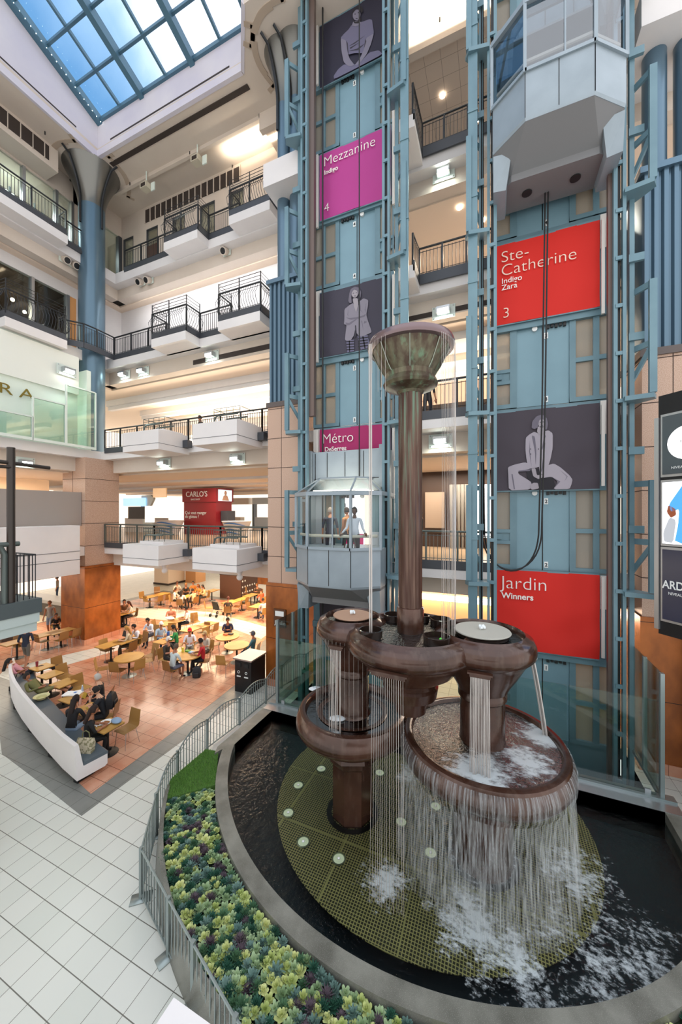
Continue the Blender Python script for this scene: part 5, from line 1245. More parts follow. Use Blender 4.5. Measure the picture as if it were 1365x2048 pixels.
for px, py, k, l in ((254, 1457, 't8', 'wooden chair standing free right of the nearest bench table'), (163, 1376, 't6', 'wooden chair pushed out from the newspaper table'), (131, 1354, 't5', 'wooden chair opposite the reclining man'), (121, 1337, 't4', 'wooden chair behind the second bench table'),
                     (206, 1337, 't9', 'dark wooden chair left of the empty round table'), (237, 1341, 't9', 'dark wooden chair before the empty round table, its back to the bench'), (274, 1337, 't9', 'wooden chair before the empty round table, back turned to the camera'), (296, 1321, 't9', 'pale wooden chair right of the empty round table'), (301, 1311, 't9', 'olive wooden chair behind right of the empty round table'),
                     (85, 1283, 't1', 'wooden chair at the near end of the table by the copper pier'), (122, 1280, 't1', 'wooden chair facing the copper pier table, left'), (148, 1273, 't1b', 'wooden chair facing the copper pier table, right'), (214, 1299, 't2', 'olive wooden chair left of the handbag table'), (259, 1301, 't2b', 'dark wooden chair before the handbag table'), (268, 1291, 't2b', 'dark wooden chair before the handbag table, farther right'),
                     (447, 1327, 'c3', 'dark wooden chair with bag before the far round table'), (418, 1274, 'c2', 'wooden chair left of the navy man table'), (430, 1288, 'c2', 'bright wooden chair between the round tables'), (407, 1264, 'c4', 'wooden chair at the empty long table, first'), (425, 1262, 'c4b', 'wooden chair at the empty long table, second'), (391, 1243, 'c4b', 'wooden chair behind the empty long table'),
                     (317, 1256, 'b2', 'wooden chair left of the white bag table'), (348, 1259, 'b2b', 'wooden chair before the white bag table'), (288, 1196, 'b1', 'far wooden chair at the row end'), (297, 1203, 'b1', 'far wooden chair before the row'), (316, 1203, 'b1', 'far wooden chair before the row, second'), (333, 1199, 'b1b', 'far wooden chair before the row, third'), (315, 1186, 'b1b', 'far wooden chair behind the row'),
                     (418, 1216, 'b4', 'far wooden chair near the stroller, left'), (475, 1213, 'b4', 'far wooden chair before the long table behind the stroller'), (488, 1207, 'b4b', 'far wooden chair before the long table, right'), (504, 1219, 'b6', 'far wooden chair by the lift pier table'), (490, 1187, 'b5', 'far wooden chair beside the man in brown'),
                     (46, 1276, 'l1', 'wooden chair behind the walking man'), (36, 1292, 'l1', 'olive wooden chair under the near balcony slab')):
    chair(px, py, k, None, l)
# curved bench ------------------------------------------------------------------------------------
bt = thing('curved_bench', 'long curved white bench with grey vinyl seat along the food court', 'bench', (-9, 5.3, 0))
bpath = [(-8.85, 5.17), (-9.6, 5.29), (-10.4, 5.46), (-11.3, 5.66), (-12.15, 5.86), (-13.1, 6.1), (-14.0, 6.36), (-14.9, 6.66), (-15.6, 6.95), (-16.3, 7.35)]
def along(prof, path, mm, nm, i0=0, i1=None, e0=0, e1=0):
    rings = []; P_ = [Vector((*p, 0)) for p in path]
    for i, p in enumerate(P_):
        d = (P_[min(i + 1, len(P_) - 1)] - P_[max(i - 1, 0)]).normalized(); nn = Vector((d.y, -d.x, 0)); nn = nn if nn.y > 0 else -nn
        rings.append([p + nn * o + Vector((0, 0, z)) for o, z in prof])
    MB().loft(rings[i0:i1]).build(nm, mm, bt, smooth=.5)
along([(.03, .14), (-.02, .97), (.06, .98), (.16, .42), (.68, .42), (.68, .18), (.62, .14)], bpath, white, 'body')
for i in range(9): along([(.17, .42), (.16, .47), (.19, .5), (.66, .5), (.70, .47), (.69, .42)], bpath, cushion, 'seat_pad', i, i + 2)
for i in (0, 2, 4, 6, 8):
    x, y = bpath[i]; MB().box(x - .25, x - .1, y + .1, y + .5, 0, .16).build('foot', tbase, bt)

# ------------------------------------------------------------------ people
def skinned(V, E, R):
    me = bpy.data.meshes.new('figure'); me.from_pydata(V, E, []); o = bpy.data.objects.new('figure', me); COL.objects.link(o)
    md = o.modifiers.new('s', 'SKIN'); sv = me.skin_vertices[0].data
    for i, r in enumerate(R): sv[i].radius = (r, r) if not isinstance(r, tuple) else r; sv[i].use_root = (i == 0)
    md.use_smooth_shade = True; sb = o.modifiers.new('u', 'SUBSURF'); sb.levels = 1; sb.render_levels = 1
    dg = bpy.context.evaluated_depsgraph_get(); ev = o.evaluated_get(dg); m2 = bpy.data.meshes.new_from_object(ev); bpy.data.objects.remove(o); return m2
def figure(nm, J, sleeves='short', legs='long', hair='short', face=1):
    """J: joints. Returns an Empty with body and hair children (local frame, facing +Y)"""
    V = []; E = []; R = []; lab = []
    def v(p, r): V.append(tuple(p)); R.append(r); return len(V) - 1
    pel = v(J['pel'], (.125, .1)); w = v(J['waist'], (.115, .09)); ch = v(J['chest'], (.145, .105)); nk = v(J['neck'], .055); hb = v(Vector(J['neck']) + (Vector(J['head']) - Vector(J['neck'])) * .55, .05)
    E += [(pel, w), (w, ch), (ch, nk), (nk, hb)]; lab += ['shirt', 'shirt', 'skin', 'skin']
    for s in 'LR':
        sh = v(J['sh' + s], .062); el = v(J['el' + s], .042); wr = v(J['wr' + s], .028); E += [(ch, sh), (sh, el), (el, wr)]; lab += ['shirt', 'shirt' if sleeves != 'none' else 'skin', 'shirt' if sleeves == 'long' else 'skin']
        hp = v(J['hip' + s], .088); kn = v(J['kn' + s], .06); an = v(J['an' + s], .042); E += [(pel, hp), (hp, kn), (kn, an)]; lab += ['pants', 'pants', 'pants' if legs == 'long' else 'skin']
        to = v(J['to' + s], (.04, .03)); E.append((an, to)); lab.append('shoe')
    me = skinned(V, E, R)
    segs = [(Vector(V[a]), Vector(V[b]), l) for (a, b), l in zip(E, lab)]
    slot = {'skin': 0, 'shirt': 1, 'pants': 2, 'shoe': 3}
    idx = []
    for p in me.polygons:
        c = p.center; best = None
        for a, b, l in segs:
            d = b - a; t = max(0, min(1, (c - a).dot(d) / max(d.length_squared, 1e-9))); q_ = (c - (a + d * t)).length / (.14 if l == 'shirt' else .1)
            if best is None or q_ < best[0]: best = (q_, l)
        idx.append(slot[best[1]])
    m = MB(); m.v = [tuple(v_.co) for v_ in me.vertices]; m.f = [tuple(p.vertices) for p in me.polygons]; m.m = idx
    # head with nose, ears, eyes and mouth
    H = Vector(J['head']); f = Vector(J.get('look', (0, 1, 0))).normalized(); side = f.cross(Vector((0, 0, 1))).normalized(); up = side.cross(f).normalized()
    def hp_(a, b, c): return H + side * a + f * b + up * c
    n0 = len(m.v); seg, rg = 16, 12
    for k in range(rg + 1):
        t = pi * k / rg
        for i in range(seg):
            a = 2 * pi * i / seg; x, y, z = sin(t) * cos(a), sin(t) * sin(a), -cos(t)
            jaw = 1 - .22 * max(0, -z) ** 1.5; xx = x * .076 * jaw; yy = y * .094 * jaw + (.012 if z < 0 and y > 0 else 0) * (-z)
            if abs(x) < .3 and y > .8 and -.35 < z < .05: yy += .016
            m.v.append(tuple(hp_(xx, yy, z * .118)))
    for k in range(rg):
        for i in range(seg): m.f.append((n0 + k * seg + i, n0 + k * seg + (i + 1) % seg, n0 + (k + 1) * seg + (i + 1) % seg, n0 + (k + 1) * seg + i)); m.m.append(0)
    def blob(c, r, s, sl_):
        m.cur = sl_; n1 = len(m.v); mm = MB(); mm.ball((0, 0, 0), r, 8, 5, s)
        m.v += [tuple(c + side * p[0] + f * p[1] + up * p[2]) for p in mm.v]; m.f += [tuple(i + n1 for i in ff) for ff in mm.f]; m.m += [sl_] * len(mm.f)
    for s in (-1, 1):
        blob(hp_(s * .077, -.004, 0), .022, (.4, .8, 1.2), 0); blob(hp_(s * .03, .084, .012), .011, (1.3, .6, .7), 4)
    blob(hp_(0, .088, -.052), .017, (1.5, .5, .4), 5)
    # hands: palm, four fingers and a thumb
    for s in 'LR':
        wr = Vector(J['wr' + s]); d = (wr - Vector(J['el' + s])).normalized(); hd = Vector(J.get('hand', d)) if J.get('hand') else d
        sd = hd.cross(Vector((0, 0, 1))); sd = sd.normalized() if sd.length > .1 else Vector((1, 0, 0)); nn = sd.cross(hd).normalized(); m.cur = 0
        mm = MB(); mm.bar(wr - hd * .01, wr + hd * .085, .07, .028, up=nn)
        for k, (ln, o) in enumerate(((.062, -.026), (.072, -.009), (.068, .009), (.052, .026))):
            a = wr + hd * .08 + sd * o; b = a + hd * ln * .6 - nn * .006; c = b + hd * ln * .4 - nn * .022; mm.tube([a, b, c], [.0095, .009, .007], 6)
        sg = 1 if s == 'L' else -1; a = wr + hd * .03 + sd * .03 * sg; mm.tube([a, a + hd * .03 + sd * .028 * sg, a + hd * .06 + sd * .036 * sg - nn * .01], [.012, .011, .008], 6)
        n1 = len(m.v); m.v += mm.v; m.f += [tuple(i + n1 for i in ff) for ff in mm.f]; m.m += [0] * len(mm.f)
    t = thing('person', nm, 'person'); 
    mats = [mat('skin_mid', 'b57f63', .55)] * 1 + [mat('p_shirt', '888888')] + [mat('p_pants', '333844')] + [mat('p_shoe', '26262a')] + [mat('eye_dark', '1c1613')] + [mat('lip', '8f4a42')]
    b = m.build('body', mats, t, local=True, smooth=1.0)
    # hair
    h = MB(); rings = []
    seg = 16
    for k in range(9):
        t_ = pi * (.02 + .60 * k / 8); row = []
        for i in range(seg):
            a = 2 * pi * i / seg; x, y, z = sin(t_) * cos(a), sin(t_) * sin(a), cos(t_)
            drop = 1.0
            if y > .35 and z < .45: y = .35 + (y - .35) * .3; 
            row.append(hp_(x * .088, y * .104 - .006, z * .128 + .006))
        rings.append(row)
    h.loft(rings)
    if hair in ('long', 'tail'):
        rr_ = []
        for k in range(6):
            u = k / 5; wd = (.088 if hair == 'long' else .03) * (1 - .25 * u); yy = -.05 - .03 * u; zz = .02 - (.34 if hair == 'long' else .26) * u
            rr_.append([hp_(wd * cos(2 * pi * i / 10), yy + .05 * (1 if hair == 'long' else .5) * sin(2 * pi * i / 10) - .02, zz) for i in range(10)])
        h.loft(rr_)
    if hair == 'cap':
        c_ = [hp_(.075 * cos(pi * i / 8), .07 + .085 * sin(pi * i / 8), .05) for i in range(9)]; h.loft([c_, [p + up * .012 for p in c_]])
    h.build('cap' if hair == 'cap' else 'hair', mat('hair_any', '2a1d17', .6), t, local=True, smooth=1.2)
    return t
V3 = lambda *a: Vector(a)
def sitJ(lean=.06, wl=(-.12, .36, .78), wr=(.12, .36, .78), look=(0, 1, -.25), kn=.42):
    y = lean
    return dict(pel=(0, 0, .53), waist=(0, y * .4, .70), chest=(0, y, .90), neck=(0, y * 1.25 + .01, 1.07), head=(0, y * 1.5 + .04, 1.24), look=look,
                shL=(-.17, y * 1.1, 1.0), elL=(-.24, y + .1, .76), wrL=wl, shR=(.17, y * 1.1, 1.0), elR=(.24, y + .1, .76), wrR=wr,
                hipL=(-.09, .04, .51), knL=(-.11, kn, .5), anL=(-.11, kn + .03, .09), toL=(-.12, kn + .17, .04), hipR=(.09, .04, .51), knR=(.11, kn, .5), anR=(.11, kn - .04, .09), toR=(.12, kn + .1, .04))
def standJ(st=.0, wl=(-.26, .08, .84), wr=(.26, .08, .84), look=(0, 1, -.1)):
    return dict(pel=(0, 0, .95), waist=(0, 0, 1.1), chest=(0, 0, 1.3), neck=(0, .0, 1.47), head=(0, .03, 1.63), look=look,
                shL=(-.18, 0, 1.40), elL=(-.24, -.02 - st * .3, 1.12), wrL=wl, shR=(.18, 0, 1.40), elR=(.24, -.02 + st * .3, 1.12), wrR=wr,
                hipL=(-.09, 0, .9), knL=(-.1, st + .03, .5), anL=(-.1, st * 1.3, .09), toL=(-.11, st * 1.3 + .14, .04), hipR=(.09, 0, .9), knR=(.1, -st * .4 + .03, .49), anR=(.1, -st * 1.6, .1), toR=(.11, -st * 1.6 + .13, .04))
PR = {}
def proto(k, *a, **kw): PR[k] = figure(k, *a, **kw)
proto('sit', sitJ()); proto('sit_long', sitJ(.09, look=(0, 1, -.3)), hair='long'); proto('sit_lean', sitJ(.16, (-.08, .40, .8), (.06, .42, .82), (0, 1, -.5)), sleeves='long')
proto('sit_cap', sitJ(.04), hair='cap'); proto('sit_shorts', sitJ(.1, (-.1, .34, .7), (.14, .3, .62)), legs='short'); proto('sit_tail', sitJ(.1, (-.2, .42, .8), (.15, .4, .8)), sleeves='long', hair='tail')
proto('sit_back', sitJ(-.03, (-.1, .25, .62), (.12, .3, .6), (0, 1, -.1), .45), hair='cap', sleeves='long')
proto('stand', standJ(), hair='short'); proto('stand_tank', standJ(.04), sleeves='none', legs='short', hair='short'); proto('walk', standJ(.16, (-.27, .18, .92), (.27, -.12, .88)), legs='short'); proto('stand_lean', standJ(.0, (-.34, .3, .98), (.34, .3, .98)), sleeves='long')
def recl(leg=1):
    return dict(pel=(0, .1, .56), waist=(0, -.02, .62), chest=(0, -.16, .78), neck=(0, -.27, .9), head=(0, -.34, 1.04), look=(0, 1, -.15),
                shL=(-.17, -.24, .87), elL=(-.27, -.12, .66), wrL=(-.12, .08, .7), shR=(.17, -.24, .87), elR=(.26, -.1, .66), wrR=(.1, .1, .7),
                hipL=(-.09, .16, .55), knL=(-.12, .56, .66), anL=(-.1, .93, .5), toL=(-.1, 1.0, .62), hipR=(.09, .16, .55), knR=(.1, .58, .72), anR=(.08, 1.0, .56), toR=(.08, 1.07, .68))
proto('recline', recl(), hair='long', legs='long'); proto('recline_man', recl(), hair='short', legs='short', sleeves='long')
skins = {k: mat('skin_' + k, v, .55) for k, v in dict(light='d9a98a', mid='b57f63', tan='a06a4c', dark='5f3d2c').items()}
usedq = set()
def cl(c): return mat('cloth_' + c, c, .8)
def person(kind, pos, rz, label, shirt, pants='2b3140', skin='mid', hair='2a1d17', shoe='26262a', scale=1.0, group=None):
    P_ = PR[kind]
    if kind in usedq: o = dup(P_, pos, rz, label)
    else: usedq.add(kind); KID[P_.name] = [(c, []) for c in kids(P_)]; o = P_; o.location = pos; o.rotation_euler = (0, 0, rz); o['label'] = label
    o.scale = (scale,) * 3
    for c in [c for c in COL.objects if c.parent == o]:
        ms = [skins[skin], cl(shirt), cl(pants), cl(shoe)] if c.name.startswith('body') else [cl(hair)]
        for i, m_ in enumerate(ms): c.material_slots[i].link = 'OBJECT'; c.material_slots[i].material = m_
        if c.name.startswith('body'):
            for i in (4, 5): c.material_slots[i].link = 'DATA'
    return o
def seated(kind, px, py, key, label, shirt, pants='2b3140', skin='mid', hair='2a1d17', ch=True, rz=None, **k):
    p = tz(px, py, .62)
    if rz is None: d = TB[key] - p; rz = atan2(d.y, d.x) - pi / 2
    if ch: place(ch0, p - Vector((-sin(rz), cos(rz), 0)) * .02, rz, ' '.join(('chair under the ' + label.split(',')[0]).split()[:15]), 'wooden food court chairs')
    return person(kind, p, rz, label, shirt, pants, skin, hair, **k)
# on the bench
person('recline', tz(36, 1349, .55) + V3(.0, .1, 0), radians(-38), 'person in pink top with long dark hair, legs stretched from the far bench end', 'c98f9c', '23262e', 'tan', '1c1512')
person('recline_man', tz(72, 1384, .55) + V3(0, .05, 0), radians(-62), 'person in olive shirt and shorts lying back on the bench', '6f6f43', '77744c', 'tan', '1c1512')
seated('sit_long', 142, 1452, 't7', 'person in black top and light jeans, dark curly hair, on the bench', '1f1f22', '9fb6cf', 'tan', '231612', ch=False)
seated('sit_long', 171, 1473, 't8', 'person in black with yellow strap nearest the bench end', '17181a', '141517', 'tan', '2a1a14', ch=False)
seated('sit_lean', 214, 1422, 't7', 'person in black jacket with backpack, seated opposite the bench', '1d2026', '181a1e', 'light', '1f1713')
seated('sit', 205, 1394, 't6', 'person with grey hair and black shirt at the newspaper table', '1c1e22', '23252b', 'light', 'b9b4ac')
person('walk', atZ(52, 1336, 0), radians(35), 'person in navy T-shirt and grey shorts walking past the bench', '1f2638', '5c5750', 'tan', '1d1815')
person('stand_tank', atZ(100, 1268, 0), radians(-150), 'person in grey tank top and denim shorts standing by the copper pier table', '8d8a86', '7d93ad', 'tan', '5d3b22')
person('stand', atZ(115, 1201, 0), radians(150), 'person in grey shirt and blue jeans before the lit store', '8c8279', '2d4468', 'mid', '221b18')
seated('sit', 112, 1246, 't1b', 'person in black shirt, child-sized, behind the table by the copper pier', '18191c', '18191c', 'tan', '1b1310', scale=.85)
seated('sit_shorts', 344, 1330, 'c1', 'person in white-blue T-shirt and grey shorts, back to the camera', 'c5d3d4', '6d7488', 'tan', '5a4a3d')
seated('sit_cap', 333, 1309, 'c1', 'person in dark hooded top and white cap at the crowded round table', '35322f', '1d1d20', 'mid', 'dedad4')
seated('sit', 408, 1313, 'c1', 'person in red T-shirt at the crowded round table', 'b41f2b', '1b1c20', 'tan', '1b1512')
seated('sit_cap', 413, 1295, 'c1', 'person in beige shirt and tan cap at the crowded round table', 'c9c0b0', '4a4640', 'mid', 'b9a276')
seated('sit_cap', 380, 1288, 'c1', 'person in white polo and bright red cap', 'eceaf0', '6a675f', 'tan', 'd22730')
seated('sit_tail', 356, 1282, 'g1', 'person in bright green top with dark ponytail', '2b8a4b', '2a2c33', 'mid', '1d1714')
seated('sit_cap', 321, 1274, 'g1', 'person in light blue shirt and white cap', 'a9c1d6', '2f4669', 'tan', 'f0eeea')
seated('sit_lean', 456, 1262, 'c2', 'person in navy jacket eating at the far round table', '2a3050', '22263a', 'tan', '181412')
seated('sit_back', 506, 1297, 'c3', 'person in teal shirt, jeans and grey cap beside the lift pier', '3c6a78', '2b3f6b', 'tan', '4f5560')
seated('sit_lean', 280, 1277, 't2b', 'person in white shirt with dark hair at the handbag table', 'e0dde4', '23283a', 'mid', '1a1413')
seated('sit_lean', 304, 1263, 't2b', 'person in pale blue shirt behind the handbag table', 'd3dbe8', '23283a', 'tan', '151211')
seated('sit_long', 262, 1284, 't2b', 'person with blonde hair at the handbag table', 'c7b79c', '4a3c2c', 'light', 'a97c3d')
seated('sit_long', 230, 1230, 'g3', 'person with light brown hair in the group of three behind the pier', '5a3c28', '222222', 'light', '9a5f2c')
seated('sit_long', 249, 1223, 'g3', 'person with dark hair in the middle of the group of three behind the pier', '7a5a42', '332b2a', 'mid', '2a1914')
seated('sit_long', 264, 1227, 'g3', 'person with auburn hair on the right of the group of three behind the pier', 'd8cfc2', '332b2a', 'light', '4b2318')
seated('sit_lean', 343, 1235, 'b2', 'person in salmon top leaning over the white bag table', 'd98a6d', '4a3c3c', 'light', '3a2219')
seated('sit', 377, 1240, 'b2b', 'person in white shirt with dark hair right of the white bag table', 'ece9ea', '23252f', 'mid', '1a1413')
for i, (px, py, sh, hr, kd) in enumerate(((348, 1197, 'e8ded2', '3a2a20', 'sit'), (362, 1204, 'f0e9df', '241a15', 'sit_long'), (372, 1186, '2c2624', '8a5a2a', 'sit_long'), (387, 1182, 'c9762a', '1d1512', 'sit'), (388, 1200, 'e2b98f', '1f1612', 'sit'), (400, 1188, 'c08a3c', '6a3d1e', 'sit_long'), (411, 1190, 'd9b488', '231913', 'sit_tail'), (354, 1182, 'd7c9ba', '4a3023', 'sit_cap'))):
    seated(kd, px, py, 'b3', 'person in the far crowded lunch group, %s' % ['left end in cream', 'front in white with long hair', 'behind in black with brown hair', 'behind in orange', 'front in tan with black hair', 'right in ochre with long brown hair', 'right end in beige with ponytail', 'rear left in a cap'][i], sh, '2b2624', 'tan', hr)
seated('sit', 456, 1219, 'b4', 'person in grey behind the stroller', '4a4038', '2b2624', 'tan', '4a1f1a'); seated('sit_lean', 518, 1186, 'b5', 'person in brown jacket at the far table by the lift pier', '5f4a37', '2b2624', 'mid', '8a5a2c'); seated('sit', 524, 1200, 'b5', 'person in orange-red top by the lift pier', 'cf5a35', '2b2624', 'mid', '3a1c14'); seated('sit', 528, 1222, 'b6', 'person in white half hidden by the lift pier', 'e3e0e4', '3b4a66', 'mid', '2a1d17')
# lift passengers and strollers on the upper levels
person('stand_lean', (-3.82, 10.0, 4.76), radians(195), 'person in white shirt leaning on the rail of the occupied lift', 'e3e6ec', '22242c', 'dark', '14100f')
person('stand', (-4.95, 10.7, 4.76), radians(20), 'person in dark grey seen from behind inside the lift', '3a404c', '2b2f3a', 'mid', '8c8078')
person('stand', (-3.86, 9.72, 4.76), radians(190), 'small child in dark top in front of the person in white in the lift', '4c4a44', '33413a', 'dark', '14100f', scale=.62)
person('stand_tank', (-4.4, 10.85, 4.76), radians(70), 'person in orange sleeveless top inside the lift', 'c98a5a', '2a2a2e', 'tan', '2a1d17')
person('stand', (-2.4, 12.9, L2), radians(100), 'person in dark clothes on the second level behind the fountain column', '1d1c20', '2a2a30', 'tan', '1a1412')
person('stand', (-2.1, 12.6, L3), radians(200), 'person in dark clothes on the third level beside the column bowl', '1d1c20', '24242a', 'tan', '1a1412')
person('stand', atZ(320, 868, L3) if False else (-13.4, 13.6, L3), radians(160), 'person with dark hair behind the left box balcony on the third level', '2a2624', '222226', 'tan', '1a1412')
# ------------------------------------------------------------------ small things of the food court
def tt(px, py, z): p = atZ(px, py, z); return Vector((p.x, p.y, z))
def one(mb, name, m, label, cat, group=None, **k): return tag(mb.build(name, m, **k), label, cat, group)
def bottle(px, py, label, c1, c2):
    p = tt(px, py, .74); t = thing('drink_bottle', label, 'bottle', p, group=None)
    MB().lathe([(.03, 0), (.032, .12), (.02, .17), (.012, .19)], (0, 0), 14, capb=True).build('bottle_body', mat('b_' + c1, c1, .2), t, local=True)
    MB().lathe([(.014, .19), (.014, .215), (.0001, .216)], (0, 0), 12).build('bottle_cap', mat('b_' + c2, c2, .4), t, local=True)
bottle(161, 1408, 'sauce bottle with red cap nearest the curly-haired person on the bench', 'd9a99a', 'd8452c'); bottle(180, 1404, 'sauce bottle with red cap across from the backpack wearer', 'dfb3a0', 'd8452c'); bottle(165, 1384, 'clear water bottle with blue label on the newspaper table', 'aebfd6', 'dfe6ee')
p = tt(74, 1333, .74); one(MB().lathe([(.035, .74), (.045, .93), (.0001, .935)], (p.x, p.y), 16, capb=True), 'drink_cup', mat('cup_red', '8a3340', .4), 'tall dark red drink cup on the farthest bench table', 'cup')
p = tt(146, 1388, .75); t = thing('newspaper', 'folded white newspaper on the table by the curved bench', 'newspaper', p, radians(25)); m = MB(); m.box(-.26, .24, -.14, .15, 0, .025); m.bar((-.2, -.1, .03), (.2, .12, .03), .22, .02); m.build('sheet', paper, t, local=True); MB().box(.02, .1, -.02, .06, .04, .043).build('picture', mat('print_blue', '4a7fc0', .6), t, local=True)
p = tt(184, 1415, .745); one(MB().ball((p.x, p.y, .76), .14, 14, 6, (1.3, .8, .16)), 'food_wrap', mat('wrap_yellow', 'dcd04a', .5), 'yellow food wrapper on the table between the two women', 'wrapper')
p = tt(171, 1395, .745); m = MB(); m.add([(p.x - .08, p.y - .05, .745), (p.x + .08, p.y - .05, .745), (p.x + .08, p.y, .9), (p.x - .08, p.y, .9), (p.x + .08, p.y + .05, .745), (p.x - .08, p.y + .05, .745)], [(0, 1, 2, 3), (3, 2, 4, 5)]); one(m, 'table_card', mat('card_ochre', 'b9962e', .6), 'folded ochre menu card standing among the bottles', 'card')
p = tt(212, 1446, .745); t = thing('lunch_plate', 'white plate with brown food and cutlery on the nearest table', 'plate', p); MB().lathe([(.0001, .005), (.1, .005), (.15, .03), (.152, .026)], (0, 0), 28).build('dish', paper, t, local=True)
m = MB(); rr = random.Random(4)
for k in range(22): m.ball((rr.uniform(-.07, .07), rr.uniform(-.06, .06), .025), rr.uniform(.012, .025), 6, 4)
m.build('food', mat('food_brown', 'a06a34', .7), t, local=True); m = MB(); m.bar((-.25, -.16, .01), (-.02, -.22, .01), .02, .008); m.bar((-.24, -.22, .012), (.0, -.15, .012), .02, .008); m.build('cutlery', paper, t, local=True)
p = tt(233, 1441, .80); one(MB().ball((p.x, p.y, .8), .13, 14, 8, (1.2, .85, .5)), 'blue_bag', mat('denim_bag', '8aa3bf', .7), 'light blue denim pouch on the nearest table', 'bag')
p = tt(83, 1396, .55); t = thing('straw_hat', 'pale yellow straw hat lying upturned on the bench cushion', 'hat', p); MB().lathe([(.0001, -.03), (.11, -.03), (.13, .03), (.21, .07), (.212, .062), (.135, .018)], (0, 0), 28).build('brim', mat('straw', 'd5cf9c', .7), t, local=True); MB().lathe([(.13, .02), (.132, .035)], (0, 0), 28).build('band', mat('band_green', '74804a', .7), t, local=True)
# tote bag at the bench end
p = tt(172, 1494, .62); t = thing('tote_bag', 'beige patterned tote bag leaning on the bench end', 'bag', p, radians(20)); m = MB(); m.loft([[(-.17, -.07, -.12), (.17, -.07, -.12), (.17, .07, -.12), (-.17, .07, -.12)], [(-.21, -.05, .1), (.21, -.05, .1), (.21, .05, .1), (-.21, .05, .1)], [(-.2, -.02, .22), (.2, -.02, .22), (.2, .02, .22), (-.2, .02, .22)]]); 
tm = mat('tote_print', 'c9bfa4', .8); q = NB(tm); q.l(q.mix(q.ramp(q.noise(16, 3), .48, .56), lin('cfc5ab'), lin('8f8a6a')), bs(tm).inputs['Base Color']); m.build('bag_body', tm, t, local=True); MB().tube([(-.1, 0, .2), (-.08, 0, .36), (0, 0, .4), (.08, 0, .36), (.1, 0, .2)], .012, 6).build('strap', mat('strap_olive', '6a6c48', .7), t, local=True)
# backpack on the person opposite the bench
def pack(p, rz, label, c, s=1.0):
    t = thing('backpack', label, 'backpack', p, rz); t.scale = (s,) * 3
    m = MB(); m.loft([[(-.14, -.09, -.2), (.14, -.09, -.2), (.14, .06, -.2), (-.14, .06, -.2)], [(-.16, -.12, 0), (.16, -.12, 0), (.16, .07, 0), (-.16, .07, 0)], [(-.13, -.08, .18), (.13, -.08, .18), (.13, .06, .18), (-.13, .06, .18)], [(-.07, -.04, .23), (.07, -.04, .23), (.07, .04, .23), (-.07, .04, .23)]]); m.build('pack_body', mat('pk_' + c, c, .7), t, local=True, smooth=.9)
    MB().box(-.11, .11, -.16, -.1, -.17, .02).build('pocket', mat('pk2_' + c, c, .5), t, local=True, bevel=.02); MB().tube([(-.03, 0, .22), (0, 0, .27), (.03, 0, .22)], .01, 5).build('handle', tbase, t, local=True)
q_ = tz(214, 1422, .62); dd_ = (q_ - TB['t7']).normalized(); pack(q_ + dd_ * .1 + Vector((0, 0, .92)), atan2(dd_.y, dd_.x) + pi / 2, 'black backpack worn by the person opposite the bench', '17191d')
pack(tt(394, 1344, .2), radians(30), 'black and white backpack standing on the floor by the crowded round table', '24262a', .95)
p = tt(254, 1270, .78); t = thing('handbag', 'black handbag standing on the long table', 'bag', p); m = MB(); m.loft([[(-.2, -.09, -.05), (.2, -.09, -.05), (.2, .09, -.05), (-.2, .09, -.05)], [(-.16, -.04, .2), (.16, -.04, .2), (.16, .04, .2), (-.16, .04, .2)]]); m.build('bag_body', blackm, t, local=True, smooth=.9); MB().tube([(-.1, 0, .2), (-.07, 0, .34), (.07, 0, .34), (.1, 0, .2)], .01, 5).build('strap', blackm, t, local=True)
p = tt(340, 1237, .78); one(MB().ball((p.x, p.y, .8), .2, 12, 6, (1.5, .8, .4)), 'paper_bag', paper, 'crumpled white bag on the table before the pale band', 'bag')
for px, py, c, l, s in ((376, 1303, '5a9a3a', 'green salad box on the crowded round table', .1), (384, 1306, '7fa9c8', 'pale blue food tray on the crowded round table', .12), (337, 1271, '2b62b8', 'blue drink carton between the woman in green and the man in the white cap', .05), (452, 1270, 'c9583a', 'orange meal box on the far round table', .1), (461, 1269, '2a2a30', 'dark tray on the far round table', .12), (366, 1304, 'e6d24a', 'yellow cup on the crowded round table', .04)):
    p = tt(px, py, .74); one(MB().box(p.x - s, p.x + s, p.y - s * .7, p.y + s * .7, .741, .741 + (.18 if s < .07 else .05)), 'meal_box', mat('mb_' + c, c, .5), l, 'food box', 'meal boxes on the food court tables', bevel=.008)
# stroller
p = tt(434, 1232, 0); t = thing('stroller', 'dark stroller standing beside the far tables', 'stroller', p)
m = MB()
for s in (-.22, .22): m.tube([(s, -.3, .1), (s, 0, .5), (s, -.25, .98)], .014, 6); m.tube([(s, .3, .1), (s, 0, .5), (s, .1, .62)], .014, 6)
m.tube([(-.22, -.25, .98), (.22, -.25, .98)], .016, 6); m.build('frame', steel, t, local=True)
MB().loft([[(-.2, -.22, .9), (.2, -.22, .9), (.2, -.12, .9), (-.2, -.12, .9)], [(-.21, -.1, .4), (.21, -.1, .4), (.21, .0, .38), (-.21, .0, .38)], [(-.2, .25, .38), (.2, .25, .38), (.2, .25, .34), (-.2, .25, .34)]]).build('seat', blackm, t, local=True)
for x in (-.24, .24):
    for y in (-.3, .3): MB().cyl((x - .015, y, .1), (x + .015, y, .1), .1, seg=16).build('wheel', tbase, t, local=True)
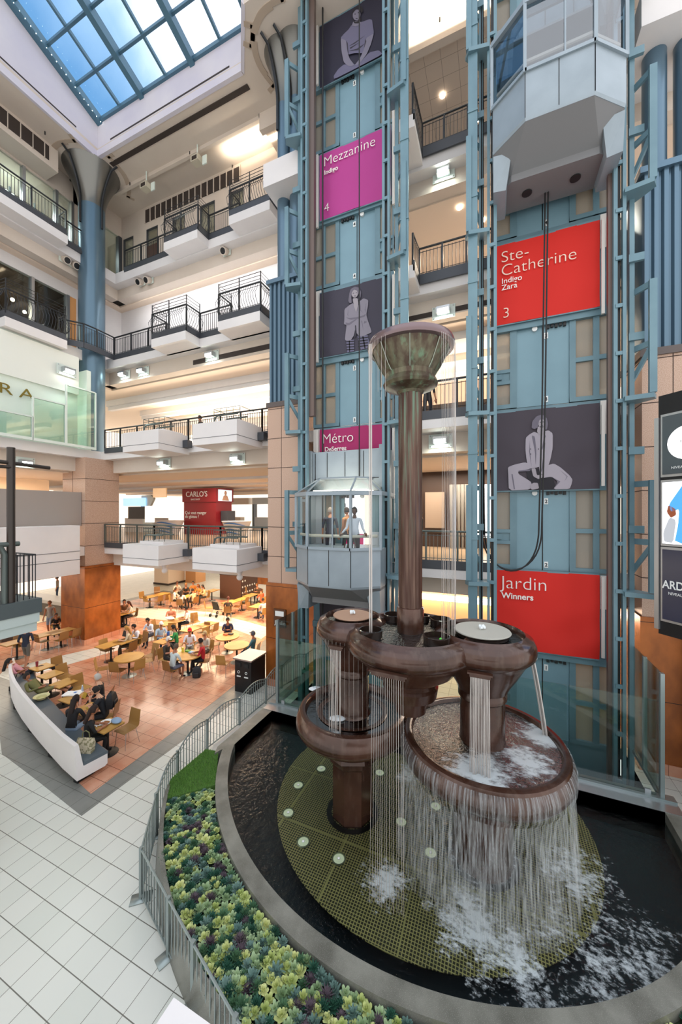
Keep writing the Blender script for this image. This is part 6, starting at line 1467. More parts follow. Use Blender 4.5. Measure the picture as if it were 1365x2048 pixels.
# waste station at the edge of the terracotta floor
p0 = atZ(514, 1375, 0); t = thing('waste_station', 'black recycling station with white symbols beside the glass screen', 'waste bin', (-8.25, 11.6, 0))
m = MB(); m.box(-8.75, -7.7, 11.0, 12.6, 0, 1.25) if False else m.box(-8.45, -7.75, 10.2, 11.05, 0, 1.15); m.build('bin_body', blackm, t, bevel=.01); MB().box(-8.5, -7.7, 10.15, 11.1, 1.15, 1.2).build('counter_top', alu, t)
for x in (-8.27, -7.95):
    m = MB(); m.lathe([(.05, 0), (.05, .01), (.035, .01), (.035, 0)], (0, 0), 20); m.v = [(x + a, 10.19 - c, .72 + b) for a, b, c in m.v]; m.build('symbol', plate_w, t); MB().box(x - .08, x + .08, 10.18, 10.2, .55, .585).build('caption', plate_w, t); MB().box(x - .09, x + .09, 10.18, 10.2, .9, 1.05).build('flap', dark_gl, t)
# menu kiosk and counters farther back
m = MB(); t = thing('menu_kiosk', 'dark kiosk with chalked menu drawings at the end of the food court', 'kiosk', (-17.9, 24, 0))
a = atZ(440, 1196, 0); b = atZ(475, 1190, 0)
MB().box(a.x - 0, a.x + 1.9, a.y, a.y + 2.0, 0, 1.75).build('kiosk_body', mat('kiosk_wood', '4a3024', .6), t); MB().box(a.x - .03, a.x + 1.95, a.y - .03, a.y + 2.05, 1.75, 1.82).build('kiosk_top', blackm, t)
m = MB(); rr = random.Random(2)
for k in range(14): x = a.x + 1.92; y = a.y + .2 + .28 * (k % 6); z = .5 + .42 * (k // 6); m.ball((x, y, z), .07, 8, 5, (.1, 1, 1))
m.build('menu_drawing', plate_w, t)
S('wall_pier', MB().box(-19.8, -18.2, 26.2, 27.6, 0, 3.7), copper_w)
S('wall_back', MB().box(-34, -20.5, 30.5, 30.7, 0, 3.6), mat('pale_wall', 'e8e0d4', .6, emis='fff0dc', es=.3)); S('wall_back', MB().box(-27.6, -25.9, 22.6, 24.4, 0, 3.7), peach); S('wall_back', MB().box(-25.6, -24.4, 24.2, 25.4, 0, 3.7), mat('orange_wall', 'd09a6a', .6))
S('trim_24', MB().box(-27.65, -25.85, 22.55, 24.45, 0, .15), vent)
# clothing store of level one under the left gallery
t = thing('store_sign', 'black store sign reading WINNERS MODE under the left gallery', 'sign', (-18.55, 9.2, 3.5))
pa_, pb_ = atX(33, 1150, -18.5), atX(113, 1123, -18.5)
MB().box(-18.62, -18.5, 6.6, pb_.y, 3.35, 4.12).build('sign_board', blackm, t)
text('WINNERS', (-18.49, 6.95, 3.68), .36, plate_w, t, face='+X', thin=.006, sx=1.15); text('MODE', (-18.49, 8.6, 3.42), .2, plate_w, t, face='+X', thin=.004, sx=1.1)
S('wall_left', MB().box(-18.7, -18.5, -6, 10.92, 4.12, 4.3), white)
S('floor', MB().box(-34, -24, 4, 16, .002, .012), mat('store_floor', 'ead9c0', .3))
for i, (x0, y0, w, d, h, c) in enumerate(((-27, 9.5, 5, .9, 1.0, '5a5450'), (-28, 13, 6, .9, 1.0, '4e4944'), (-30, 6, 3, 1.2, 1.1, '6a6058'))):
    t = thing('display_counter', 'long dark display counter in the lit store, %s' % ['nearest the sign', 'behind the copper pier', 'deep under the near slab'][i], 'counter', (x0, y0, 0)); MB().box(x0, x0 + w, y0, y0 + d, 0, h * .8).build('counter_front', mat('cf' + c, c, .5), t); MB().box(x0 - .05, x0 + w + .05, y0 - .05, y0 + d + .05, h * .8, h).build('counter_top', alu, t)
rr = random.Random(8)
for k in range(14):
    x = -26.8 + .36 * k; col = rr.choice(['c9c2b8', '3a3a40', '8a4a3a', '4a6a8a', 'd9d2c4', '6a5a4a']); one(MB().box(x, x + .22, 9.7, 10.1, 1.0, 1.0 + rr.uniform(.08, .3)), 'display_box', mat('db' + col, col, .6), 'small boxed goods on the dark display counter near the store sign', 'display goods', 'boxed goods on the store counter')
one(MB().cyl((-22.3, 12.6, 0), (-22.3, 12.6, 1.9), .16, .2, seg=12), 'display_pillar', blackm, 'black upright scanner post before the lit store', 'post')
# ------------------------------------------------------------------ level two kiosks and shops
kred = mat('kiosk_red', '8e1f26', .5)
a = atZ(368, 1090, L2); ky = 20.2
x0, x1 = atY(368, 1050, ky).x, atY(432, 1050, ky).x
t = thing('red_kiosk', 'tall dark red food kiosk reading CARLO\'S on the second level', 'kiosk', (x0, ky, L2))
zt = atY(400, 977, ky).z; MB().box(x0, x1, ky, ky + 1.7, L2, zt - 1.0).build('kiosk_body', kred, t); MB().box(x0 - .08, x1 + .08, ky - .08, ky + 1.8, zt - 1.0, zt).build('header', kred, t)
text("CARLO'S", (x0 + .3, ky - .1, zt - .6), .56, plate_w, t, thin=.004, sx=.95); text('BAKE SHOP', (x0 + .8, ky - .1, zt - .86), .17, plate_w, t); text('Qui veut manger\ndu gâteau ?', (x0 + .15, ky - .02, L2 + 1.5), .33, plate_w, t, sx=.92)
m = MB(); m.box(x1 + .085, x1 + .1, ky + .15, ky + 1.6, zt - .92, zt - .1); o = m.build('screen', mat('screen_sky', 'ffffff', emis='9fd6e6', es=1.0), t)
m = MB(); m.v = []; 
m.add([(x1 + .105, ky + .5, zt - .9), (x1 + .105, ky + 1.3, zt - .9), (x1 + .105, ky + 1.1, zt - .5), (x1 + .105, ky + .7, zt - .5)], [(0, 1, 2, 3)]); mm = MB().ball((x1 + .105, ky + .9, zt - .33), .15, 10, 8, (.05, 1, 1.2)); m.v += mm.v; m.f += [tuple(i + 4 for i in f) for f in mm.f]; m.m += [0] * len(mm.f); m.build('screen_figure', skins['light'], t)
MB().box(x1 + .1, x1 + .75, ky + .4, ky + 1.2, L2 + .9, L2 + 1.75).build('oven', dgrey, t)
x0, x1 = atY(250, 1050, 20.5).x, atY(305, 1050, 20.5).x
t = thing('blue_white_kiosk', 'white and blue kiosk with curved side panel and menu screens on the second level', 'kiosk', (x0, 20.5, L2))
MB().box(x0, x1 - .5, 20.5, 22.5, L2, L2 + 1.15).build('counter', white, t); m = MB(); cv_ = [(x1 - .9, L2), (x1, L2), (x1, L2 + 1.2), (x1 - .55, L2 + 1.7), (x1 - .1, L2 + 2.3), (x1 + .2, L2 + 2.75), (x1 - .2, L2 + 3.05), (x1 - 1.2, L2 + 3.0), (x1 - 1.3, L2 + 2.2), (x1 - 1.1, L2 + 1.2)]
n = len(cv_); m.add([(x, 20.45, z) for x, z in cv_] + [(x, 20.65, z) for x, z in cv_], [tuple(range(n)), tuple(range(n, 2 * n))[::-1]] + [(i, n + i, n + (i + 1) % n, (i + 1) % n) for i in range(n)]); m.build('curved_panel', mat('kiosk_mint_white', 'dfe8e4', .4), t)
MB().box(x0 + .05, x1 - .6, 20.3, 20.4, L2 + 2.15, L2 + 2.8).build('menu_screen', mat('menu_blue', 'ffffff', emis='78b4e8', es=1.0), t); MB().box(x0 + .5, x1 - .8, 20.42, 20.5, L2 + 1.1, L2 + 2.1).build('menu_board', mat('menu_brown', '2c2723', .5), t)
for px in (262, 295):
    p = atY(px, 1075, 19.6); 
for bx_, by_, lb in ((-21.6, 19.0, 'round white counter with blue swirl behind the second level railing, left'), (-15.9, 19.4, 'round white counter with blue swirl beside the red kiosk')):
    t = thing('swirl_counter', lb, 'counter', (bx_, by_, L2)); MB().lathe([(.55, 0), (.95, 1.0), (1.0, 1.05), (.0001, 1.06)], (0, 0), 28).build('counter_body', white, t, local=True)
    for k in range(4):
        m = MB(); pts = []
        for i in range(14): a_ = radians(230 + i * 8 + k * 4); zz = .25 + .2 * k + .08 * sin(i * .35); r_ = .56 + .4 * zz + .03; pts.append((r_ * cos(a_), r_ * sin(a_), zz))
        m.tube(pts, [.01 + .035 * sin(pi * i / 13) for i in range(14)], 6); m.build('swirl', mat('swirl_blue', '2f6fb4', .4), t, local=True)
xm_ = atY(319, 990, 19.5).x; one(MB().box(atY(306, 990, 19.5).x, atY(332, 990, 19.5).x, 19.5, 19.6, atY(306, 995, 19.5).z, atY(306, 977, 19.5).z).box(xm_ - .02, xm_ + .02, 19.53, 19.57, atY(306, 978, 19.5).z, L3 - 1.1), 'hanging_sign', mat('menu_amber', 'ffffff', emis='a8742e', es=.8), 'amber lit menu sign hanging above the second level', 'sign')
one(MB().box(atY(290, 1050, 18.6).x, atY(307, 1050, 18.6).x, 18.6, 18.7, L2 + .9, L2 + 2.1), 'light_box', mat('panel_white', 'ffffff', emis='fff6ea', es=1.3), 'bright white upright panel beside the blue and white kiosk', 'display panel')
shopz = [(-33, -29, '8a6a52'), (-28.6, -24.5, 'e9dcd0'), (-24, -20.5, 'd8e6f0'), (-20, -16.5, 'f0e2d2'), (-12.4, -9.2, 'd6b0a8'), (-9, -5.5, '6b4a3a')]
for i, (a, b, c) in enumerate(shopz):
    t = thing('storefront', 'far lit shop front on the second level, %s' % ['leftmost, brown', 'cream, second', 'pale blue, third', 'cream, left of the red kiosk', 'pink, right of the red kiosk', 'dark brown, beside the lift pier'][i], 'shop front', (a, 32, L2)); MB().box(a, b, 31.8, 32.6, L2 + 2.5, L2 + 3.2).build('fascia', mat('sf' + c, c, .6), t)
    MB().box(a, a + .2, 31.8, 32.4, L2, L2 + 2.5).build('jamb', dgrey, t); MB().box(a + .8, b - .6, 31.2, 31.9, L2, L2 + 1.1).build('display_table', mat('sf' + c, c, .6), t)
one(MB().box(-9.9, -8.0, 24.0, 24.1, L2 + 2.3, L2 + 2.85), 'shop_sign', mat('sign_white_lit', 'ffffff', emis='ffffff', es=1.6), 'small bright white shop sign on a dark band right of the red kiosk', 'sign'); S('wall_back', MB().box(-10.5, -7.0, 24.1, 24.4, L2 + 2.0, L2 + 3.2), dgrey)
one(MB().box(-12.4, -9.6, 24.4, 25.4, L2, L2 + 1.15), 'pink_counter', mat('counter_pink', 'e48bb4', .5), 'bright pink counter right of the red kiosk', 'counter')
for i in range(7):
    for j in range(3): one(MB().cyl((-20 + i * 1.9, 14.6 + j * 3.4, L3 - 1.02), (-20 + i * 1.9, 14.6 + j * 3.4, L3 - 1.06), .11, seg=14), 'downlight', lampwarm, 'small round ceiling downlight of the second level', 'ceiling light', 'downlights of the second level ceiling')
for i in range(4): S('ceiling', MB().box(-36, -9, 15.8 + i * 3.4, 16.0 + i * 3.4, L3 - 1.25, L3 - 1.1), white)
# shops seen between the shafts
S('wall_back', MB().box(-4.5, 4, 17.5, 17.7, L2, L3 - 1), mat('dark_wood_wall', '4a372d', .5)); 
one(MB().box(-.9, -.05, 17.3, 17.45, L2 + .5, L2 + 2.9), 'lit_window', mat('win_white', 'ffffff', emis='ffffff', es=1.3), 'tall white lit window of the dark wooden shop on the second level', 'shop window'); one(MB().box(-3.0, -2.1, 17.3, 17.45, L2 + .9, L2 + 2.6), 'wall_poster', mat('poster_grey', 'b09c8a', .6), 'grey picture poster on the dark wooden shop wall', 'poster')
for k in range(5): one(MB().lathe([(.05, L2), (.09, L2 + 2.9)], (-1.75 + .16 * k, 16.9), 10), 'drape', mat('drape_grey', '8d8a84', .7), 'pale grey vertical drape before the dark wooden shop', 'drape', 'pale drapes before the dark shop')
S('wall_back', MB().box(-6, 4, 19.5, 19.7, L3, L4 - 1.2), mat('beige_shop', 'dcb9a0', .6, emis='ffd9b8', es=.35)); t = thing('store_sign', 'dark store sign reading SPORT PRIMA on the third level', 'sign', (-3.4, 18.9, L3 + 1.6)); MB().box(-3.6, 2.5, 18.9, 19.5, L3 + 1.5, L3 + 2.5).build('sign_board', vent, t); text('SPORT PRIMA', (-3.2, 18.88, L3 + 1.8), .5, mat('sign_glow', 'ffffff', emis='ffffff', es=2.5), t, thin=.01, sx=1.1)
for k in range(3): one(MB().box(-3.6, 2.5, 18.5, 18.9, L3 + .35 + .45 * k, L3 + .4 + .45 * k), 'shop_shelf', mat('shelf_lit', 'ffffff', emis='fff2e2', es=1.6), 'lit white shelf under the store sign of the third level', 'shelf', 'lit shelves of the third level store')
S('wall_back', MB().box(-6, 4, 20, 20.2, L4, L5 - 1), peach); one(MB().box(-2.2, -.6, 15, 15.6, L4, L4 + 1.1), 'reception_desk', mat('desk_navy', '22252e', .4), 'dark slatted reception desk behind the fourth gallery railing', 'desk')
for k, c in enumerate(('d23a8a', 'e04a5a', '9a4ac0')): one(MB().box(-.5 + .16 * k, -.38 + .16 * k, 16, 16.1, L4 + .9, L4 + 1.2), 'lit_square', mat('sq' + c, 'ffffff', emis=c, es=1.5), 'small coloured lit square beside the reception desk', 'light', 'coloured lit squares of the fourth level')
S('wall_back', MB().box(-6, 4, 18, 18.2, L5, CZ), cream)
for x, y, z in ((-1.9, 15, CZ - .42), (-.6, 16.5, CZ - .42), (-1.2, 14.5, L5 - 1.15), (-.4, 15.5, L5 - 1.15)): one(MB().cyl((x, y, z - .06), (x, y, z + .04), .1, seg=14), 'downlight', lampwarm, 'bright round ceiling downlight between the lift shafts', 'ceiling light', 'downlights between the lift shafts')
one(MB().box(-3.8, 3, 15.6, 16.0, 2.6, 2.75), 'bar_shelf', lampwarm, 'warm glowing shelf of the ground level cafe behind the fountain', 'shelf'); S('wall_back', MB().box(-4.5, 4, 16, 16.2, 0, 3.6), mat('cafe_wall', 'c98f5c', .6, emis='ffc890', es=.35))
for k in range(10): one(MB().box(-3.6 + k * .55, -3.25 + k * .55, 15.95, 16.0, .9 + .4 * (k % 2), 1.2 + .4 * (k % 2)), 'cafe_picture', mat('cp%d' % (k % 3), ['5a3a26', '8a5a36', 'e6c9a0'][k % 3], .6), 'small framed picture on the warm cafe wall behind the fountain', 'picture', 'pictures on the cafe wall')
# ------------------------------------------------------------------ white shop front of level three
gold = mat('letter_gold', '8b7a35', .35, .5)
t = thing('shop_lettering', 'large gold letters ending in RA on the white shop front', 'lettering', (-18.38, 8, 12.4)); o = text('R', (-18.38, 7.82, 11.2), .62, gold, t, face='+X', ext=.02, thin=-.004, sx=1.35); o = text('A', (-18.38, 8.52, 11.2), .62, gold, t, face='+X', ext=.02, thin=-.004, sx=1.35); o = text('Z', (-18.38, 6.1, 11.2), .62, gold, t, face='+X', ext=.02, thin=-.004, sx=1.35); o = text('A', (-18.38, 6.9, 11.2), .62, gold, t, face='+X', ext=.02, thin=-.004, sx=1.35)
gg = mat('mint_frame', 'dfeae2', .4)
for i, (y0, y1, zt, lb) in enumerate(((6.2, 8.78, 10.4, 'lower mint glass panel at the picture edge'), (8.86, 10.05, 11.25, 'middle mint glass panel under the gold letters'), (10.15, 11.4, 12.2, 'tall mint glass panel beside the thick blue column'))):
    t = thing('glass_partition', lb, 'glass partition', (-18.0, y0, L3), group='glass panels of the white shop front'); MB().box(-18.02, -18.0, y0, y1, L3 + .1, zt).build('pane', glass('mint_glass', 'f0faf4', .05), t) if 'mint_glass' not in MATS else MB().box(-18.02, -18.0, y0, y1, L3 + .1, zt).build('pane', MATS['mint_glass'], t)
    m = MB(); m.box(-18.06, -17.96, y0 - .05, y0, L3, zt); m.box(-18.06, -17.96, y1, y1 + .05, L3, zt); m.box(-18.06, -17.96, y0, y1, zt - .03, zt + .03); m.box(-18.06, -17.96, y0, y1, L3, L3 + .12); m.build('frame', gg, t)
S('wall_left', MB().box(-18.62, -18.5, -6, 10.9, L3, L3 + 2.7), mat('mint_wall', 'e3f0e4', .5))
one(MB().box(-19.1, -18.9, 9.9, 10.3, L3, L3 + 1.0), 'grey_bin', mat('bin_grey', '8a938a', .5), 'grey green bin behind the tall mint glass panel', 'bin')
# ------------------------------------------------------------------ floodlights and loudspeakers
def flood(p, n, label, warm=False, power=0, size=.3):
    """box lamp on a square plate; n: wall normal"""
    p = Vector(p); n = Vector(n); s = Vector((-n.y, n.x, 0)); t = thing('floodlight', label, 'floodlight', p, group=None)
    m = MB(); m.bar(p - s * size * 1.3 + n * .02, p + s * size * 1.3 + n * .02, .02, size * 1.5, up=(0, 0, 1)); m.build('back_plate', gg, t)
    m = MB(); m.bar(p - s * size * .75 + n * .16, p + s * size * .75 + n * .16, .24, size * .7); hs_ = m.build('lamp_housing', alu, t)
    m = MB(); c = p + n * .2 + Vector((0, 0, -size * .36)); m.add([c - s * size * .6 - n * .09, c + s * size * .6 - n * .09, c + s * size * .6 + n * .09, c - s * size * .6 + n * .09], [(0, 1, 2, 3)])
    c = p + n * .285; m.add([c - s * size * .6 + Vector((0, 0, -size * .3)), c + s * size * .6 + Vector((0, 0, -size * .3)), c + s * size * .6 + Vector((0, 0, size * .05)), c - s * size * .6 + Vector((0, 0, size * .05))], [(0, 1, 2, 3)]); m.build('lamp_lens', lampw, hs_)
    m = MB()
    for a in (-1.1, 1.1):
        for b in (-.6, .6): m.ball(p + s * a * size + Vector((0, 0, b * size)) + n * .05, .025, 6, 4)
    m.build('bolt', alu, t)
    if power:
        l = bpy.data.lights.new('floodlight_glow', 'SPOT'); l.energy = power; l.spot_size = radians(150); l.spot_blend = .8; l.color = (.86, 1, .92); l.shadow_soft_size = .15
        o = bpy.data.objects.new('floodlight_glow', l); o.location = p + n * .4 + Vector((0, 0, -.2)); COL.objects.link(o); o.rotation_euler = (radians(35) * (1 if abs(n.y) > .5 else 0), radians(35) * (-1 if n.x > .5 else 0), 0)
for px, py, y, l, pw in ((425, 712, 12.93, 'floodlight under the fourth gallery, near the right bay', 25), (288, 743, 12.93, 'floodlight under the fourth gallery, inner of the left two', 25), (251, 750, 12.93, 'floodlight under the fourth gallery, nearest the thick column', 25), (330, 926, 12.28, 'floodlight above the second level, left', 25), (476, 917, 12.28, 'floodlight above the second level, right', 25),
                         (888, 350, 13.48, 'floodlight between the lifts under the top gallery', 30), (888, 625, 12.93, 'floodlight between the lifts under the fourth gallery', 30), (882, 882, 12.28, 'floodlight between the lifts above the second level', 30)):
    flood(atY(px, py, y), (0, -1, 0), l, power=pw)
p = atX(133, 742, -18.35); flood((p.x, p.y, p.z), (1, 0, 0), 'bright greenish floodlight over the white shop front', power=120, size=.32)
p = atX(48, 925, -18.68); flood((p.x, p.y, p.z), (1, 0, 0), 'floodlight behind the dark foreground post', power=30)
for px, py, y, l in ((395, 322, 12.9, 'projector lamp hung under the ceiling, farther from the column'), (293, 375, 12.9, 'projector lamp hung under the ceiling near the column')):
    p = atY(px, py, y); t = thing('projector', l, 'projector', p, group='projectors under the ceiling'); MB().box(p.x - .22, p.x + .22, p.y - .2, p.y + .15, p.z - .14, p.z + .14).build('housing', mat('projector_beige', 'c9c0ac', .5), t); MB().box(p.x + .25, p.x + .5, p.y + .05, p.y + .1, p.z - .22, p.z + .18).build('plate', gg, t); MB().cyl((p.x, p.y, p.z + .1), (p.x, p.y, CZ), .03, seg=8).build('hanger', gg, t); MB().box(p.x - .15, p.x + .15, p.y - .21, p.y - .2, p.z - .1, p.z + .08).build('lens', vent, t)
def spk(p, n, label):
    p = Vector(p); n = Vector(n); s = Vector((-n.y, n.x, 0)); t = thing('loudspeaker', label, 'loudspeaker', p, group='round loudspeakers'); d = (n + Vector((0, 0, -.5))).normalized()
    MB().bar(p - s * .22 + n * .02, p + s * .22 + n * .02, .02, .34).build('mount_plate', gg, t); MB().cyl(p + n * .05, p + n * .05 + d * .3, .15, .17, seg=20).build('horn', cream, t); MB().cyl(p + n * .05 + d * .29, p + n * .05 + d * .305, .135, seg=20).build('cone', blackm, t)
for px, py, ax, c, n, l in ((127, 519, 'x', -19.33, (1, 0, 0), 'loudspeaker under the top gallery left of the thick column, outer'), (146, 530, 'x', -19.33, (1, 0, 0), 'loudspeaker under the top gallery left of the thick column, inner'), (455, 505, 'y', 13.48, (0, -1, 0), 'loudspeaker under the top gallery near the right bay'), (302, 562, 'y', 13.48, (0, -1, 0), 'loudspeaker above the white wall, inner of two'), (286, 566, 'y', 13.48, (0, -1, 0), 'loudspeaker above the white wall, outer of two')):
    spk(atX(px, py, c) if ax == 'x' else atY(px, py, c), n, l)
for px, py in ((90, 263), (380, 303), (260, 365), (519, 228), (465, 330), (880, 35), (893, 265)):
    p = atZ(px, py, CZ); one(MB().cyl((p.x, p.y, CZ - .14), (p.x, p.y, CZ), .025, seg=8), 'sprinkler', blackm, 'small dark sprinkler head on the cream ceiling', 'sprinkler', 'sprinkler heads on the ceiling')
# exercise machines behind the glazed top gallery
for i, (px, c) in enumerate(((12, 'dfe6ea'), (40, 'd9c23a'), (62, 'b03a34'), (78, '4a4f58'), (100, 'd9dee2'), (130, 'd9dee2'))):
    p = atX(px, 430, -20.9); t = thing('rack_display', 'goods rack with %s top behind the glazed top gallery' % ['white', 'yellow', 'red', 'dark', 'silver', 'pale'][i], 'rack', (p.x, p.y, L5)); MB().box(p.x - .25, p.x + .25, p.y - .15, p.y + .15, L5, L5 + .9 + .15 * (i % 3)).build('rack_body', mat('rk' + c, c, .5), t); MB().cyl((p.x + .3, p.y, L5), (p.x + .3, p.y, L5 + 2.1 - .2 * (i % 2)), .05, seg=8).build('upright', alu, t)
for k in range(9):
    one(MB().box(-23.5 + 0 * k, -23.0, 3.5 + k * 1.1, 3.9 + k * 1.1, L5 + 3.55, L5 + 3.6) if k % 3 == 0 else MB().ball((-22 - .8 * (k % 3), 4 + k * .9, L4 + 2.9), .09, 10, 6), 'shop_spotlight', lampwarm if k % 3 else lampw, 'ceiling lamp inside the shops of the upper left galleries', 'ceiling light', 'lamps in the upper left shops')
# ------------------------------------------------------------------ near left: post, balustrade and slab of the near balcony
brn = mat('post_dark_brown', '3d3733', .35, .4)
S('floor', MB().box(-12, -8.05, -3, 4.1, L2 - .27, L2), mat('slab_green_grey', '4a5355', .5)); S('floor', MB().box(-12, -8.07, -3, 4.07, L2 - .45, L2 - .27), mat('fascia_mint_grey', 'b4c0bd', .55)); S('ceiling', MB().box(-12, -8.1, -3, 4.04, L2 - .62, L2 - .45), mat('fascia_mint_grey', 'b4c0bd', .55))
one(MB().cyl((-8.6, 3.3, 0), (-8.6, 3.3, L2 - .62), .07, seg=12), 'support_post', blackm, 'black slim post under the near balcony slab', 'post'); S('wall_near', MB().box(-9.3, -9.0, 3.2, 3.5, 0, L2 - .62), white)
p = atX(22, 1200, -8.15)
t = thing('signal_post', 'tall dark brown post with two crossing arms in the left foreground', 'post', (-8.15, p.y, L2)); py_ = p.y
MB().cyl((-8.15, py_, L2), (-8.15, py_, atX(22, 895, -8.15).z), .062, seg=16).build('shaft', brn, t)
za = atX(22, 925, -8.15).z; MB().cyl((-8.15, py_ - .9, za + .02), (-8.15, py_ + .62, za - .03), .035, seg=10).build('arm', brn, t); MB().cyl((-8.12, py_ - .9, za - .11), (-8.12, py_ - .02, za - .09), .03, seg=10).build('arm', brn, t)
t = thing('near_balustrade', 'grey green tube balustrade of the near balcony at the left edge', 'railing', (-8.15, 3.2, L2))
MB().cyl((-8.15, 1.5, L2 + 1.07), (-8.15, 3.78, L2 + 1.07), .045, seg=12).build('top_rail', green_rail, t); MB().tube([(-8.15, 1.5, L2 + .8), (-8.15, 3.45, L2 + .8)], .012, 6).build('mid_rail', green_rail, t)
MB().tube([(-8.15, 3.35, L2 + 1.06), (-8.15, 3.5, L2 + 1.03), (-8.15, 3.56, L2 + .9), (-8.15, 3.56, L2)], .05, 10).build('post', green_rail, t)
m = MB()
for k in range(12): y = 3.66 + k * .0 ; 
m = MB(); m.tube([(-8.15, 3.6, L2 + .86), (-8.15, 4.04, L2 + .84), (-8.15 - 1.4, 4.04, L2 + .84)], .013, 6)
for k in range(5): m.cyl((-8.15, 3.66 + k * .095, L2), (-8.15, 3.66 + k * .095, L2 + .85), .009, seg=6)
for k in range(9): m.cyl((-8.25 - k * .14, 4.04, L2), (-8.25 - k * .14, 4.04, L2 + .84), .009, seg=6)
m.build('baluster_infill', rail_m, t)
one(MB().box(-8.6, -8.35, 1.0, 3.35, L2, L2 + 1.28), 'wood_screen', wood_w, 'varnished wooden screen panel behind the near balustrade', 'screen')
S('wall_ledge', MB().prism([(-1.43, 1.28), (3, 1.28), (3, -1), (-1.43, -1)], 3.4, 4.0), white)
# ------------------------------------------------------------------ right edge: advert totem and copper wall
d = Vector((sin(-.314) * 1, cos(-.314), 0)); d = Vector((sin(-.3136) * CS - cos(-.3136) * SN, sin(-.3136) * SN + cos(-.3136) * CS, 0))
f_ = 7.4; r_ = (1318 - 682.5) / F * f_; P0 = Vector((CS * r_ - SN * f_, SN * r_ + CS * f_, 0)); nrm = Vector((-d.y, d.x, 0))
t = thing('advert_totem', 'tall totem of three advert screens at the right edge', 'advert totem', (P0.x, P0.y, 3.6))
def tq(a, b, z0, z1, nm, mm, off=.0, th=.03):
    A = P0 - d * a + nrm * off; B = P0 - d * b + nrm * off; n_ = nrm * th; vs = [A, B, B - n_, A - n_]
    return MB().loft([[Vector((v.x, v.y, z0)) for v in vs], [Vector((v.x, v.y, z1)) for v in vs]]).build(nm, mm, t, smooth=None)
tq(-.0, 1.9, 3.85, 8.75, 'casing', blackm, 0, .3); tq(-.05, 0.03, 3.95, 8.3, 'edge_trim', alu, .05, .1)
Z = [(4.18, 5.6), (5.72, 6.96), (7.12, 8.3)]
scr = [mat('screen_navy', '232532', .15, emis='2a2c40', es=.35), mat('screen_lit', 'ffffff', emis='f2f6ff', es=1.15), mat('screen_dark_green', '3a4246', .1, emis='3a4246', es=.35)]
for (a, b), mm in zip(Z, scr):
    tq(.05, 1.85, a - .05, b + .05, 'screen_frame', alu, .02); tq(.09, 1.8, a, b, 'screen', mm, .04)
def tp(u, z): v = P0 - d * u + nrm * .046; return Vector((v.x, v.y, z))
def flat(nm, mm, pts):
    n = len(pts); MB().add([tp(u, z) for u, z in pts] , [tuple(range(n))]).build(nm, mm, t, smooth=None)
dress = mat('advert_blue', '2f6ea8', emis='4f9fe0', es=.8); skn = mat('advert_skin', '5a2a18', emis='8a4a2c', es=.7); bagm = mat('advert_bag', '777777', emis='b4b8c0', es=.7)
flat('printed_dress', dress, smoothp([(.46, 6.93), (.2, 6.5), (.25, 6.36), (.38, 6.42), (.36, 6.1), (.3, 5.74), (1.2, 5.74), (1.2, 6.93)]))
flat('printed_hand', skn, smoothp([(.2, 6.5), (.17, 6.36), (.24, 6.24), (.33, 6.3), (.32, 6.42)])); flat('printed_bag', bagm, smoothp([(.22, 6.26), (.11, 5.95), (.12, 5.76), (.28, 5.74), (.33, 6.2)]))
flat('printed_disc', mat('advert_white', 'ffffff', emis='ffffff', es=1.2), [(.5 + .32 * cos(2 * pi * k / 28), 7.72 + .33 * sin(2 * pi * k / 28)) for k in range(28)])
rotz = atan2(-d.y, -d.x)
def ttx(body, u, z, s, **k): v = P0 - d * u + nrm * .055; v.z = z; return text(body, v, s, k.pop('m', plate_w), t, rot=(pi / 2, 0, rotz), ext=.002, **k)
ttx('ARDÈNE', .1, 4.82, .23, sx=.78, thin=.004); ttx('NIVEAU JARDIN', .2, 4.7, .08, sx=.9); ttx('MICHAEL', .4, 7.72, .07, m=dgrey); ttx('NIVEAU MÉTRO', .25, 7.22, .07)
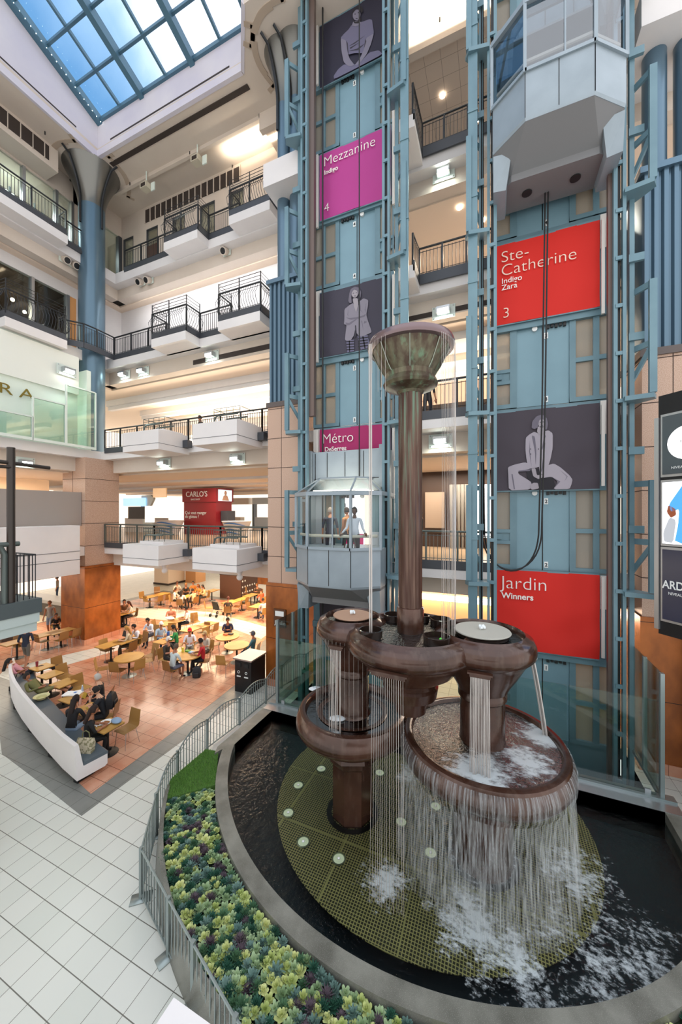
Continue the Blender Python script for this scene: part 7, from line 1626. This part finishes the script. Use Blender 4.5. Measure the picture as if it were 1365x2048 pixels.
S('wall_right', MB().box(5.2, 9, 9.2, 9.5, 0, 4.0), wood_w); S('wall_right', MB().box(4.8, 5.2, 9.2, 11.1, 0, 4.0), mat('recess_dark_brown', '3a241a', .5)); S('wall_right', MB().box(4.75, 9, 12.0, 12.3, 3.7, 14), cream)
for x in (5.6, 6.2, 6.9): S('trim_25', MB().box(x, x + .08, 9.12, 9.2, 0, 4.0), mat('brass_strip', '8a5a2a', .3, .5))
t = thing('exit_rail', 'stainless handrail with rounded end right of the glass screens', 'handrail', (3.9, 7.4, 0)); MB().tube([(3.85, 7.9, 0), (3.85, 7.9, .95), (3.9, 7.85, 1.05), (4.4, 7.3, 1.05), (4.6, 7.1, 1.05)], .03, 8).build('top_rail', chrome, t); MB().tube([(3.85, 7.9, .6), (4.6, 7.1, .6)], .015, 6).build('mid_rail', chrome, t)
one(MB().box(3.75, 4.6, 8.3, 8.9, .75, .85), 'metal_counter', alu, 'shiny metal counter top behind the right glass screen', 'counter')
t = thing('wall_plaque', 'small plaque with white label reading Jardin on the copper lift pier', 'plaque', (-7.2, 11.03, 2.6)); MB().box(-7.35, -6.85, 11.0, 11.04, 2.2, 2.85).build('plaque_board', mat('plaque_brown', '5a3418', .4), t); MB().box(-7.28, -6.92, 10.985, 11.0, 2.6, 2.78).build('plaque_label', plate_w, t); text('Jardin', (-7.3, 10.985, 2.3), .2, plate_w, t)

# what shows through the open doors behind the occupied cab
one(MB().box(-5.75, -4.95, 14.0, 14.1, L2 + .25, L2 + 2.5), 'advert_poster', mat('poster_lit', 'ffffff', emis='eef4ff', es=1.3), 'bright white advert poster seen through the left side of the lift cab', 'poster')
one(MB().box(-5.75, -4.95, 13.98, 14.0, L2 + .25, L2 + .75), 'poster_band', mat('poster_pink', '9a2a5a', emis='c02a6a', es=.5), 'pink lower band of the bright poster behind the lift', 'poster')
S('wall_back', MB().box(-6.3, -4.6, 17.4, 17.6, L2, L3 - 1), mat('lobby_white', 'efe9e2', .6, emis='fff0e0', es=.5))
